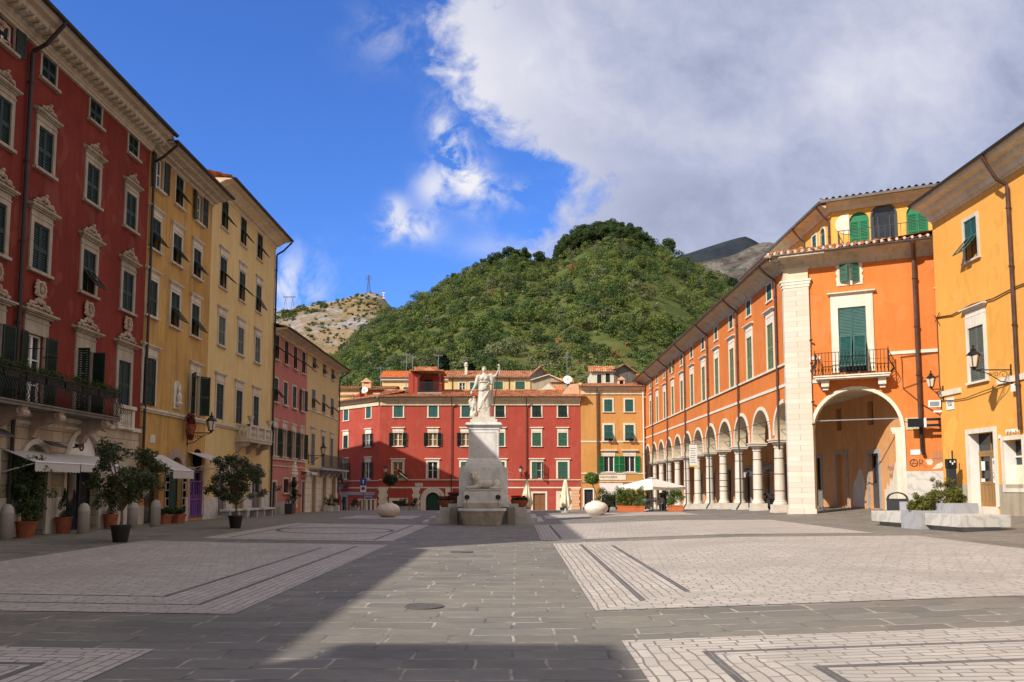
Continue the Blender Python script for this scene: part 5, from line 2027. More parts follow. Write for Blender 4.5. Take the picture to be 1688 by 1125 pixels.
MB().box(.05, L - .05, -.1, .02, 11.75, 12.2).build('frieze', 'soffit2', b2)
eave(b2, L, 12.2, 12.55, .5, 'soffit2', prof=[(0, 12.201), (-.14, 12.201), (-.2, 12.3), (-.4, 12.42), (-.5, 12.48), (-.5, 12.55), (0, 12.55)])
drainpipe(b2, 8.75 - x0, 12.2, 2.4, .5, 'pipe', .05, -.14, 12.5)
MB().tube([(8.98 - x0, -.1, 12.0), (8.98 - x0, -.1, 3.1)], .05, 6).build('drainpipe', 'pipe', b2)
MB().tube([(13.8 - x0, -.15, 12.3), (13.8 - x0, -.15, 2.7), (13.95 - x0, -.15, 2.3), (13.95 - x0, -.15, 1.2)], .07, 6).build('drainpipe', 'white', b2)
tiles(L + 1.4, 5.2, 1.0, .26, .05, .45, -.2, -.6, 12.57).build('roof', 'tile', b2)
MB().prism([(4.5 - x0, 1.4, 11.3), (6.95 - x0, 1.4, 11.3), (6.95 - x0, 1.4, 13.15), (5.9 - x0, 1.4, 13.05)], (0, .6, 0)).prism([(6.95 - x0, 1.5, 13.0), (-.1 + .3, 1.5, 13.0), (.3, 2.0, 13.3), (-.03, 2.0, 13.3)], (0, .2, 0)).build('party_wall', 'flesh', b2)
f_ = MB().box(sw[0] - .02, sw[1] + .02, .16, .19, -.8, 1.45).build('shop_window', 'pane', b2)
frame_mb(.95, 2.15, .12, .05, True).build('shop_surround', 'white', f_, ((sw[0] + sw[1]) / 2, 0, -.75))
door(b2, (sd[0] + sd[1]) / 2, sd[2], sd[3], sd[1] - sd[0], 'green', .12, 'trim', glazed=True)
awning(b2, 8.95 - x0, 11.5 - x0, 2.08, 1.05, 1.7, .18)
MB().box(7.0 - x0, L - .01, -.05, .02, -1.3, -.5).build('plinth', 'concrete', b2)
chm = MB().box(11.4 - x0, 12.2 - x0, 2.6, 3.4, 12.9, 13.7).prism([(11.3 - x0, 2.5, 13.7), (12.3 - x0, 2.5, 13.7), (11.8 - x0, 2.5, 14.1)], (0, 1.0, 0)).build('chimney', 'flesh', b2)
MB().box(11.6 - x0, 12.0 - x0, 2.58, 2.62, 13.2, 13.6).build('flue_opening', 'dark', b2)


# ---- houses further back, above those roofs
def far_house(name, label, X0, X1, Y0, D, zt, rise, wallm, tilem, windows=(), over=.35, sm='green2', z0=2.0, slope='front'):
    root = thing(name, label, 'house', (X0, Y0, 0))
    L = X1 - X0
    wall_mesh(L, D, z0, zt, [(a, b_, c, d) for a, b_, c, d, *_ in windows], .15).build('wall', wallm, root)
    for a, b_, c, d, *st in windows:
        window(root, (a + b_) / 2, c, d, b_ - a, st[0] if st else 'closed', sm=sm, fw=.12, fd=.04, frame='trim', rev=.15, sill=True, sillp=.08)
    if slope == 'front':
        tiles(L + 2 * over, D / 2 + over, rise, .3, .05, .5, -over, -over, zt + .02).build('roof', tilem, root)
        MB().quad((-over, D / 2, zt + rise), (L + over, D / 2, zt + rise), (L + over, D + over, zt), (-over, D + over, zt)).prism([(0.02, .05, zt), (0.02, D - .05, zt), (.02, D / 2, zt + rise - .1)], (.1, 0, 0)).prism([(L - .12, .05, zt), (L - .12, D - .05, zt), (L - .12, D / 2, zt + rise - .1)], (.1, 0, 0)).build('roof', wallm if False else tilem, root)
        MB().box(-over, L + over, -over - .08, -over + .02, zt - .1, zt + .04).build('gutter', 'gutter', root)
    return root


hh = far_house('tiled_orange_house', 'low orange house with a tiled roof and a strip of small windows', -22.2, -15.1, 100, 7, 13.55, .75, 'orange', 'tile',
               [(.6, 1.3, 13.0, 13.35, 'none'), (1.45, 2.2, 13.0, 13.35, 'none'), (2.35, 3.0, 13.0, 13.35, 'none'), (4.85, 5.5, 12.3, 12.95, 'none')], .25)
MB().box(.1, 3.4, -.05, .02, 12.8, 13.5).build('window_band', 'creamhouse', hh)
tiles(3.7, 1.1, .35, .28, .05, .4, .0, -1.15, 12.45).build('lean_to_roof', 'tile', hh)
MB().box(0, 3.7, -1.1, -.01, 10.5, 12.42).build('lean_to', 'creamhouse', hh)
c = MB().box(3.2, 4.3, .5, 1.4, 13.7, 14.45).prism([(3.0, .4, 14.45), (4.5, .4, 14.45), (3.75, .4, 15.0)], (0, 1.2, 0)).build('chimney', 'flesh', hh)
MB().prism([(3.75 + .3 * math.cos(PI * k / 8), .47, 14.3 + .3 * math.sin(PI * k / 8)) for k in range(9)], (0, .04, 0)).build('flue_opening', 'dark', hh)
MB().prism([(-.2, -.25, 11), (.5, -.25, 11), (.5, -.25, 14.0), (.2, -.25, 14.3), (-.2, -.25, 14.0)], (0, .2, 0)).build('gable', 'flesh', hh)

h2 = far_house('orange_roofed_house', 'cream house with a bright orange roof behind the red roof terrace', -18.9, -6.9, 115, 8, 16.9, 1.55, 'creamhouse', 'tile2', [(3.0, 3.7, 14.6, 15.6)], .4)
MB().box(-.2, 12.2, -.34, -.2, 16.55, 16.82).build('fascia', 'white', h2)
MB().tube([(5.2, -.06, 16.8), (5.2, -.06, 12)], .06, 6).build('drainpipe', 'pipe', h2)
h3 = far_house('long_cream_house', 'long cream house with green shutters and a dark gable, behind the statue', -9.4, 1.85, 112, 8, 16.55, 1.5, 'creamhouse', 'tile',
               [(1.55, 2.35, 14.8, 15.85, 'none'), (3.0, 4.2, 14.7, 15.9), (6.15, 7.5, 14.8, 16.0), (9.2, 10.5, 14.85, 16.0)], .35, 'green2')
for x in (.6, 8.35):
    MB().tube([(x, -.07, 16.4), (x, -.07, 12)], .06, 6).build('drainpipe', 'pipe', h3)
MB().prism([(11.2, .0, 12), (14.4, 2.6, 12), (14.4, 2.6, 16.05), (12.6, 1.2, 18.1), (11.2, .0, 16.7)], (-.3, .5, 0)).build('gable', 'greyhouse', h3)
MB().bar((11.1, -.3, 16.75), (12.6, .8, 18.2), .35, .1).bar((12.6, .8, 18.2), (14.6, 2.4, 16.0), .35, .1).build('verge', 'tile', h3)
c = MB().box(2.2, 2.55, 1.2, 1.55, 17.0, 18.3).lathe([(.12, 0), (.3, .05), (.3, .2), (.14, .22), (.24, .3), (.2, .45), (.03, .6)], 10, (2.37, 1.37, 18.3)).build('chimney', 'whitehouse', h3)
c = MB().box(5.9, 6.5, -.3, .3, 13.5, 14.6).prism([(5.75, -.4, 14.6), (6.65, -.4, 14.6), (6.2, -.4, 15.0)], (0, .8, 0)).build('chimney', 'tile2', h3)
h4 = thing('stone_gable_house', 'rough stone gabled house with an orange roof between the cream house and the dish', 'house', (2.0, 108, 0))
MB().prism([(0, 0, 8), (4.6, 0, 8), (4.6, 0, 15.2), (2.2, 0, 16.3), (0, 0, 15.6)], (0, 5, 0)).build('wall', 'grime', h4)
MB().bar((-.2, -.15, 15.65), (2.2, -.15, 16.4), .4, .1).bar((2.2, -.15, 16.4), (4.9, -.15, 15.2), .4, .1).build('verge', 'trim', h4)
rr = tiles(3.2, 2.4, .9, .3, .05, .5, 2.3, -.2, 15.35).build('roof', 'tile2', h4)
h5 = thing('small_white_gable', 'tiny white gabled attic with an orange roof just left of the satellite dish', 'house', (3.1, 104, 0))
MB().prism([(0, 0, 11), (2.0, 0, 11), (2.0, 0, 13.8), (.9, 0, 14.75), (0, 0, 14.0)], (0, 2, 0)).build('wall', 'whitehouse', h5)
tiles(1.9, 1.6, .8, .28, .04, .4, 1.0, -.1, 13.85).build('roof', 'tile2', h5)
h6 = thing('grey_and_white_house', 'white house with a weathered grey gable on the slope above the arcade end', 'house', (10.0, 110, 0))
wall_mesh(3.0, 6, 8, 17.0, [(.75, 1.35, 15.4, 16.7), (1.9, 2.5, 15.6, 16.95 - .1)], .15).build('wall', 'whitehouse', h6)
for a, b_, z, zt in ((.75, 1.35, 15.4, 16.7), (1.9, 2.5, 15.6, 16.85)):
    window(h6, (a + b_) / 2, z, zt, b_ - a, 'closed', sm='green', fw=.08, fd=.03, frame='trim', rev=.15)
MB().prism([(3.0, 0, 8), (6.1, 1.0, 8), (6.1, 1.0, 16.9), (4.4, .4, 18.0), (3.0, 0, 17.2)], (0, 3, 0)).build('gable', 'greyhouse', h6)
tiles(3.6, 1.6, 1.0, .3, .05, .5, -.4, -.4, 17.02).build('roof', 'tile', h6)
MB().bar((2.8, -.2, 17.3), (4.4, .2, 18.1), .5, .1).bar((4.4, .2, 18.1), (6.3, .8, 16.95), .5, .1).build('verge', 'tile', h6)
h7 = far_house('small_orange_roofed_house', 'small peach house with an orange roof at the very end of the arcade roofline', 16.2, 20.0, 113, 5, 16.9, .6, 'flesh', 'tile2', [(.9, 1.3, 15.9, 16.5, 'none')], .3)


# ---- aerials and dishes on those roofs
def aerial(x, y, z, h, bars, label, group=None):
    m = MB().tube([(0, 0, -.6), (0, 0, h)], .035, 5)
    for q, w, n in bars:
        m.bar((-w / 2, 0, h * q), (w / 2, 0, h * q), .03)
        for k in range(n):
            xx = -w / 2 + w * (k + .5) / n
            m.bar((xx, -.3, h * q), (xx, .3, h * q), .02)
            m.bar((xx, 0, h * q - .16), (xx, 0, h * q + .16), .02)
    tag(m.build('television_aerial', 'steel', None, (x, y, z)), label, 'aerial', group)


aerial(-12.35, 91.5, 11.9, 4.6, [(.98, .9, 4), (.8, 1.5, 4)], 'tall thin television aerial on the red roof, left of the terrace')
aerial(-11.85, 93.0, 14.4, 2.2, [(.9, .8, 4)], 'short double aerial standing on the red terrace wall')
aerial(-9.0, 94.0, 15.1, 1.7, [(.95, 1.0, 5)], 'aerial on the right end of the red terrace roof')
aerial(5.65, 92.2, 12.6, 4.2, [(.86, 1.3, 6), (.97, .4, 2)], 'tall aerial pole above the white satellite dish')
aerial(-18.6, 112, 15.0, 3.2, [(.9, 2.2, 7)], 'wide aerial in front of the trees left of the orange roof')


def dish(x, y, z, r, label, rz=0):
    m = MB().lathe([(.02, -.12 * r), (r * .5, -.05 * r), (r, .12 * r), (r * .97, .15 * r), (r * .5, 0), (.02, -.06 * r)], 20)
    o = thing('satellite_dish', label, 'satellite dish', (x, y, z), rz)
    d = m.build('dish', 'white', o, (0, 0, 0), 0, smooth=True)
    d.rotation_euler = (R(75), 0, 0)
    MB().bar((0, .1, -.1), (0, .1, -r - .7), .06).bar((0, 0, -r * .8), (0, -r * .8, 0), .03).box(-.06, .06, -r * .9, -r * .72, -.06, .06).build('mount', 'grey_iron', o)


dish(5.68, 91.5, 13.55, .5, 'large white satellite dish above the peach party wall')
dish(-18.45, 99.5, 13.35, .42, 'small white satellite dish on the tiled orange house')


# ================================================================== the arcade on the right
AX, AY = 14.1, 93.2
LA = 50.2                                   # to the corner pillar at y = 43
arc_ = thing('arcade_palazzo', 'long orange palazzo on a white columned arcade with a yellow penthouse', 'palazzo', (AX, AY, 0), -PI / 2)
EANG = math.atan2(-.444, .896) + PI / 2     # the end front, in the palazzo's own frame
colY = [45.65 + 4.12 * k for k in range(12)]
bays = [(colY[0] - 4.12, colY[0])] + [(colY[k], colY[k + 1]) for k in range(11)]
ZS, RA = 4.46, 1.62


def ax(y):
    return AY - y


lower = []
for a, b in bays:
    c = ax((a + b) / 2)
    lower.append((c - RA, c + RA, 4.28, ZS, True))
# front of the arcade storey (the bay next to the pillar is cut by it)
mb = MB()
XB = lower[0][0]
full = [h for h in lower if h[1] < LA]


def half_bay(mb_, y, top):
    c = (lower[0][0] + lower[0][1]) / 2
    n = 20
    for q in range(n):
        xa, xb = c - RA * math.cos(PI * q / n), c - RA * math.cos(PI * (q + 1) / n)
        if xa >= LA - .03:
            break
        za, zb = ZS + RA * math.sin(PI * q / n), ZS + RA * math.sin(PI * (q + 1) / n)
        mb_.quad((xa, y, za), (xb, y, zb), (xb, y, top), (xa, y, top))


w = wall_mesh(XB, .7, 4.28, 7.0, full, 0.0, ends=False)
mb.add(w.v, w.f)
half_bay(mb, 0, 7.0)
mb.build('wall', 'orange', arc_)


def arc_soffit():
    s = MB()
    for x0_, x1_, a, zs, _ in lower:
        x1c = min(x1_, LA)
        n = 18
        c, r = (x0_ + x1_) / 2, (x1_ - x0_) / 2
        pts = [(x0_, a), (x0_, zs)] + [(c - r * math.cos(PI * k / n), zs + r * math.sin(PI * k / n)) for k in range(1, n)] + [(x1_, zs), (x1_, a)]
        for (xa, za), (xb, zb) in zip(pts[:-1], pts[1:]):
            if xa > LA - .2:
                continue
            s.quad((xa, 0, za), (xa, .7, za), (xb, .7, zb), (xb, 0, zb))
    # inner face of the arcade wall
    x = 0.0
    hs = sorted(lower)
    w2 = wall_mesh(XB, .7, 4.28, 6.66, full, 0.0, ends=False)
    s.add([(p[0], .7, p[2]) for p in w2.v], w2.f)
    half_bay(s, .7, 6.66)
    # undersides of the piers on the capitals
    for k, y in enumerate(colY):
        xc = ax(y)
        s.quad((xc - .44, 0, 4.281), (xc + .44, 0, 4.281), (xc + .44, .7, 4.281), (xc - .44, .7, 4.281))
    return s


arc_soffit().build('arch_soffit', 'soffit2', arc_)
for k, (a, b) in enumerate(bays):
    c = ax((a + b) / 2)
    if k == 0:
        m_ = MB()
        n = 16
        for q in range(n):
            t0, t1 = PI * q / n, PI * (q + 1) / n
            if c - RA * math.cos(t1) > LA - .3:
                continue
            m_.prism([(c - r * math.cos(t), -.05, ZS + r * math.sin(t)) for t, r in ((t0, RA), (t1, RA), (t1, RA + .2), (t0, RA + .2))], (0, .06, 0))
        m_.build('arch_moulding', 'trim', arc_)
    else:
        part('arch_moulding', ('am',), lambda: arch_band(-RA, RA, ZS, .2, -.05, .01, 4.29, 18), 'trim', arc_, (c, 0, 0))
    # iron tie rod and bracket
    part('tie_rod', ('tr', k == 0), lambda: MB().bar((-RA, .35, 4.75), (RA if k else .6, .35, 4.75), .025), 'iron', arc_, (c, 0, 0))
    if k:
        part('lamp_arm', ('la',), lambda: MB().bar((RA + .2, -.04, 5.3), (RA - .2, -.9, 5.1), .03).bar((RA + .2, -.04, 4.9), (RA - .2, -.9, 5.1), .02), 'iron', arc_, (c, 0, 0))

# upper storeys
tall = [(ax(y - .2) - .56, ax(y - .2) + .56, 8.15, 10.68) for y in colY]
mezz = [(ax(y - .2) - .44, ax(y - .2) + .44, 12.02, 12.95) for y in colY]
wall_mesh(LA - .02, 9.8, 7.001, 13.3, tall + mezz, REV, ends=True).build('wall', 'orange', arc_)
MB().box(0, LA, -.05, .02, 6.9, 7.06).build('string_course', 'trim', arc_)
MB().box(0, LA, -.1, .02, 8.02, 8.13).build('sill_course', 'trim', arc_)
mz = ['closed', 'ajar', 'closed', 'closed', 'ajar', 'ajar', 'ajar', 'open', 'ajar', 'closed', 'ajar', 'closed']
for k, y in enumerate(colY):
    x = ax(y - .2)
    window(arc_, x, 8.15, 10.68, 1.12, 'closed', sm='green3', fw=.13, frame='trim', head=.26, ped=(.26, .2, .2), sill=False)
    window(arc_, x, 12.02, 12.95, .88, 'closed' if mz[k] != 'open' else 'open', sm='green2' if k not in (3, 6, 8) else 'greyshut2', fw=.09, fd=.03, frame='trim', sillp=.08)
CORN = [(0, 13.301), (-.08, 13.301), (-.1, 13.34), (-.2, 13.38), (-.36, 13.46), (-.6, 13.52), (-.84, 13.54), (-.88, 13.62), (0, 13.62)]
EOV = [(0, 13.0), (-.06, 13.0), (-.06, 13.05), (-.1, 13.07), (-.1, 13.13), (-.16, 13.2), (-.3, 13.36), (-.55, 13.48), (-.84, 13.54), (-.88, 13.62), (0, 13.62)]
extrude_profile(EOV, 0, LA + .05).build('cornice', 'soffit', arc_)
g = MB()
pts = [(-.97 - .09 * math.cos(PI * k / 6), 13.65 - .09 * math.sin(PI * k / 6)) for k in range(7)]
g.prism([(0, y, z) for y, z in pts], (LA + .45, 0, 0))
g.build('gutter', 'gutter', arc_)
for y in (44.1, 52.0, 60.2, 68.5, 76.7, 85.0):
    x = ax(y)
    drainpipe(arc_, x, 13.3, 4.6 if y > 45 else 4.2, .88, 'pipe', .06, -.12, 13.6)
    if y > 45:
        p = MB().tube([(x, -.12, 4.6), (x + .05, -.2, 4.4), (x + .52, -.25, 3.9), (x + .52, -.25, gz(14, y) + .5), (x + .42, -.5, gz(14, y) + .05)], .055, 7)
    else:
        p = MB().tube([(x, -.12, 4.2), (x - .05, -.1, 3.9), (x - .5, .05, 3.7)], .055, 7)
    p.build('drainpipe', 'grey_iron', arc_)

# columns
FRAC = [(.18, .5, .80), (.2, .52, .82), (.16, .45, .84), (.2, .3, .44, .60, .82), (.18, .52, .8)]


def column(k, y):
    zb = gz(14.1, y)
    H = 4.1 - zb
    c = MB()
    c.box(-.45, .45, -.45, .45, -.1, .16).box(-.42, .42, -.42, .42, .161, .44)
    prof = [(.38, .44), (.39, .5), (.36, .56), (.33, .58), (.335, .64), (.315, .67)]
    hs = H - .67 - .30
    for q in range(9):
        t = q / 8
        prof.append((.285 - .045 * t * t, .67 + hs * t))
    prof += [(.29, H - .30), (.29, H - .26), (.26, H - .25), (.26, H - .13), (.31, H - .11), (.41, H - .02), (.41, H)]
    c.lathe(prof, 24)
    c.box(-.45, .45, -.45, .45, H + .001, H + .1).box(-.49, .49, -.49, .49, H + .101, H + .178)
    o = c.build('column', 'column', arc_, (ax(y), .35, zb))
    for f_ in FRAC[k % 5]:
        r = .285 - .045 * f_ * f_ + .008
        z = .67 + hs * f_
        MB().lathe([(r - .02, z - .022), (r, z - .02), (r, z + .02), (r - .02, z + .022)], 24).build('iron_band', 'rust', o)


for k, y in enumerate(colY):
    column(k, y)

# inside the portico
yw = 5.1
pd = []
for y, w_, zt in ((44.6, 1.3, 3.45), (49.0, 1.5, 3.6), (52.9, 1.1, 3.5), (58.5, 1.7, 3.3), (63.5, 1.4, 3.3), (69.0, 1.7, 3.2), (75.0, 1.5, 3.2), (81.0, 1.5, 3.1), (86.5, 1.4, 3.0)):
    pd.append((ax(y) - w_ / 2, ax(y) + w_ / 2, gz(19, y) + .05, zt))
pw = [(ax(y) - .38, ax(y) + .38, 5.0, 6.3) for y in (44.8, 49.2, 53.4, 57.6, 62, 66, 70.4, 75, 80)]
wl_ = wall_mesh(52.55, .4, -1.6, 6.66, pd + pw, .35, ends=False)
MB().add([(p[0], p[1] + yw, p[2]) for p in wl_.v], wl_.f).build('portico_wall', 'portico', arc_)
MB().poly([(-.2, .69, 6.66), (LA - .05, .69, 6.66), (52.6, 5.09, 6.66), (-.2, 5.09, 6.66)]).build('portico_ceiling', 'soffit2', arc_)
mb = MB()
mb.prism([(-.3, 0, -1.6), (-.3, 5.2, -1.6), (-.3, 5.2, 7.0), (-.3, 0, 7.0)], (.25, 0, 0))
mb.build('end_wall', 'portico', arc_)
XF[arc_.name] = (0, yw, 0)
for k, (a, b, z, zt) in enumerate(pd):
    d = door(arc_, (a + b) / 2, z, zt, b - a, ('grey_iron', 'wood', 'green')[k % 3] if k != 1 else 'portico', .2, 'concrete', glazed=(k % 3 == 0), rev=.3)
for a, b, z, zt in pw:
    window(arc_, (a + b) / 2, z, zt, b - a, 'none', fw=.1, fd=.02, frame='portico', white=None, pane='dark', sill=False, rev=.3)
# worn render near the door and inside the last bay
for pts in ([(-.1, -.1), (2.35, -.1), (2.35, 1.9), (2.1, 2.4), (1.8, 2.3), (1.45, 2.5), (1.2, 2.3), (.95, 1.7), (.8, 1.35), (.6, 1.5), (.45, 1.05), (.25, 1.3), (.1, .9), (-.1, 1.0)], [(-4.2, 0), (-2.6, 0), (-2.55, 1.3), (-2.8, 2.0), (-3.2, 2.1), (-3.6, 1.7), (-4.1, 1.2)]):
    MB().prism([(ax(43.3) + x, -.012, .55 + z) for x, z in pts], (0, .01, 0)).build('bare_render', 'fade', arc_)
link('graffiti', text_mb('Pool\nsel', .38, .003), 'graffiti2', arc_, (ax(42.6), -.02, 2.45))
del XF[arc_.name]

# ---- the end front, turned towards the square
XF[arc_.name] = (50.2, 0.0, EANG)
EL = 12.0
s0, s1 = 1.28, 5.34
re = (s1 - s0) / 2
zse = 6.55 - re
ew = [(s0, s1, .0, zse, True), (2.82, 3.66, 12.1, 13.05), (2.63, 3.95, 7.45, 10.78), (6.67, 7.4, 2.79, 3.41), (7.4, 8.7, 7.6, 10.7)]
hol = [h for h in ew]
w = wall_mesh(EL, .5, -.3, 13.3, hol, .0, ends=False)
w.build('wall', 'orange', arc_)
s = MB()
n = 22
c_ = (s0 + s1) / 2
pts = [(s0, .0), (s0, zse)] + [(c_ - re * math.cos(PI * k / n), zse + re * math.sin(PI * k / n)) for k in range(1, n)] + [(s1, zse), (s1, .0)]
for (xa, za), (xb, zb) in zip(pts[:-1], pts[1:]):
    s.quad((xa, 0, za), (xa, .6, za), (xb, .6, zb), (xb, 0, zb))
w2 = wall_mesh(6.2, .5, -.3, 6.66, [ew[0]], 0.0, ends=False)
s.add([(p[0], .6, p[2]) for p in w2.v], w2.f)
s.build('arch_soffit', 'soffit2', arc_)
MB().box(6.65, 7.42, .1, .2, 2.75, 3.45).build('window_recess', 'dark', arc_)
rv = MB()
for a, b, z, zt in [h[:4] for h in ew[1:]]:
    rv.quad((a, 0, z), (a, .2, z), (a, .2, zt), (a, 0, zt)).quad((b, 0, z), (b, 0, zt), (b, .2, zt), (b, .2, z)).quad((a, 0, z), (b, 0, z), (b, .2, z), (a, .2, z)).quad((a, 0, zt), (a, .2, zt), (b, .2, zt), (b, 0, zt))
rv.build('window_reveal', 'orange', arc_)
arch_band(s0, s1, zse, .17, -.06, .01, .35, 24).build('arch_moulding', 'trim', arc_)
# grille on the little barred window
g = MB()
for k in range(6):
    g.bar((6.72 + .12 * k, -.02, 2.79), (6.72 + .12 * k, -.02, 3.41), .025)
g.bar((6.67, -.02, 3.05), (7.4, -.02, 3.05), .03)
g.build('window_grille', 'steel', arc_)
# windows
wv = MB()
wv.prism([(x, 0, z) for x, z in ((-.62, -.18), (.62, -.18), (.62, .06), (.66, .2), (.57, .34), (.66, .5), (.57, .66), (.64, .82), (.6, 1.12), (-.6, 1.12), (-.64, .82), (-.57, .66), (-.66, .5), (-.57, .34), (-.66, .2), (-.62, .06))], (0, -.04, 0))
wv_ = wv.build('painted_surround', 'trim', arc_, (3.24, -.001, 12.1))
wm = window(arc_, 3.24, 12.1, 13.0, .84, 'open', sm='green2', fw=.03, fd=.06, frame='trim', sill=False, white=None, ajar=20)
wb = window(arc_, 3.29, 7.45, 10.78, 1.32, 'tilt', sm='teal', fw=.34, fd=.06, frame='trim', head=.3, ped=(.0, .14, .22), sill=False, tilt=R(24))
window(arc_, 8.05, 7.6, 10.7, 1.3, 'closed', sm='green2', fw=.2, fd=.06, frame='trim', head=.3, ped=(.0, .14, .22), sill=False)
MB().box(1.3, 1.72, -.05, .02, 8.2, 8.36).box(4.9, EL, -.05, .02, 8.2, 8.36).build('string_course', 'trim', arc_)
MB().box(1.3, 1.7, -.05, .02, 6.98, 7.16).build('string_course', 'trim', arc_)
extrude_profile(EOV, -.05, EL).build('cornice', 'soffit', arc_)
# the soffit where the two cornices meet round the corner
g = MB()
pts = [(-.97 - .09 * math.cos(PI * k / 6), 13.65 - .09 * math.sin(PI * k / 6)) for k in range(7)]
g.prism([(-.45, y, z) for y, z in pts], (EL + .45, 0, 0))
g.build('gutter', 'gutter', arc_)
drainpipe(arc_, 6.22, 13.3, 4.75, .88, 'pipe', .1, -.16, 13.6)
MB().tube([(6.22, -.16, 4.75), (6.24, -.16, 3.45), (6.3, -.16, 3.2)], .085, 8).build('drainpipe', 'darkpipe', arc_)
# marble wainscot, faded lower render, plaques
MB().box(5.36, 7.9, -.05, .02, -.2, 2.42).build('wainscot', 'marble', arc_)
MB().prism([(5.53, -.012, 2.425), (8.2, -.012, 2.425), (8.2, -.012, 5.4), (6.9, -.012, 5.5), (6.2, -.012, 5.62), (5.53, -.012, 5.5)], (0, .01, 0)).build('faded_render', 'orange_old', arc_)
pq = MB().box(5.56, 6.34, -.05, -.013, 4.44, 5.02).build('street_plaque', 'soffit2', arc_)
t_ = MB().tube([(5.6, -.056, 4.48), (6.3, -.056, 4.48), (6.3, -.056, 4.98), (5.6, -.056, 4.98), (5.6, -.056, 4.48)], .008, 4)
t_.build('plaque_border', 'letter2', pq)
link('plaque_lettering', text_mb('VIA\nROSSI', .24, .006), 'letter2', pq, (5.93, -.055, 4.73))
MB().box(5.72, 6.14, -.04, -.013, 3.22, 3.46).build('white_plate', 'white', arc_)
gr = MB()
gr.torus((5.85, -.02, 2.82), .17, .018, 'y', 16, 5)
for a, b in (((5.76, 2.66), (5.86, 2.98)), ((5.86, 2.98), (5.96, 2.66)), ((5.74, 2.8), (6.0, 2.8)), ((6.1, 2.66), (6.1, 2.98)), ((6.1, 2.98), (6.24, 2.95)), ((6.24, 2.95), (6.22, 2.82)), ((6.22, 2.82), (6.1, 2.8)), ((6.12, 2.82), (6.42, 2.6))):
    gr.bar((a[0], -.018, a[1]), (b[0], -.018, b[1]), .028, .01)
gr.build('graffiti', 'graffiti', arc_)
MB().prism([(x, -.02, z) for x, z in ((6.35, 2.95), (6.6, 3.0), (6.68, 2.85), (6.6, 2.7), (6.45, 2.72), (6.4, 2.84))], (0, .008, 0)).build('bare_render', 'fade', arc_)
MB().prism([(x, -.02, z) for x, z in ((6.62, 2.5), (7.0, 2.55), (7.2, 2.75), (7.6, 2.7), (7.6, 2.85), (7.15, 2.9), (6.85, 2.75))], (0, .008, 0)).build('bare_render', 'fade', arc_)
# pilaster inside the right jamb
pl = MB().box(5.05, 5.32, .62, .75, .3, 4.3).box(4.92, 5.32, .62, .85, 4.3, 4.42).box(4.86, 5.32, .62, .9, 4.42, 4.62)
pl.build('pilaster', 'fade', arc_)
MB().bar((s0, .3, 5.05), (s1, .3, 5.05), .05).build('tie_rod', 'steel', arc_)
# balcony
bl = MB().box(1.5, 4.95, -.75, 0, 7.08, 7.18).box(1.44, 5.0, -.8, 0, 7.18, 7.25).build('balcony', 'trim', arc_)
for x in (1.95, 4.6):
    MB().box(x - .18, x + .18, -.5, 0, 6.72, 7.078).box(x - .13, x + .13, -.36, 0, 6.56, 6.718).build('bracket', 'trim', bl)
r_ = MB()


def swell(x, y):
    return [(x, y, 7.25), (x, y - .12, 7.4), (x, y - .17, 7.55), (x, y - .06, 7.75), (x, y, 7.95), (x, y, 8.4)]


n = 21
for k in range(n + 1):
    x = 1.55 + 3.35 * k / n
    r_.tube(swell(x, -.76), .014, 5, caps=False)
    r_.ball((x, -.9, 7.5), (.035, .03, .09), 6, 5)
for sx, x in ((-1, 1.52), (1, 4.93)):
    for k in range(5):
        y = -.7 + .16 * k
        r_.tube([(x, y, 7.25), (x + sx * .16, y, 7.4), (x + sx * .24, y, 7.55), (x + sx * .1, y, 7.75), (x, y, 7.95), (x, y, 8.4)], .014, 5, caps=False)
    r_.bar((x, -.76, 8.4), (x, 0, 8.4), .04, .025).bar((x, -.76, 7.28), (x, 0, 7.28), .03, .02)
    r_.bar((x, -.74, 7.25), (x, -.74, 8.55), .035)
r_.bar((1.5, -.76, 8.4), (4.95, -.76, 8.4), .04, .025).bar((1.5, -.76, 7.28), (4.95, -.76, 7.28), .03, .02).bar((1.5, -.76, 7.95), (4.95, -.76, 7.95), .02, .015)
r_.build('railing', 'iron', bl)
# tile edge along the eave
tiles(EL + .6, 3.4, 1.1, .34, .05, .5, -.7, -1.0, 13.70).build('roof', 'tile', arc_)
e = MB()
k = 0
while k * .34 < EL:
    x = -.6 + k * .34
    e.tube([(x, -1.03, 13.745), (x, -.8, 13.82)], .07, 8)
    k += 1
e.build('tile_end_row', 'marble_pink', arc_)
del XF[arc_.name]

# corner pillar
n_ = Vector((-.444, -.896))
d_ = Vector((.896, -.444))
p0 = Vector((14.1, 43.0))
A = p0 + n_ * .14
B = A + d_ * 1.26
poly = [Vector((14.09, 43.25)), A, B, B - n_ * .5, Vector((14.6, 43.5))]


def loc2(v):
    return (AY - v.y, v.x - AX)


def pil(z0, z1, grow):
    c = sum(poly, Vector((0, 0))) / len(poly)
    return [(*loc2(p + (p - c).normalized() * grow), z0) for p in poly], (0, 0, z1 - z0)


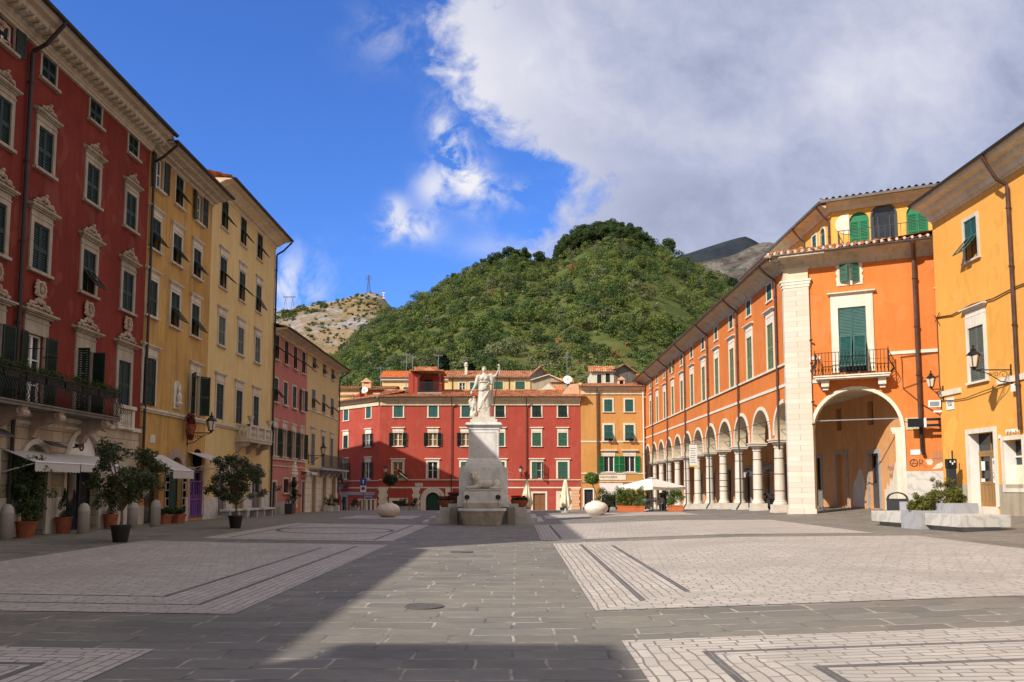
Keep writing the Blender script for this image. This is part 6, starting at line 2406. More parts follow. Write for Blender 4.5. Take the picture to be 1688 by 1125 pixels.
MB().prism(*pil(.05, .55, .07)).prism(*pil(.551, 12.05, 0)).build('corner_pillar', 'pillar', arc_)
MB().prism(*pil(12.051, 12.2, .05)).prism(*pil(12.201, 12.36, .1)).prism(*pil(12.361, 12.46, .16)).build('pillar_capital', 'trim', arc_)
MB().prism(*pil(12.461, 13.34, -.02)).prism(*pil(13.0, 13.08, .06)).build('pillar_block', 'soffit2', arc_)
c_loc = [loc2(p + (p - p0).normalized() * .0) for p in poly]
MB().prism([(*loc2(Vector(v)), 13.5) for v in ((13.2, 44.6), (13.2, 43.3), (13.62, 42.12), (15.6, 41.15), (16, 42.5), (14.6, 44.6))], (0, 0, .115)).build('cornice', 'soffit', arc_)
sp_ = MB()
for q, (r0, z) in enumerate(((.12, 13.08), (.2, 13.2), (.36, 13.36), (.6, 13.49))):
    sp_.prism(*pil(z, z + .13, r0))
sp_.build('cornice', 'soffit', arc_)
MB().poly([(0, -.9, 13.66), (LA + .2, -.9, 13.66), (LA + .3, .6, 13.8), (54.6, 9.6, 14.6), (0, 9.8, 14.6)]).build('roof', 'tile', arc_)
for z in (9.2, 6.0, 4.85, 8.0):
    MB().tube([(*loc2(B + n_ * .02), z), (*loc2(B + n_ * .14 + d_ * .1), z)], .05, 6).build('iron_anchor', 'rust', arc_)

# penthouse set back on the roof
PX, PY = 47.0, 3.9
ph = []
wl_ = [(35.0, 35.0)]
lw = [(PX - 1.05 - .75, PX - 1.05, 15.45, 16.45, True), (PX - 3.1, PX - 2.45, 16.0, 16.8)]
wall_mesh(12.5, 5.5, 13.8, 17.3, [(a - 34.5, b - 34.5, c, d_2, *r) for a, b, c, d_2, *r in lw], .12, ends=False).build('penthouse_wall', 'gold2', arc_, (34.5, PY, 0))
XF[arc_.name] = (34.5, PY, 0)


def arched_shutter(parent, x, z0, zs, w, m, open_=False, frame='trim'):
    r = w / 2
    n = 12
    o = MB().prism([(-r - .02, .1, 0), (r + .02, .1, 0)] + [((r + .02) * math.cos(PI * k / n), .1, zs - z0 + (r + .02) * math.sin(PI * k / n)) for k in range(n + 1)], (0, .03, 0)).build('window', 'pane' if open_ else m, parent, (x, 0, z0))
    if not open_:
        f_ = MB()
        for xx in (-r + .05, -.03, .03, r - .05):
            f_.box(xx - .04, xx + .04, .06, .1, .05, zs - z0)
        for zz in (.05, (zs - z0) * .55, zs - z0 - .04):
            f_.box(-r, r, .055, .1, zz, zz + .08)
        z = .15
        while z < zs - z0:
            f_.box(-r + .09, r - .09, .07, .1, z, z + .03)
            z += .085
        f_.build('shutter', m, o)
    if frame:
        arch_band(-r, r, zs - z0, .09, -.03, .02, 0, 12).build('window_surround', frame, o)
    return o


for a, b, c, d_2, *r in lw:
    if r:
        arched_shutter(arc_, (a + b) / 2 - 34.5, c, d_2, b - a, 'teal')
    else:
        window(arc_, (a + b) / 2 - 34.5, c, d_2, b - a, 'closed', sm='teal', fw=.1, fd=.03, frame='trim')
extrude_profile([(0, 17.301), (-.1, 17.301), (-.2, 17.5), (-.45, 17.62), (-.7, 17.68), (-.7, 17.76), (0, 17.76)], 0, 12.5).build('cornice', 'soffit2', arc_)
MB().box(-.3, 12.9, -.85, -.68, 17.68, 17.82).build('gutter', 'gutter', arc_)
drainpipe(arc_, 12.3, 17.35, 14.2, .7, 'pipe', .06, -.1, 17.7)
drainpipe(arc_, 8.2, 17.35, 14.2, .7, 'pipe', .06, -.1, 17.7)
del XF[arc_.name]
XF[arc_.name] = (PX, PY, EANG)
fw_ = [(2.12, 3.3, 14.4, 16.72, True), (.93, 1.95, 14.4, 16.6, True), (3.85, 4.9, 14.4, 16.6, True), (5.3, 6.4, 14.4, 16.7)]
wall_mesh(9.0, 5.0, 13.8, 17.3, fw_, .15, ends=False).build('penthouse_wall', 'gold2', arc_)
for k, (a, b, c, d_2, *r) in enumerate(fw_):
    x = (a + b) / 2
    if r:
        o = arched_shutter(arc_, x, c, d_2, b - a, 'green4', k == 0, 'charcoal' if k == 0 else None)
        if k == 0:
            f_ = MB()
            for s in (-1, 1):
                f_.box(s * .3 - .03, s * .3 + .03, .02, .09, 0, 2.3)
                f_.box(s * .56 - .04, s * .56 + .04, .0, .09, 0, 2.32)
            f_.build('casement', 'charcoal', o)
    else:
        window(arc_, x, c, d_2, b - a, 'closed', sm='green4', fw=.04, fd=.02, frame='trim')
# half-round open shutter leaf against the wall
MB().prism([(.93 - .75 * math.sin(PI * k / 12), -.04, 16.62 - .62 * math.cos(PI * k / 12) - .1) for k in range(13)], (0, .03, 0)).build('painted_half_disc', 'trim', arc_)
extrude_profile([(0, 17.301), (-.1, 17.301), (-.2, 17.5), (-.45, 17.62), (-.7, 17.68), (-.7, 17.76), (0, 17.76)], -.2, 9).build('cornice', 'soffit2', arc_)
MB().box(-.5, 9.2, -.85, -.68, 17.68, 17.82).build('gutter', 'gutter', arc_)
tiles(9.8, 4.6, .75, .34, .08, .5, -.55, -.8, 17.84, hip0=2.2).build('roof', 'tile', arc_)
g = MB()
for k in range(26):
    x = .45 + k * .26
    g.bar((x, -1.35, 14.35), (x, -1.35, 15.75), .025)
for z in (14.4, 15.75):
    g.bar((.4, -1.35, z), (7.0, -1.35, z), .04, .03)
for k in range(5):
    g.bar((.42, -1.35 + .26 * k, 14.35), (.42, -1.35 + .26 * k, 15.75), .025)
g.bar((.42, -1.35, 15.75), (.42, 0, 15.75), .04, .03)
g.build('terrace_railing', 'charcoal', arc_)
MB().box(.2, 8.5, -1.6, 0, 14.1, 14.32).build('terrace_slab', 'concrete', arc_)
del XF[arc_.name]
MB().poly([(34.2, PY - .7, 17.78), (PX + .1, PY - .7, 17.78), (PX + .1, PY + 3.6, 18.5), (34.2, PY + 3.6, 18.5)]).build('roof', 'tile', arc_)
# lower attics along the ridge
for a, b, z in ((ax(58.3), ax(53.0), 16.5), (ax(78.5), ax(66.0), 16.0)):
    at_ = MB().box(a, b, 2.6, 8, 13.7, z).build('attic', 'creamhouse', arc_)
    MB().prism([(a - .3, 1.9, z - .02), (a - .3, 2.0, z + .12), (a - .3, 5.2, z + .9), (a - .3, 8.4, z), (a - .3, 2.6, z - .02)], (b - a + .6, 0, 0)).build('roof', 'soffit', at_)
    MB().box(a - .35, b + .35, 1.82, 1.95, z - .02, z + .12).build('gutter', 'gutter', at_)


# ================================================================== the golden house, nearest on the right
GX, GY = 20.0, 38.95
gh = thing('golden_house', 'bright golden yellow house with a wall lamp, nearest on the right', 'house', (GX, GY, 0), -PI / 2)
gx = lambda y: GY - y
gw = [(gx(35.66) - .5, gx(35.66) + .5, 11.6, 13.42), (gx(35.62) - .6, gx(35.62) + .6, 6.22, 8.62), (gx(36.62), gx(34.68), .82, 3.98), (gx(34.0), gx(32.75), 1.6, 3.55)]
gw2 = [(gx(y) - .5, gx(y) + .5, 11.6, 13.42) for y in (30.5, 26.5)] + [(gx(y) - .6, gx(y) + .6, 6.22, 8.62) for y in (30.5, 26.5)]
wall_mesh(16.0, 9.0, -.2, 14.3, gw + gw2, .5).build('wall', 'gold', gh)
window(gh, gx(35.66), 11.6, 13.42, 1.0, 'tilt', sm='teal', fw=.15, fd=.05, frame='stone', tilt=R(40), rev=.5)
window(gh, gx(35.62), 6.22, 8.62, 1.2, 'closed', sm='greyshut2', fw=.17, fd=.06, frame='trim', head=.3, ped=(.28, .2, .24), rev=.5)
for y in (30.5, 26.5):
    window(gh, gx(y), 11.6, 13.42, 1.0, 'closed', sm='teal', fw=.15, frame='stone', rev=.5)
    window(gh, gx(y), 6.22, 8.62, 1.2, 'closed', sm='greyshut2', fw=.17, frame='trim', head=.3, ped=(.28, .2, .24), rev=.5)
MB().box(0, 1.9, -.07, .02, 5.88, 6.12).box(4.75, 16, -.07, .02, 5.88, 6.12).build('string_course', 'trim', gh)
MB().box(0, gx(36.62) - .22, -.03, .02, -.2, 1.76).box(gx(34.68) + .22, 16, -.03, .02, -.2, 1.76).build('plinth', 'grime', gh)
MB().box(gx(36.62) - .1, gx(34.68) + .1, -.12, .5, .2, .815).build('doorstep', 'trim', gh)
d = door(gh, gx(35.65), .82, 3.1, 1.92, 'wood2', .2, None, glazed=True, rev=.5, leafs=2)
MB().box(-.97, .97, -.06, .02, 2.28, 2.4).box(-.03, .03, -.05, .01, 2.4, 3.15).build('transom', 'wood2', d)
MB().box(-.97, .97, .0, .03, 2.4, 3.16).build('pane', 'pane', d)
frame_mb(1.94, 3.16, .2, .06).build('door_surround', 'trim', d, (0, -.44, 0))
for s in (-1, 1):
    MB().box(s * .9605 - .0055, s * .9605 + .0055, -.43, -.02, 0, 3.15).build('door_reveal', 'white', d)
nt = MB().box(.1, .66, -.075, -.052, 1.0, 2.05).build('paper_notice', 'white', d)
t_ = text_mb('ORARIO\nLUN - VEN\nSABATO\nDOMENICA\nCHIUSO', .105, .002)
link('notice_lettering', t_, 'charcoal', nt, (.38, -.078, 1.34))
MB().torus((.25, -.078, 1.88), .08, .018, 'y', 14, 4).bar((.25, -.08, 1.82), (.25, -.08, 1.94), .03, .01).build('notice_symbol', 'charcoal', nt)
MB().torus((.52, -.078, 1.88), .06, .035, 'y', 14, 4).build('notice_symbol', 'signred', nt)
MB().box(-.75, -.5, -.075, -.052, 1.55, 1.95).build('paper_notice', 'white', d)
MB().box(-.8, -.55, -.075, -.052, 1.05, 1.2).build('paper_notice', 'white', d)
wv = window(gh, gx(33.375), 1.6, 3.55, 1.25, 'none', fw=.16, fd=.06, frame='trim', bottom=True, sill=False, rev=.5, bars=0, pane='pane', white=None)
MB().box(-.6, .62, .4, .44, .1, .95).box(-.6, .62, .39, .44, 1.25, 1.32).build('shop_blind', 'awning2', wv)
MB().box(-.622, -.612, .0, .46, 0, 1.94).build('window_reveal', 'white', wv)
MB().box(.05, .5, .36, .38, .95, 1.4).build('paper_notice', 'white', wv)
lt = text_mb('IMPIAN', .26, .02)
link('sign_lettering', lt, 'white', gh, (gx(33.375) + .0, -.03, 3.88))
MB().box(gx(34.32), gx(34.2), -.05, 0, 3.65, 3.8).build('bell_plate', 'white', gh)
eave(gh, 16, 14.3, 15.12, 1.0, 'soffit2', prof=[(0, 14.25), (-.05, 14.25), (-.06, 14.34), (-.16, 14.36), (-.22, 14.46), (-.26, 14.6), (-.5, 14.68), (-.56, 14.86), (-.9, 14.92), (-.96, 15.04), (-1.0, 15.12), (0, 15.12)], gut='charcoal')
drainpipe(gh, gx(32.66), 14.3, 3.9, 1.0, 'pipe', .075, -.14, 15.05)
pitched_roof(gh, 16, 9, 15.14, 1.0, 1.6)
pq = MB().box(gx(38.35), gx(37.72), -.03, .0, 5.2, 5.75).build('street_plaque', 'white', gh)
link('plaque_lettering', text_mb('VICOLO\nROSSI', .13, .004), 'letter', pq, (gx(38.03), -.034, 5.47))
MB().prism([(x, -.008, z) for x, z in ((.1, .9), (.9, .9), (1.3, 2.2), (.9, 3.2), (1.3, 4.1), (1.5, 4.5), (1.2, 4.9), (.7, 4.7), (.25, 4.2), (.1, 3.4))], (0, .006, 0)).build('patched_render', 'gold2', gh)
cb = MB().tube([(.1, -.05, 9.68), (1.5, -.06, 9.5), (3.2, -.06, 9.62), (4.8, -.07, 9.5), (6.4, -.06, 9.62), (10, -.06, 9.55), (16, -.06, 9.6)], .03, 5)
cb.tube([(.05, -.06, 5.72), (1.2, -.06, 5.6), (2.4, -.07, 5.58), (3.8, -.1, 5.72), (5.6, -.06, 5.86)], .02, 5).tube([(.12, -.04, 9.7), (.1, -.04, 6.4)], .02, 5)
cb.bar((.05, -.08, 9.5), (.45, -.08, 9.85), .03).bar((.0, -.08, 9.8), (.4, -.08, 9.3), .03)
cb.build('cable', 'pipe', gh)
MB().box(gx(33.02), gx(32.8), -.2, .0, 5.45, 5.75).build('junction_box', 'white', gh)


# ================================================================== the monument
MX, MY = -1.52, 37.35
mon = thing('monument', 'white marble monument with a fountain basin and steps in the middle of the square', 'monument', (MX, MY, 0))
st = MB()
for w, z0, z1, y0_, y1_ in ((2.75, -.1, .12, -.1, 5.6), (2.45, .121, .28, .0, 5.2), (2.15, .281, .52, .08, 4.9), (1.95, .521, .74, .16, 4.6), (1.6, .741, .9, .24, 4.2)):
    st.box(-w, w, y0_, y1_, z0, z1)
st.build('steps', 'steps', mon, bevel=.02)
bk = MB().box(-1.09, 1.09, 0, 2.2, .9, 2.54).box(-1.16, 1.16, -.07, 2.27, .74, 1.25)
bk.build('base_block', 'monument', mon, bevel=.02)
pd_ = MB()
pd_.loft([[(x * w, 1.1 + y * w, z) for x, y in ((-1, -1), (1, -1), (1, 1), (-1, 1))] for w, z in ((.84, 2.6), (.84, 2.72), (.8, 2.74), (.78, 2.84), (.72, 2.92), (.69, 2.96), (.69, 4.26), (.72, 4.28), (.72, 4.34), (.7, 4.36), (.72, 4.4), (.80, 4.46), (.84, 4.48), (.84, 4.54), (.8, 4.56), (.8, 4.6))])
pd_.box(-.95, .95, .15, 2.05, 2.541, 2.6)
pd_.build('pedestal', 'monument', mon, bevel=.008)
fr = MB()
for a, b, c, d in ((-.56, .56, 3.05, 3.1), (-.56, .56, 4.13, 4.18), (-.56, -.51, 3.101, 4.129), (.51, .56, 3.101, 4.129)):
    fr.box(a, b, .395, .42, c, d)
fr.build('panel_frame', 'monument', mon)
MB().box(-.62, .62, .48, 1.72, 4.601, 4.76).box(-.52, .52, .58, 1.62, 4.761, 4.88).build('plinth', 'statue', mon, bevel=.01)
fb = MB().box(-.86, .86, -.5, -.005, .86, 1.42).box(-.78, .78, -.46, -.005, 1.421, 1.5)
fb.build('spout_wall', 'monument', mon, bevel=.03)
MB().box(-.84, .84, -.54, -.501, .68, .95).build('stained_apron', 'wetstone', mon, bevel=.01)
for s in (-1, 1):
    sp = MB().torus((s * .69, -.52, 1.2), .085, .03, 'y', 16, 6).ball((s * .69, -.52, 1.2), (.06, .05, .06), 8, 6).tube([(s * .69, -.52, 1.2), (s * .69, -.66, 1.18)], .025, 6)
    sp.build('spout', 'rust', mon)
    MB().tube([(s * .69, -.66, 1.18), (s * .69, -.70, 1.1), (s * .69, -.72, .7)], .012, 5).build('water_jet', 'water', mon)
    MB().box(s * 1.27 - .17, s * 1.27 + .17, -.55, .1, -.05, .76).build('abutment', 'greyhouse', mon, bevel=.04)
# bulging tub
rings = []
for w, d, z in ((.80, .33, -.02), (.84, .36, .03), (.83, .36, .08), (.86, .40, .15), (.93, .47, .4), (.98, .52, .58), (1.02, .55, .62), (1.02, .55, .68), (.94, .47, .68), (.9, .43, .5)):
    ring = []
    for k in range(40):
        t = 2 * PI * k / 40
        c, s = math.cos(t), math.sin(t)
        ring.append((w * abs(c) ** .5 * (1 if c > 0 else -1), -.9 + d * abs(s) ** .6 * (1 if s > 0 else -1), z))
    rings.append(ring)
MB().loft(rings, True).build('basin', 'wetstone', mon, smooth=True)
MB().poly([(p[0] * .99, p[1], .6) for p in rings[-2]]).build('water', 'water', mon)
MB().loft([[(q[0] * a, -.9 + (q[1] + .9) * a, z) for q in rings[6]] for a, z in ((1.0, .6), (1.045, .61), (1.05, .68), (1.03, .715), (.93, .715), (.92, .66))], False).build('basin_rim', 'monument', mon)
link('worn_lettering', text_mb('S P Q C', .13, .003), 'letter2', mon, (0, -1.4, .36))

# ---- statue: a draped woman, left hand lowered, right hand raised on a staff
sx, sy, sz = MX, MY + 1.1, 4.88
S = MB()


def ring(cx, cy, rx, ry, z, folds=0, amp=0.0, ph=0.0, n=36, tilt=0.0):
    out = []
    for k in range(n):
        t = 2 * PI * k / n
        q = 1 + amp * math.cos(folds * t + ph) + amp * .5 * math.cos((folds * 1.7 // 1) * t + ph * 2)
        out.append((cx + rx * q * math.cos(t), cy + ry * q * math.sin(t), z + tilt * math.cos(t)))
    return out


# long under-dress
S.loft([ring(.0, 0, .30, .24, 0, 11, .09, .3), ring(.01, 0, .28, .22, .25, 11, .08, .4), ring(.015, 0, .27, .21, .6, 9, .05, .5), ring(.01, 0, .265, .21, 1.0, 7, .03), ring(.0, 0, .255, .2, 1.3), ring(-.005, 0, .21, .165, 1.55), ring(-.005, 0, .2, .16, 1.62), ring(-.01, 0, .235, .18, 1.78), ring(-.01, 0, .25, .175, 1.9), ring(-.01, 0, .2, .14, 2.0), ring(-.012, 0, .08, .08, 2.06), ring(-.012, 0, .065, .07, 2.14)])
# over-mantle hanging in a slant, rolled at the hip
S.loft([ring(-.02, -.02, .335, .25, .42, 8, .06, .2, 36, .15), ring(-.01, -.02, .31, .245, .7, 8, .06, .8, 36, .12), ring(0, -.01, .285, .23, 1.05, 7, .05, 1.2, 36, .1), ring(0, 0, .265, .215, 1.33, 5, .03, 1.5, 36, .1), ring(0, 0, .24, .2, 1.4, 0, 0, 0, 36, .1)])
for q in range(4):
    S.tube([(-.26, -.1, 1.28 + .035 * q), (-.1, -.24, 1.26 + .03 * q), (.08, -.25, 1.36 + .04 * q), (.22, -.14, 1.52 + .04 * q), (.27, .0, 1.66)], [.03, .04, .04, .035, .03], 6)
for q in range(7):      # curved folds across the thighs
    a = q / 6
    S.tube([(.24 - .03 * q, -.16 - .01 * q, 1.3 - .06 * q), (.1 - .04 * q, -.27, 1.0 - .09 * q), (-.1 - .02 * q, -.28, .78 - .06 * q), (-.27, -.18, .72 - .05 * q)], [.012, .026, .026, .014], 5)
for q in range(9):
    x = -.25 + .062 * q
    S.tube([(x, -.2 - .06 * math.cos(x * 4), .0), (x * .96, -.22 - .04 * math.cos(x * 4), .5)], [.03, .018], 5)
# breasts and neckline
for s in (-1, 1):
    S.ball((-.01 + s * .1, -.15, 1.82), (.095, .08, .09), 10, 8)
S.tube([(-.24, -.08, 1.68), (-.1, -.19, 1.67), (.1, -.19, 1.67), (.22, -.08, 1.7)], .022, 6)
S.tube([(-.2, -.06, 2.0), (-.08, -.17, 1.86), (0, -.17, 1.74)], .022, 6).tube([(.2, -.06, 2.0), (.07, -.17, 1.86), (0, -.17, 1.74)], .022, 6)
# arms
S.tube([(-.2, 0, 1.97), (-.3, -.01, 1.92), (-.34, -.03, 1.78), (-.385, -.07, 1.6), (-.42, -.1, 1.5), (-.5, -.14, 1.34), (-.56, -.16, 1.24)], [.09, .105, .1, .085, .065, .055, .042], 10)
S.ball((-.6, -.17, 1.18), (.045, .035, .06), 8, 6)
for q in range(4):
    S.tube([(-.6 - .012 * q + .02, -.2 + .02 * q, 1.15), (-.625 - .012 * q + .02, -.21 + .02 * q, 1.1 - .006 * (q % 2)), (-.63, -.2 + .02 * q, 1.06)], [.013, .012, .009], 5)
S.tube([(-.565, -.2, 1.2), (-.555, -.22, 1.15), (-.56, -.22, 1.12)], [.014, .012, .009], 5)
S.tube([(.2, 0, 1.98), (.29, 0, 1.98), (.38, -.02, 1.95), (.48, -.04, 1.92), (.53, -.05, 1.95)], [.09, .1, .09, .07, .06], 10)
S.tube([(.5, -.05, 1.93), (.56, -.06, 2.0), (.63, -.08, 2.14), (.67, -.1, 2.23)], [.06, .055, .045, .036], 10)
S.ball((.68, -.1, 2.29), (.045, .045, .055), 8, 6)
for q in range(4):
    S.tube([(.66, -.06, 2.27 + .024 * q), (.7, -.13, 2.27 + .024 * q), (.66, -.16, 2.27 + .024 * q), (.635, -.13, 2.27 + .024 * q)], [.013, .012, .011, .009], 5)
S.tube([(.65, -.08, 2.26), (.63, -.11, 2.3), (.645, -.13, 2.34)], [.015, .013, .01], 5)
# sleeve hanging from the raised arm
S.loft([ring(.34, -.01, .13, .1, 2.03, 0, 0, 0, 16), ring(.37, -.01, .15, .1, 1.9, 4, .08, 0, 16), ring(.36, 0, .13, .09, 1.72, 4, .12, .5, 16), ring(.34, 0, .09, .07, 1.55, 4, .14, 1, 16)])
S.tube([(.42, .02, 1.75), (.4, .03, 1.5), (.36, .03, 1.1), (.34, .03, .5)], [.05, .06, .05, .04], 7)
# head: face, nose, brow, chin, ears, hair drawn back with a diadem
S.ball((-.015, -.01, 2.25), (.098, .115, .135), 14, 10)
S.ball((-.02, -.075, 2.19), (.06, .05, .065), 10, 7)
S.tube([(-.02, -.115, 2.28), (-.022, -.142, 2.22)], [.012, .02], 6)
S.tube([(-.065, -.105, 2.285), (-.02, -.118, 2.29), (.025, -.105, 2.285)], .012, 5)
S.ball((-.02, -.112, 2.165), (.026, .016, .009), 8, 5).ball((-.02, -.108, 2.15), (.024, .016, .009), 8, 5)
for s in (-1, 1):
    S.ball((-.015 + s * .098, .0, 2.24), (.014, .022, .032), 6, 5)
    S.ball((-.02 + s * .038, -.1, 2.255), (.016, .012, .009), 6, 4)
S.ball((-.01, .03, 2.31), (.118, .125, .1), 12, 8)
S.ball((0, .13, 2.27), (.07, .06, .07), 8, 6)
S.tube([(-.11, -.03, 2.32), (-.06, -.1, 2.36), (.03, -.1, 2.36), (.085, -.03, 2.32)], .022, 6)
me = remeshed(S, .0145, 1)
me.name = 'statue'
sto = link('statue', me, 'statue', None, (sx, sy, sz))
tag(sto, 'white marble statue of a draped woman holding a tall staff, on top of the monument', 'statue')
stf = MB().tube([(.675, -.1, 2.42), (.655, -.1, 2.2), (.54, -.12, 1.2), (.40, -.14, .02)], [.02, .022, .022, .02], 7).build('staff', 'rust', sto)
MB().ball((.68, -.1, 2.45), (.05, .05, .06), 8, 6).tube([(.7, -.1, 2.4), (.73, -.1, 2.2), (.7, -.1, 2.05), (.64, -.1, 1.98)], [.03, .025, .02, .012], 6).build('staff_head', 'statue', sto)
# eagle on a rock beside her
E_ = MB()
E_.ball((-.52, -.02, .1), (.17, .15, .16), 10, 7).ball((-.44, -.1, .2), (.12, .1, .12), 8, 6).ball((-.58, .02, .25), (.1, .1, .12), 8, 6)
E_.ball((-.47, -.03, .66), (.125, .12, .2), 12, 8).ball((-.46, -.06, .82), (.085, .085, .12), 10, 7)
E_.ball((-.48, -.08, .95), (.062, .075, .06), 10, 7).tube([(-.49, -.14, .95), (-.5, -.19, .93), (-.5, -.2, .9)], [.03, .02, .008], 6)
E_.loft([[(-.60 + .07 * math.cos(t), .03 + .1 * math.sin(t), .9) for t in [2 * PI * k / 10 for k in range(10)]], [(-.66 + .09 * math.cos(t), .05 + .12 * math.sin(t), .78) for t in [2 * PI * k / 10 for k in range(10)]], [(-.66 + .07 * math.cos(t), .06 + .11 * math.sin(t), .6) for t in [2 * PI * k / 10 for k in range(10)]], [(-.58 + .03 * math.cos(t), .06 + .05 * math.sin(t), .42) for t in [2 * PI * k / 10 for k in range(10)]]])
for q in range(4):
    E_.tube([(-.62 - .02 * q, -.04 + .02 * q, .84 - .03 * q), (-.62 - .015 * q, -.05 + .03 * q, .5 - .02 * q)], [.022, .012], 5)
for s in (-1, 1):
    E_.tube([(-.47 + s * .06, -.05, .56), (-.48 + s * .07, -.08, .4), (-.48 + s * .07, -.1, .3)], [.07, .05, .03], 7)
    for q in range(3):
        E_.tube([(-.48 + s * .07, -.1, .3), (-.48 + s * .07 + .03 * (q - 1), -.17, .28)], [.018, .01], 5)
E_.tube([(-.44, .06, .55), (-.42, .1, .35), (-.4, .12, .2)], [.07, .07, .04], 7)
me = remeshed(E_, .015, 1)
me.name = 'eagle_statue'
eg = tag(link('eagle_statue', me, 'statue', None, (sx, sy, sz)), 'small marble eagle on a rock at the feet of the statue', 'statue')
rc = MB()
for k in range(8):
    a = k * PI / 4
    rc.prism([(0, 0, .16), (.13 * math.cos(a), .12 * math.sin(a), .02 + .03 * (k % 2)), (.13 * math.cos(a + PI / 4), .12 * math.sin(a + PI / 4), .02 + .03 * ((k + 1) % 2))], (0, 0, .012))
tag(rc.build('red_cloth', 'redcloth', None, (sx - .45, sy - .04, sz + .99)), 'red cloth draped over the head of the marble eagle', 'cloth')

# ---- reclining lion
Ln = MB()
lx, lz = -.02, 0
Ln.ball((.18, .05, .2), (.42, .17, .17), 14, 9)             # trunk
Ln.ball((-.22, .0, .24), (.22, .19, .24), 12, 8)            # chest and shoulder
Ln.ball((.52, .03, .2), (.2, .18, .21), 12, 8)              # haunch
Ln.tube([(.5, -.1, .14), (.66, -.16, .12), (.52, -.2, .06), (.36, -.21, .05), (.28, -.22, .05)], [.1, .085, .06, .045, .05], 9)
Ln.tube([(.62, .05, .14), (.78, -.02, .08), (.76, -.16, .05), (.55, -.25, .035), (.4, -.26, .03)], [.04, .03, .026, .026, .04], 7)
Ln.tube([(-.2, -.12, .12), (-.34, -.2, .08), (-.5, -.24, .06), (-.6, -.25, .06)], [.09, .07, .055, .06], 9)
Ln.tube([(-.3, .02, .14), (-.44, -.06, .08), (-.58, -.1, .06), (-.66, -.12, .06)], [.09, .07, .055, .06], 9)
for s_, (px_, py_) in enumerate(((-.62, -.27), (-.68, -.13))):
    for q in range(4):
        Ln.ball((px_, py_ - .035 + .027 * q, .05), (.035, .016, .028), 6, 5)
Ln.tube([(-.24, -.02, .35), (-.32, -.06, .46)], [.19, .17], 12)
Ln.ball((-.37, -.12, .54), (.165, .145, .165), 14, 9)          # head
Ln.ball((-.39, -.25, .475), (.085, .085, .07), 10, 7).ball((-.385, -.24, .41), (.06, .065, .03), 8, 6)
Ln.tube([(-.375, -.22, .59), (-.39, -.32, .505)], [.038, .034], 7)
for s in (-1, 1):
    Ln.ball((-.37 + s * .145, -.08, .66), (.045, .03, .045), 8, 6)
    Ln.tube([(-.375 + s * .09, -.24, .61), (-.37 + s * .03, -.26, .6)], .02, 5)
    for q in range(5):
        a = R(20 + 35 * q)
        Ln.ball((-.32 + s * .15 * math.sin(a), -.02, .47 + .15 * math.cos(a)), (.05, .07, .055), 7, 5)
me = remeshed(Ln, .0165, 1)
me.name = 'lion_statue'
me.transform(Matrix.Scale(1.12, 4))
lo = tag(link('lion_statue', me, 'statue', None, (MX + .0, MY - .2, 1.56)), 'white marble lion lying on the fountain ledge in front of the pedestal', 'statue')
MB().box(-.72, .8, -.29, .2, -.059, .012).build('lion_plinth', 'statue', lo, bevel=.015)
for s in (-1, 1):
    MB().ball((-.423 + s * .073, -.28, .638), (.022, .014, .016), 6, 4).build('eye', 'rust', lo)


# ---- geranium bowls on the steps
def bowl(x, y, z, label):
    b = tag(MB().lathe([(.2, 0), (.26, .02), (.36, .16), (.41, .28), (.43, .3), (.38, .31), (.33, .24), (.0, .22)], 20).build('flower_bowl', 'terracotta', None, (x, y, z)), label, 'flower bowl')
    cl = [(.3 * RNG.random() * math.cos(a), .3 * RNG.random() * math.sin(a), .33 + .06 * RNG.random(), .13, .13, .09) for a in RNG.random(14) * 6.28]
    C, N = clump_points(cl, 60, .3)
    link('foliage', leaf_mesh('foliage', C, N, .07, .8, tints(len(C), (.04, .075, .025), .3)), 'leaf', b)
    cl = [(.36 * math.sqrt(RNG.random()) * math.cos(a), .36 * math.sqrt(RNG.random()) * math.sin(a), .44 + .05 * RNG.random(), .05, .05, .04) for a in RNG.random(26) * 6.28]
    C, N = clump_points(cl, 22, .5)
    link('blossom', leaf_mesh('blossom', C, N, .045, .9, tints(len(C), (.42, .012, .03), .3)), 'petal', b)


bowl(-3.2, 37.95, .74, 'left terracotta bowl of red geraniums on the monument steps')
bowl(-2.86, 38.6, .9, 'terracotta bowl of red geraniums tucked close beside the monument block')
bowl(.12, 37.95, .74, 'right terracotta bowl of red geraniums on the monument steps')


# ================================================================== furniture of the square
def gpos(x, y, dz=0.0):
    return (x, y, gz(x, y) + dz)


# stone bollards
proto = MB().lathe([(.19, -.05), (.19, .7), (.195, .72), (.195, .76), (.185, .78), (.17, .87), (.12, .95), (.05, .99), (.0, 1.0)], 24).mesh('stone_bollard', True)
for i, (x, y, h, lab) in enumerate([(-14.05, 22.85, .98, 'pale stone bollard at the left picture edge in front of the leafy potted bush'), (-13.55, 25.95, .96, 'pale round topped stone bollard in front of the palazzo doorway beside a small potted conifer'),
                                    (-13.6, 29.35, .98, 'stone bollard half hidden behind the trunk of the nearer potted tree'), (-13.28, 30.5, 1.0, 'stone bollard to the right of the nearer potted tree, by the flower boxes')]):
    o = link('stone_bollard', proto, 'bollard', None, gpos(x, y), i * 1.3)
    o.scale = (.92, .92, h)
    tag(o, lab, 'bollard', 'stone bollards along the left houses')


def pot(r0, r1, h):
    return MB().lathe([(r0, 0), (r1, h), (r1 * 1.08, h), (r1 * 1.08, h + .05), (r1 * .92, h + .05), (r1 * .9, h - .04), (.0, h - .05)], 20)


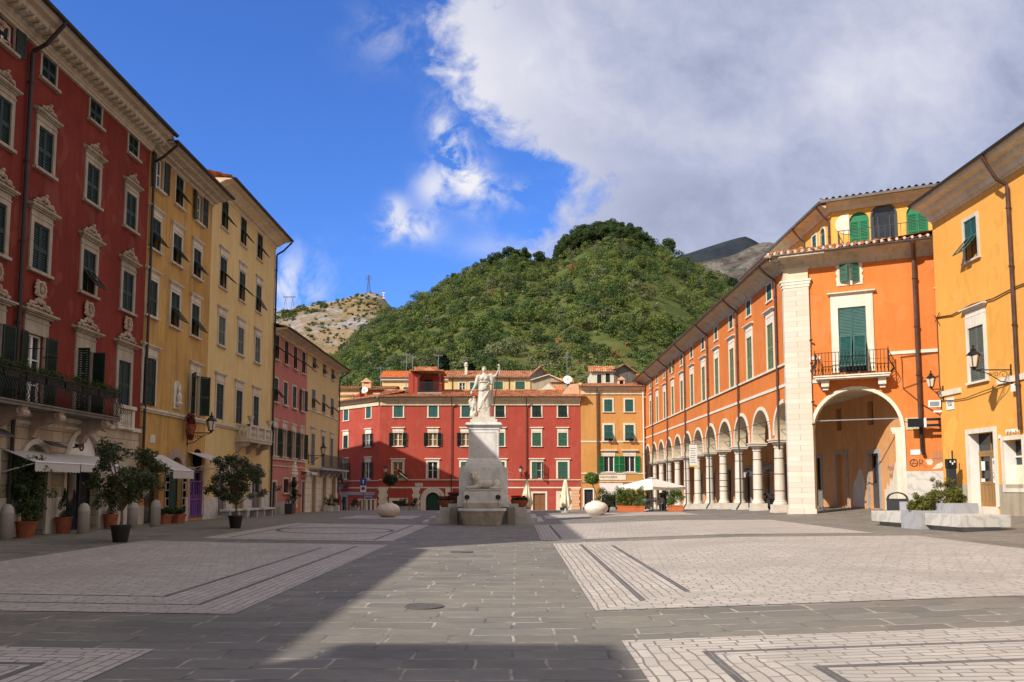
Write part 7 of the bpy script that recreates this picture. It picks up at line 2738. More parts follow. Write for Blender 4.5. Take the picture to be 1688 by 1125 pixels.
def leafy_tree(x, y, label, W_, H0, H1, seed, leaf=.15, potc='blackpot', pr=(.19, .26, .42), stem=.045):
    rnd = random.Random(seed)
    t = thing('potted_tree', label, 'potted tree', gpos(x, y))
    p = pot(*pr).build('pot', potc, t)
    MB().lathe([(.001, pr[2] - .02), (pr[1] * .88, pr[2] - .02)], 16, caps=False).build('soil', 'soil', p)
    tr = MB()
    zb = pr[2] - .05
    fork = zb + (H0 - zb) * .9
    tr.tube([(0, 0, zb), (.02, .01, (zb + fork) / 2), (.0, .02, fork)], [stem, stem * .85, stem * .75], 9)
    cl = []
    for k in range(26):
        a = k * 2.399 + rnd.random() * .5
        q = (.35 + .65 * rnd.random()) * W_ / 2
        zt = H0 + (H1 - H0) * (.12 + .86 * rnd.random())
        q *= math.sqrt(max(.15, 1 - ((zt - (H0 + H1) / 2) / ((H1 - H0) * .62)) ** 2))
        e = Vector((q * math.cos(a), q * math.sin(a), zt))
        m1 = Vector((e.x * .35, e.y * .35, fork + (e.z - fork) * .45))
        tr.tube([(0, .02, fork - .04), m1, e * .5 + m1 * .5, e], [stem * .5, stem * .36, stem * .25, stem * .12], 5)
        for _ in range(4):
            cl.append((e.x + rnd.gauss(0, .13) * W_ / 2.2, e.y + rnd.gauss(0, .13) * W_ / 2.2, e.z + rnd.gauss(0, .1), .17, .17, .14))
        cl.append((m1.x * 1.5, m1.y * 1.5, m1.z + .1, .15, .15, .12))
    tr.build('trunk', 'bark', t)
    C, N = clump_points(cl, 36, .15)
    N[:, 2] += .3
    link('crown', leaf_mesh('crown', C, N, leaf * .85, .36, tints(len(C), (.072, .092, .038), .45), .25), 'leaf', t)
    return t


leafy_tree(-10.97, 23.0, 'larger potted evergreen tree in a black pot, nearest the camera', 2.25, .95, 2.75, 3)
leafy_tree(-10.5, 31.0, 'farther potted evergreen tree in a black pot before the pale yellow house', 2.25, .95, 2.6, 8)

# tall bush in terracotta at the left edge, small conifers, flower boxes
b = thing('potted_bush', 'tall leafy bush in a terracotta pot at the left picture edge', 'potted plant', gpos(-14.05, 23.75))
pot(.2, .27, .42).build('pot', 'terracotta', b)
MB().tube([(0, 0, .35), (.02, 0, 1.2), (0, .03, 2.1)], [.03, .025, .01], 6).tube([(0, 0, .5), (-.15, .1, 1.3)], [.02, .008], 5).build('stem', 'bark', b)
cl = [(.3 * RNG.normal() * (1 - .25 * t), .3 * RNG.normal() * (1 - .25 * t), .55 + 1.75 * t, .2, .2, .18) for t in RNG.random(64)]
C, N = clump_points(cl, 60, .2)
N[:, 2] += .3
link('foliage', leaf_mesh('foliage', C, N, .095, .5, tints(len(C), (.055, .088, .025), .35)), 'leaf', b)


def conifer(x, y, h, label, potm='terracotta', pr=(.2, .24, .46), w=.24, tint=(.045, .065, .045)):
    b = thing('potted_conifer', label, 'potted plant', gpos(x, y))
    pot(*pr).build('pot', potm, b)
    MB().tube([(0, 0, pr[2] - .05), (0, 0, pr[2] + h * .9)], [.018, .005], 5).build('stem', 'bark', b)
    cl = [(w * (1 - t) * RNG.normal() * .55, w * (1 - t) * RNG.normal() * .55, pr[2] + .02 + h * t, .11 * (1.1 - t), .11 * (1.1 - t), .1) for t in np.linspace(0, 1, 34)]
    C, N = clump_points(cl, 45, .2)
    link('foliage', leaf_mesh('foliage', C, N, .06, .35, tints(len(C), tint, .35), -.4), 'leaf', b)


conifer(-14.15, 25.9, .85, 'small conifer in a terracotta pot against the palazzo pier beside the shop door')
conifer(-14.15, 28.9, .8, 'thin conifer in a terracotta pot behind the nearer potted tree')
for i, (x, y, lab) in enumerate([(-13.9, 32.6, 'terracotta flower trough of green plants left of the arched green door'), (-13.75, 33.6, 'farther terracotta flower trough beside the arched green door')]):
    t = thing('flower_trough', lab, 'planter', gpos(x, y), 0)
    MB().loft([[(sx_ * w, sy_ * l, z) for sx_, sy_ in ((-1, -1), (1, -1), (1, 1), (-1, 1))] for w, l, z in ((.16, .34, 0), (.2, .4, .3), (.22, .42, .3), (.22, .42, .36), (.18, .38, .36), (.17, .36, .28))]).build('trough', 'terracotta', t)
    C, N = clump_points([(.1 * RNG.normal(), .25 * RNG.normal(), .42 + .12 * RNG.random(), .13, .13, .12) for _ in range(12)], 60, .2)
    link('foliage', leaf_mesh('foliage', C, N, .07, .5, tints(len(C), (.035, .06, .02), .3)), 'leaf', t)

# stone benches in front of the pale yellow house
for i, (x, y, L, lab) in enumerate([(-13.9, 40.4, 1.8, 'nearest low marble bench by the wall of the pale yellow house'), (-13.9, 43.1, 2.2, 'middle low marble bench behind the farther potted tree'), (-13.9, 45.9, 2.0, 'farthest low marble bench by the wall of the pale yellow house')]):
    t = thing('stone_bench', lab, 'bench', gpos(x, y))
    MB().box(-.25, .25, -L / 2, L / 2, .36, .46).build('seat', 'marble', t, bevel=.012)
    for s in (-1, 1):
        MB().box(-.18, .18, s * L * .36 - .12, s * L * .36 + .12, -.05, .359).build('leg', 'marble_grey', t)


def arched_bin(x, y, rz, w, h, label, m='charcoal', d=.36):
    t = thing('litter_bin', label, 'litter bin', gpos(x, y), rz)
    hw = w / 2
    zb = h * .62
    MB().box(-hw, hw, -d / 2, d / 2, .04, zb).box(-hw - .02, hw + .02, -d / 2 - .02, d / 2 + .02, zb + .001, zb + .05).build('body', m, t)
    n = 14
    for s in (-1, 1):
        a = MB()
        for k in range(n):
            t0, t1 = PI * k / n, PI * (k + 1) / n
            r0, r1 = hw, hw - .1
            q = (h - zb - .05) / hw
            a.prism([(r * math.cos(u), s * d * .42, zb + .05 + r * q * math.sin(u)) for r, u in ((r0, t0), (r0, t1), (r1, t1), (r1, t0))], (0, .04 * -s, 0))
        a.build('hood_rim', m, t)
    a = MB()
    q = (h - zb - .05) / hw
    for k in range(n):
        t0, t1 = PI * k / n, PI * (k + 1) / n
        if not .22 < (k + .5) / n < .78:
            continue
        a.quad(*[(hw * .985 * math.cos(u), yy, zb + .05 + hw * .985 * q * math.sin(u)) for u, yy in ((t0, -d * .4), (t1, -d * .4), (t1, d * .4), (t0, d * .4))])
    a.build('hood', m, t)
    MB().box(-hw + .06, hw - .06, -d / 2 - .012, -d / 2, .12, zb - .08).build('door', m, t)
    return t


arched_bin(18.35, 40.15, -.45, .95, .98, 'dark double litter bin with an arched hood beside the marble wainscot', d=.45)
arched_bin(15.1, 50.0, -PI / 2 + .5, .75, 1.0, 'dark litter bin standing in the arcade behind the nearest columns', d=.5)
arched_bin(-13.72, 50.2, PI / 2, .8, .95, 'dark litter bin with an arched hood against the pink house', d=.45)


# marble ball planters with standard trees
def ball_planter(x, y, label, crown, r, ch, leafc, loose, stem_h):
    t = thing('ball_planter', label, 'planter', gpos(x, y))
    MB().lathe([(.25, 0), (.36, .03), (.55, .17), (.64, .34), (.645, .42), (.6, .56), (.45, .68), (.26, .74), (.26, .79), (.2, .79), (.18, .7), (.0, .68)], 32).build('stone_ball', 'marble_pink', t, smooth=True)
    MB().tube([(0, 0, .66), (.02, .0, 1.1), (crown[0] * .9, 0, stem_h)], [.035, .03, .025], 7).build('trunk', 'bark', t)
    C, N = clump_points([(crown[0] + r * .62 * v[0], r * .62 * v[1], crown[1] + ch * .62 * v[2], r * .42, r * .42, ch * .42) for v in unit(RNG.normal(size=(40, 3)))], 80, .3)
    link('crown', leaf_mesh('crown', C, N, loose, .55, tints(len(C), leafc, .35)), 'leaf', t)


ball_planter(-7.0, 45.2, 'left marble ball planter with a shaded round topped tree', (.1, 2.02), .46, .36, (.03, .05, .016), .06, 1.75)
ball_planter(4.3, 45.05, 'right marble ball planter with a sunny loose topped tree', (-.24, 1.98), .44, .36, (.11, .18, .03), .09, 1.75)

# box of plants beside the left ball planter
for i, (x, y, lab) in enumerate([(-11.6, 86, 'left grey plant tub by the shop window of the red house'), (-10.7, 86.3, 'right grey plant tub beside the arched door of the red house')]):
    t = thing('plant_tub', lab, 'planter', gpos(x, y))
    MB().box(-.42, .42, -.25, .25, 0, .5).build('tub', 'concrete', t)
    C, N = clump_points([(.25 * RNG.normal(), .12 * RNG.normal(), .75 + .25 * RNG.normal(), .25, .2, .22) for _ in range(12)], 60, .2)
    link('foliage', leaf_mesh('foliage', C, N, .12, .5, tints(len(C), (.045, .07, .02), .3)), 'leaf', t)

# marble bench with planters on the right
t = thing('planter_bench', 'angular white marble bench built round grey stone planters, at the right', 'bench', (13.75, 25.91, .25), R(6.9))
MB().box(0, 1.72, 0, 1.78, .15, .53).build('seat', 'marble', t, bevel=.012)
MB().box(0, 1.4, 2.97, 5.05, .15, .53).build('seat', 'marble', t, bevel=.012)
MB().box(.2, 1.5, .18, 4.85, -.1, .149).build('base', 'marble_grey', t)


def trough(x0_, x1_, y0_, y1_, z0_, z1_, name):
    b = MB()
    w = .1
    b.box(x0_, x1_, y0_, y0_ + w, z0_, z1_).box(x0_, x1_, y1_ - w, y1_, z0_, z1_).box(x0_, x0_ + w, y0_ + w, y1_ - w, z0_, z1_).box(x1_ - w, x1_, y0_ + w, y1_ - w, z0_, z1_).box(x0_ + w, x1_ - w, y0_ + w, y1_ - w, z0_, z1_ - .1)
    return b.build(name, 'marble_grey', t)


trough(-.12, .72, 1.79, 2.96, -.1, .62, 'planter')
trough(.73, 1.62, 1.35, 4.4, .531, .87, 'planter')


def shrub(x, y, z, r, h, label, seed):
    s = thing('shrub', label, 'shrub', (x, y, z))
    rnd = random.Random(seed)
    m = MB()
    cl = []
    for k in range(16):
        a = k * 2.4
        e = (r * .8 * math.cos(a) * rnd.random(), r * .8 * math.sin(a) * rnd.random(), h * (.4 + .6 * rnd.random()))
        m.tube([(0, 0, -.05), (e[0] * .5, e[1] * .5, e[2] * .6), e], [.012, .009, .004], 5)
        cl.append((*e, .1, .1, .09))
    for k in range(80):
        a = rnd.random() * 6.28
        q = r * math.sqrt(rnd.random())
        cl.append((q * math.cos(a), q * math.sin(a), h * (.08 + .75 * rnd.random() * (1 - .5 * (q / r) ** 2)), .13, .13, .1))
    m.build('stem', 'bark', s)
    C, N = clump_points(cl, 70, .2)
    N[:, 2] += .4
    tt = tints(len(C), (.135, .155, .026), .4)
    k = RNG.random(len(C))
    tt[k < .14] = (.22, .10, .022)
    link('foliage', leaf_mesh('foliage', C, N, .065, .38, tt), 'leaf', s)


shrub(13.72, 28.3, .79, .38, .62, 'smaller nandina shrub with a tall sprig in the front grey planter', 2)
shrub(14.55, 28.25, 1.0, .55, .95, 'larger rounded nandina shrub in the back grey planter', 5)

# parking totem by the golden house
t = thing('information_totem', 'slim dark totem with a pictogram panel beside the golden house', 'totem', gpos(19.35, 37.0))
MB().box(-.17, .17, -.12, .12, -.05, 2.0).build('body', 'charcoal', t)
MB().box(-.19, .19, -.14, .14, 2.0, 2.42).build('sign_head', 'screen', t)
MB().tube([(.08, 0, 2.42), (.08, 0, 2.8)], .035, 8).build('post', 'charcoal', t)
for xx, zz in ((-.09, 2.3), (.0, 2.22), (.09, 2.3)):
    MB().box(xx - .03, xx + .03, -.148, -.141, zz - .05, zz + .05).build('pictogram', 'white', t)


# ---- wall lanterns on brackets
def lantern_mb():
    f_, g_ = MB(), MB()
    for k in range(4):
        a = PI / 4 + k * PI / 2
        f_.bar((.12 * math.cos(a), .12 * math.sin(a), 0), (.21 * math.cos(a), .21 * math.sin(a), .42), .022)
    f_.lathe([(.14, -.03), (.15, 0), (.13, .02)], 4)
    f_.lathe([(.25, .42), (.26, .45), (.15, .56), (.09, .6), (.1, .66), (.04, .7), (.03, .76), (.05, .8), (.0, .84)], 8)
    f_.lathe([(.04, -.12), (.07, -.06), (.1, -.03)], 8)
    g_.lathe([(.145, .005), (.265, .415)], 4, caps=True)
    return f_, g_


def wall_lantern(x, y, z, ang, out, label, group=None, size=1.0, swan=False):
    """bracket leaves the wall at (x,y,z) along local -y"""
    t = thing('wall_lantern', label, 'street lamp', (x, y, z), ang, group)
    b = MB()
    b.box(-.03, .03, -.03, .0, -.45 * size, .3 * size)
    b.bar((0, 0, .12), (0, -out, .12), .035, .045)
    b.tube([(0, -.02, -.35 * size), (0, -out * .3, -.3 * size), (0, -out * .62, -.03), (0, -out * .95, .1)], [.022, .02, .018, .014], 6)
    for q, (cy, r) in enumerate(((.2, .16), (.42, .11), (.58, .075))):
        pts = []
        for k in range(16):
            a = 2.3 * PI * k / 15
            rr = r * (1 - .75 * k / 15) * size
            pts.append((0, -out * cy - rr * math.cos(a), -.06 * size + rr * math.sin(a) * .9))
        b.tube(pts, .012, 5)
    b.build('bracket', 'iron', t)
    f_, g_ = lantern_mb()
    s = Matrix.Translation((0, -out, .26)) @ Matrix.Rotation(PI / 4, 4, 'Z') @ Matrix.Scale(size, 4)
    for m_, nm, mt in ((f_, 'lantern_frame', 'iron'), (g_, 'lantern_glass', 'lens')):
        me = m_.mesh(nm)
        me.transform(Matrix.Translation((0, -out, .24)) @ Matrix.Scale(size * .95, 4))
        link(nm, me, mt, t)
    return t


wall_lantern(XL, 36.2, 3.9, PI / 2, 1.05, 'black wall lantern on a scrolled bracket over the purple door')
wall_lantern(XL, 57.4, 3.7, PI / 2, 1.05, 'black wall lantern on a scrolled bracket between the pink and the cream house')
wall_lantern(20.0, 33.25, 6.25, -PI / 2, 1.5, 'black wall lantern on a long scrolled bracket on the golden house', size=1.15)
wall_lantern(.45, 90, 3.0, 0, .6, 'small wall lantern between windows in the sunny half of the red house')
wall_lantern(-14.2, 90, 3.0, 0, .6, 'small wall lantern in the shaded half of the red house above the round tree')
wall_lantern(19.99, 38.6, 6.1, -PI / 2, .55, 'small wall lantern at the corner of the golden house facing the alley', size=.95)

# ---- two closed parasols, one open one, tables and chairs
for i, (x, y, lab) in enumerate([(.62, 51.5, 'closed cream parasol nearer the monument, its foot in shadow'), (3.05, 52.0, 'closed cream parasol standing fully in the sun in front of the red house')]):
    t = thing('closed_parasol', lab, 'parasol', gpos(x, y))
    rings = []
    for z, r, a in ((.42, .26, .22), (.55, .33, .24), (.9, .27, .22), (1.4, .19, .2), (1.8, .13, .15), (2.0, .09, .08), (2.08, .03, 0)):
        rings.append([(r * (1 + a * math.cos(8 * q + i)) * math.cos(q), r * (1 + a * math.cos(8 * q + i)) * math.sin(q), z + (.12 * math.cos(3 * q) if z < .6 else 0)) for q in [2 * PI * k / 48 for k in range(48)]])
    MB().loft(rings).build('canopy', 'awning2', t, smooth=True)
    MB().tube([(0, 0, 0), (0, 0, 2.15)], .028, 8).build('pole', 'wood2', t)
    MB().lathe([(.28, 0), (.28, .07), (.1, .1), (.05, .3)], 16).build('foot', 'concrete', t)

t = thing('open_parasol', 'large open white parasol over the café tables by the arcade', 'parasol', gpos(8.35, 51.5), R(38))
hw = 1.5
cz, ez = 2.02, 1.48
c = MB()
cor = [(-hw, -hw), (hw, -hw), (hw, hw), (-hw, hw)]
for k in range(4):
    a, b = cor[k], cor[(k + 1) % 4]
    n = 6
    for j in range(n):
        for i in range(6):
            def P_(u, v):
                e = (a[0] + (b[0] - a[0]) * u, a[1] + (b[1] - a[1]) * u)
                return (e[0] * v, e[1] * v, cz + (ez - cz) * v - .06 * math.sin(PI * u) * v * v + .02)
            c.quad(P_(i / 6, j / n), P_((i + 1) / 6, j / n), P_((i + 1) / 6, (j + 1) / n), P_(i / 6, (j + 1) / n))
    for i in range(6):
        u0, u1 = i / 6, (i + 1) / 6
        p, q = P_(u0, 1), P_(u1, 1)
        c.quad(p, q, (q[0], q[1], q[2] - .18), (p[0], p[1], p[2] - .18))
cn = c.build('canopy', 'parasol', t)
cn.data.materials[0] = MAT['parasol']
MB().lathe([(.05, 1.98), (.28, 2.01), (.1, 2.05), (.02, 2.07)], 8).build('canopy_cap', 'parasol', t)
rb = MB()
for k in range(8):
    a = k * PI / 4
    r = hw * (1.4 if k % 2 else 1.0)
    rb.bar((0, 0, cz - .03), (r * math.cos(a), r * math.sin(a), ez - .04), .025)
rb.build('rib', 'wood2', t)
MB().tube([(.05, 0, 0), (.0, 0, 2.05)], .04, 8).build('pole', 'wood2', t)
MB().box(-.45, .45, -.45, .45, 0, .1).build('foot', 'marble', t)


def cafe_chair(x, y, rz, label):
    t = thing('cafe_chair', label, 'chair', gpos(x, y), rz, 'silver café chairs under the parasol')
    m = MB()
    for sx_ in (-1, 1):
        m.tube([(sx_ * .2, -.2, 0), (sx_ * .2, -.18, .42), (sx_ * .22, -.1, .6), (sx_ * .22, .2, .6)], .012, 5)
        m.tube([(sx_ * .2, .2, 0), (sx_ * .18, .17, .42), (sx_ * .18, .24, .8)], .012, 5)
    m.tube([(-.18, .24, .8), (0, .27, .82), (.18, .24, .8)], .012, 5)
    m.build('frame', 'steel', t)
    s = MB()
    for k in range(6):
        s.box(-.18, .18, -.18 + .062 * k, -.135 + .062 * k, .415, .43)
    s.build('seat', 'steel', t)
    s = MB()
    for k in range(3):
        s.box(-.17, .17, .2 + .012 * k, .212 + .012 * k, .52 + .09 * k, .58 + .09 * k)
    s.build('backrest', 'steel', t)


def cafe_table(x, y, label):
    t = thing('cafe_table', label, 'table', gpos(x, y), 0, 'small round café tables under the parasol')
    MB().lathe([(.32, .66), (.33, .67), (.33, .69), (.0, .69)], 20).build('tabletop', 'steel', t)
    MB().tube([(0, 0, .04), (0, 0, .66)], .025, 8).lathe([(.24, 0), (.2, .03), (.03, .05)], 14).build('pedestal', 'charcoal', t)


TL = 'small round metal café table half hidden among the chairs under the white parasol'
CL = 'silver slatted café chair in the group between the two hedge planters'
for x, y in ((8.1, 50.9), (8.95, 51.9), (7.9, 52.6)):
    cafe_table(x, y, TL)
for x, y, a in ((7.75, 50.45, 2.6), (8.5, 50.5, 3.6), (8.6, 51.3, .6), (7.6, 51.4, 1.6), (8.6, 52.4, 2.2), (9.4, 51.5, 4.0), (9.35, 52.4, .8), (7.5, 52.2, 1.2), (8.3, 53.1, .2)):
    cafe_chair(x, y, a, CL)


def hedge(x0_, x1_, y, d, label, top, nclump, seedv, tint=(.10, .165, .03)):
    xm = (x0_ + x1_) / 2
    t = thing('hedge_planter', label, 'planter', gpos(xm, y))
    w = (x1_ - x0_) / 2
    MB().loft([[(sx_ * a, sy_ * b, z) for sx_, sy_ in ((-1, -1), (1, -1), (1, 1), (-1, 1))] for a, b, z in ((w * .94, d * .9, 0), (w, d, .3), (w + .02, d + .02, .3), (w + .02, d + .02, .35), (w - .05, d - .05, .35), (w - .05, d - .05, .27))]).build('trough', 'terracotta2', t)
    cl = [((2 * RNG.random() - 1) * w * 1.02, (2 * RNG.random() - 1) * d, .42 + (top - .42) * RNG.random() ** .8 * (.8 + .2 * RNG.random()), .17, .17, .15) for _ in range(nclump)]
    C, N = clump_points(cl, 70, .2)
    link('foliage', leaf_mesh('foliage', C, N, .085, .42, tints(len(C), tint, .4)), 'leaf', t)


hedge(5.95, 7.55, 49.3, .3, 'wide orange trough planted with a dense green hedge, beside the marble ball', 1.42, 70, 1)
hedge(9.05, 9.9, 49.8, .28, 'narrow orange trough with a square green hedge, in front of the columns', 1.28, 34, 2)
t = thing('potted_bush', 'olive green bush in a dark pot at the left end of the hedge planter', 'potted plant', gpos(5.3, 50.0))
pot(.25, .32, .4).build('pot', 'blackpot', t)
C, N = clump_points([(.28 * RNG.normal(), .2 * RNG.normal(), .85 + .3 * RNG.normal(), .24, .22, .22) for _ in range(22)], 70, .2)
link('foliage', leaf_mesh('foliage', C, N, .1, .4, tints(len(C), (.075, .095, .03), .35)), 'leaf', t)
for i, (x, y, lab) in enumerate([(8.25, 54.5, 'left dark leafy pot plant behind the café chairs'), (9.6, 54.8, 'right dark leafy pot plant behind the café chairs')]):
    t = thing('potted_bush', lab, 'potted plant', gpos(x, y))
    pot(.2, .26, .35).build('pot', 'blackpot', t)
    C, N = clump_points([(.2 * RNG.normal(), .2 * RNG.normal(), .85 + .25 * RNG.normal(), .2, .2, .2) for _ in range(14)], 60, .2)
    link('foliage', leaf_mesh('foliage', C, N, .12, .5, tints(len(C), (.02, .03, .012), .4)), 'leaf', t)

# ---- plants and boards at the end of the left row
for i, (x, y, lab, mt) in enumerate([(-13.9, 61.2, 'stone tub with a flowering plant by the middle arch of the cream house', 'marble'), (-13.9, 63.6, 'stone tub with a dark bush by the last arch of the cream house', 'marble'), (-13.0, 66.2, 'small grey tub of greenery off the corner of the cream house', 'concrete')]):
    t = thing('plant_tub', lab, 'planter', gpos(x, y))
    MB().box(-.28, .28, -.3, .3, -.05, .42).build('tub', mt, t)
    C, N = clump_points([(.16 * RNG.normal(), .16 * RNG.normal(), .65 + .2 * RNG.normal(), .18, .18, .18) for _ in range(12)], 60, .2)
    link('foliage', leaf_mesh('foliage', C, N, .09, .5, tints(len(C), (.035, .055, .018), .35)), 'leaf', t)
t = thing('potted_vine', 'dark climbing plant in an orange pot beside the tall doorway of the pink house', 'potted plant', gpos(-14.1, 52.6))
pot(.14, .18, .3).build('pot', 'terracotta2', t)
MB().tube([(0, 0, .25), (-.15, .05, 1.2), (-.2, 0, 2.1)], .015, 5).build('stem', 'bark', t)
C, N = clump_points([(-.1 + .13 * RNG.normal(), .13 * RNG.normal(), .9 + 1.1 * RNG.random(), .16, .16, .15) for _ in range(22)], 50, .2)
link('foliage', leaf_mesh('foliage', C, N, .09, .5, tints(len(C), (.022, .036, .014), .35)), 'leaf', t)
t = thing('road_sign', 'blue road sign above a no parking sign on a grey pole', 'road sign', gpos(-12.6, 68.0))
MB().tube([(0, 0, 0), (0, 0, 2.75)], .035, 8).build('pole', 'grey_iron', t)
s1_ = MB().box(-.26, .26, -.06, -.035, 2.05, 2.6).build('sign_plate', 'blue', t)
MB().box(-.03, .03, -.07, -.061, 2.15, 2.4).prism([(-.1, -.07, 2.38), (.1, -.07, 2.38), (0, -.07, 2.52)], (0, .009, 0)).build('arrow', 'white', s1_)
s2_ = MB().box(-.24, .24, -.06, -.035, 1.5, 2.03).build('sign_plate', 'white', t)
MB().lathe([(.15, 0), (.15, .008)], 24).build('no_parking_disc', 'signred', s2_, (0, -.061, 1.8)).rotation_euler = (PI / 2, 0, 0)
MB().lathe([(.105, 0), (.105, .006)], 24).build('no_parking_disc', 'blue', s2_, (0, -.069, 1.8)).rotation_euler = (PI / 2, 0, 0)
t = thing('folding_table', 'pale wooden trestle table folded upright in front of the red corner house', 'table', gpos(-15.2, 84.0))
MB().box(-1.0, 1.0, -.25, .25, 1.12, 1.2).build('tabletop', 'trim', t)
for q in range(5):
    MB().box(-.9 + .42 * q, -.72 + .42 * q, -.2, .2, 0, 1.119).build('leg', 'trim', t)

# ---- flag on the red house
t = thing('flag', 'black, white and green flag with a red triangle hanging from the red house', 'flag', (-13.0, 89.9, 3.35))
MB().tube([(-.05, .1, .55), (.1, -.5, .15), (.3, -1.2, -.2)], .025, 6).build('flagpole', 'wood', t)


def fl(u, v):
    return (.05 + 1.15 * u + .05 * v, -.6 - .25 * u + .08 * math.sin(6 * u + 2 * v), .25 - .75 * u - .62 * v + .1 * u * v + .04 * math.sin(5 * u))


for q, (m_, nm) in enumerate((('flagblack', 'black_stripe'), ('white', 'white_stripe'), ('flaggreen', 'green_stripe'))):
    f_ = MB()
    for i in range(10):
        f_.prism([fl(i / 10, q / 3), fl((i + 1) / 10, q / 3), fl((i + 1) / 10, (q + 1) / 3), fl(i / 10, (q + 1) / 3)], (0, .008, 0))
    f_.build(nm, m_, t)
f_ = MB()
f_.prism([tuple(Vector(fl(0, 0)) + Vector((0, -.02, 0))), tuple(Vector(fl(.33, .5)) + Vector((0, -.02, 0))), tuple(Vector(fl(0, 1)) + Vector((0, -.02, 0)))], (0, .008, 0))
f_.build('red_triangle', 'signred', t)

# ---- crowd barrier, banner, hanging sign near the arcade
t = thing('crowd_barrier', 'grey metal crowd barrier leaning beside the corner pillar in the arcade', 'barrier', gpos(16.95, 46.4), R(62))
b = MB()
b.tube([(-.75, 0, .12), (-.75, 0, 1.05), (-.65, 0, 1.12), (.65, 0, 1.12), (.75, 0, 1.05), (.75, 0, .12)], .022, 7)
b.bar((-.75, 0, .22), (.75, 0, .22), .03)
for k in range(11):
    b.bar((-.62 + .124 * k, 0, .22), (-.62 + .124 * k, 0, 1.1), .014)
b.build('rail_panel', 'steel', t)
for s in (-1, 1):
    MB().bar((s * .6, -.3, .01), (s * .6, 0, .2), .03).bar((s * .6, .3, .01), (s * .6, 0, .2), .03).build('foot', 'steel', t)
t = thing('banner', 'white hanging banner with a yellow lower edge between two arcade columns', 'banner', (13.75, 64.5, 3.2), 0)
MB().box(-.3, .3, -.015, .015, .12, 1.75).build('cloth', 'white', t)
MB().box(-.3, .3, -.016, .016, 0, .119).build('yellow_edge', 'yellow', t)
ln = MB()
for k in range(7):
    ln.box(-.22, .22 - .06 * (k % 3), -.02, -.016, .35 + .18 * k, .39 + .18 * k)
ln.build('printed_lines', 'steel', t)
MB().bar((-.35, 0, 1.76), (.6, 0, 1.76), .03).build('hanging_rod', 'iron', t)
t = thing('direction_sign', 'black two part direction sign with white panel hung across the drainpipe beside the arch', 'sign', (19.3, 39.75, 4.55), EANG - PI / 2)
MB().box(-.45, .25, -.06, .0, -.02, .38).build('sign_plate', 'screen', t)
MB().box(.26, .36, -.07, .01, -.04, .4).build('white_panel', 'white', t)
MB().box(.37, 1.0, -.06, .0, .26, .38).box(.37, 1.0, -.06, .0, -.02, .1).build('sign_arrow', 'screen', t)
MB().box(.0, .2, -.01, .3, .1, .2).build('clamp', 'steel', t)
t = thing('wall_floodlight', 'white box floodlight on the alley corner of the golden house', 'lamp', (19.72, 38.95, 5.3), -.4)
MB().box(-.26, .26, -.18, .1, .1, .42).build('housing', 'white', t)
MB().box(-.2, .2, -.19, -.181, .14, .36).build('lamp_glass', 'steel', t)
MB().bar((.1, .0, .1), (.3, .05, -.08), .05).box(-.05, .3, -.03, .05, -.14, -.06).build('mount', 'white', t)
XF[arc_.name] = (50.2, 0.0, EANG)
MB().tube([(5.45, -.05, 8.05), (5.5, -.05, 7.9), (5.5, -.05, 6.5), (7.3, -.05, 7.1)], .018, 5).tube([(5.45, -.05, 8.05), (7.4, -.05, 8.2)], .018, 5).tube([(5.5, -.05, 6.5), (6.4, -.06, 5.6), (7.4, -.05, 4.9)], .018, 5).tube([(5.4, -.05, 4.9), (6.2, -.1, 4.6), (7.5, -.05, 4.3)], .012, 5).build('cable', 'pipe', arc_)
del XF[arc_.name]
XF[arc_.name] = (0, yw, 0)
awning(arc_, ax(60.6), ax(57.4), 3.5, 2.75, 2.2, .3, 'awning')
awning(arc_, ax(65.4), ax(62.4), 3.3, 2.7, 2.0, .3, 'awning')
del XF[arc_.name]


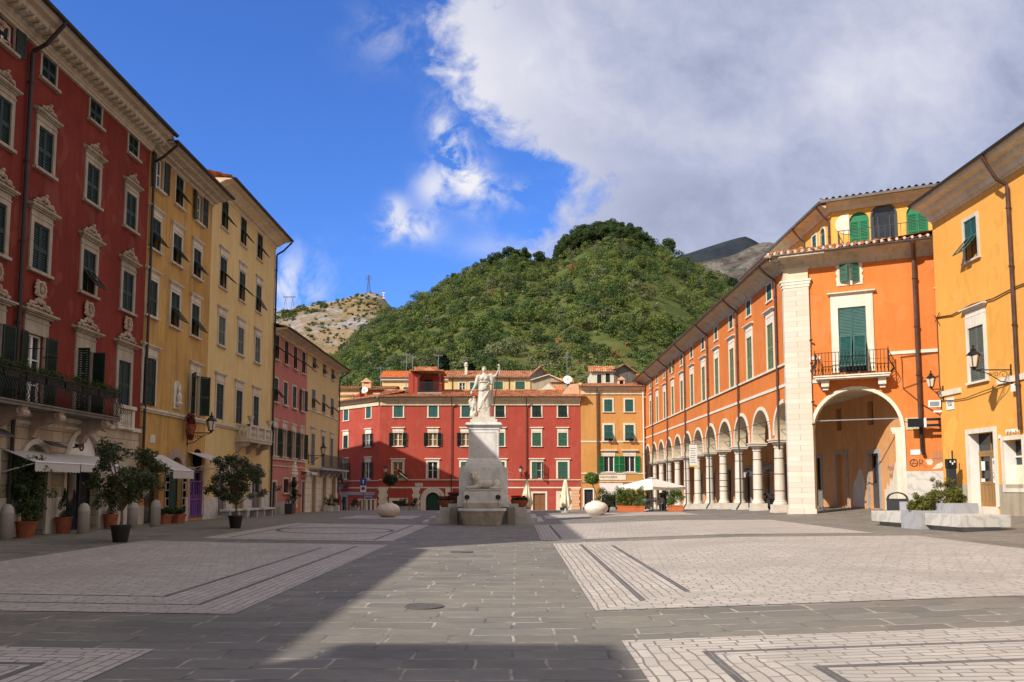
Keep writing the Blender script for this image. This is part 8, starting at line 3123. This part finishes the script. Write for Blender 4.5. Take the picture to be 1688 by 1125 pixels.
# ---- people at two windows on the left
def person(x, y, z, ang, label, hair='hair', top='cloth', head_dx=0.0):
    """seen from the waist up, leaning on the sill with both forearms"""
    t = thing('person', label, 'person', (x, y, z), ang)
    B_ = MB()
    B_.ball((0, .12, .18), (.17, .11, .22), 12, 8)
    B_.ball((0, .06, .36), (.2, .1, .1), 12, 8)
    B_.tube([(0, .04, .4), (head_dx, -.01, .5)], [.055, .05], 8)
    B_.ball((head_dx, -.03, .6), (.078, .095, .115), 12, 9)
    B_.tube([(head_dx, -.12, .615), (head_dx, -.14, .585)], [.012, .018], 5)
    B_.ball((head_dx, -.1, .53), (.045, .03, .03), 8, 6)
    for s in (-1, 1):
        B_.ball((head_dx + s * .08, -.02, .6), (.012, .02, .03), 6, 5)
        B_.tube([(s * .19, .06, .36), (s * .25, .0, .22), (s * .24, -.06, .07)], [.055, .05, .045], 8)
        B_.tube([(s * .24, -.06, .07), (s * .14, -.16, .06), (s * .06, -.2, .06)], [.042, .036, .028], 8)
        B_.ball((s * .03, -.21, .06), (.045, .035, .022), 8, 6)
        for q in range(4):
            B_.tube([(s * .01, -.225 + .016 * q, .062), (-s * .03, -.235 + .018 * q, .055), (-s * .05 + .004 * q, -.235 + .018 * q, .04)], [.009, .0085, .007], 5)
        B_.tube([(s * .04, -.19, .075), (s * .01, -.18, .09)], [.011, .008], 5)
    me = remeshed(B_, .0125, 1)
    me.name = 'body'
    link('body', me, 'skin', t)
    Hh = MB().ball((head_dx, .0, .64), (.092, .1, .1), 10, 8)
    link('hair', remeshed(Hh, .02, 1), hair, t)
    T_ = MB().ball((0, .125, .17), (.185, .125, .23), 12, 8).ball((0, .065, .345), (.215, .115, .11), 12, 8)
    for s in (-1, 1):
        T_.tube([(s * .19, .06, .36), (s * .255, .0, .22), (s * .245, -.06, .08), (s * .2, -.1, .065)], [.068, .062, .056, .05], 8)
    link('shirt', remeshed(T_, .02, 1), top, t)
    for s in (-1, 1):
        MB().ball((head_dx + s * .03, -.118, .615), (.011, .006, .007), 6, 4).build('eye', 'cloth', t)


person(XL - .12, 22.36, 14.14, PI / 2, 'white haired person leaning out of the top window of the dark red palazzo')
person(XL - .1, 32.25, 4.93, PI / 2, 'person resting their arms on the window sill of the ochre house', hair='bark', top='cloth')

bpy.context.view_layer.update()
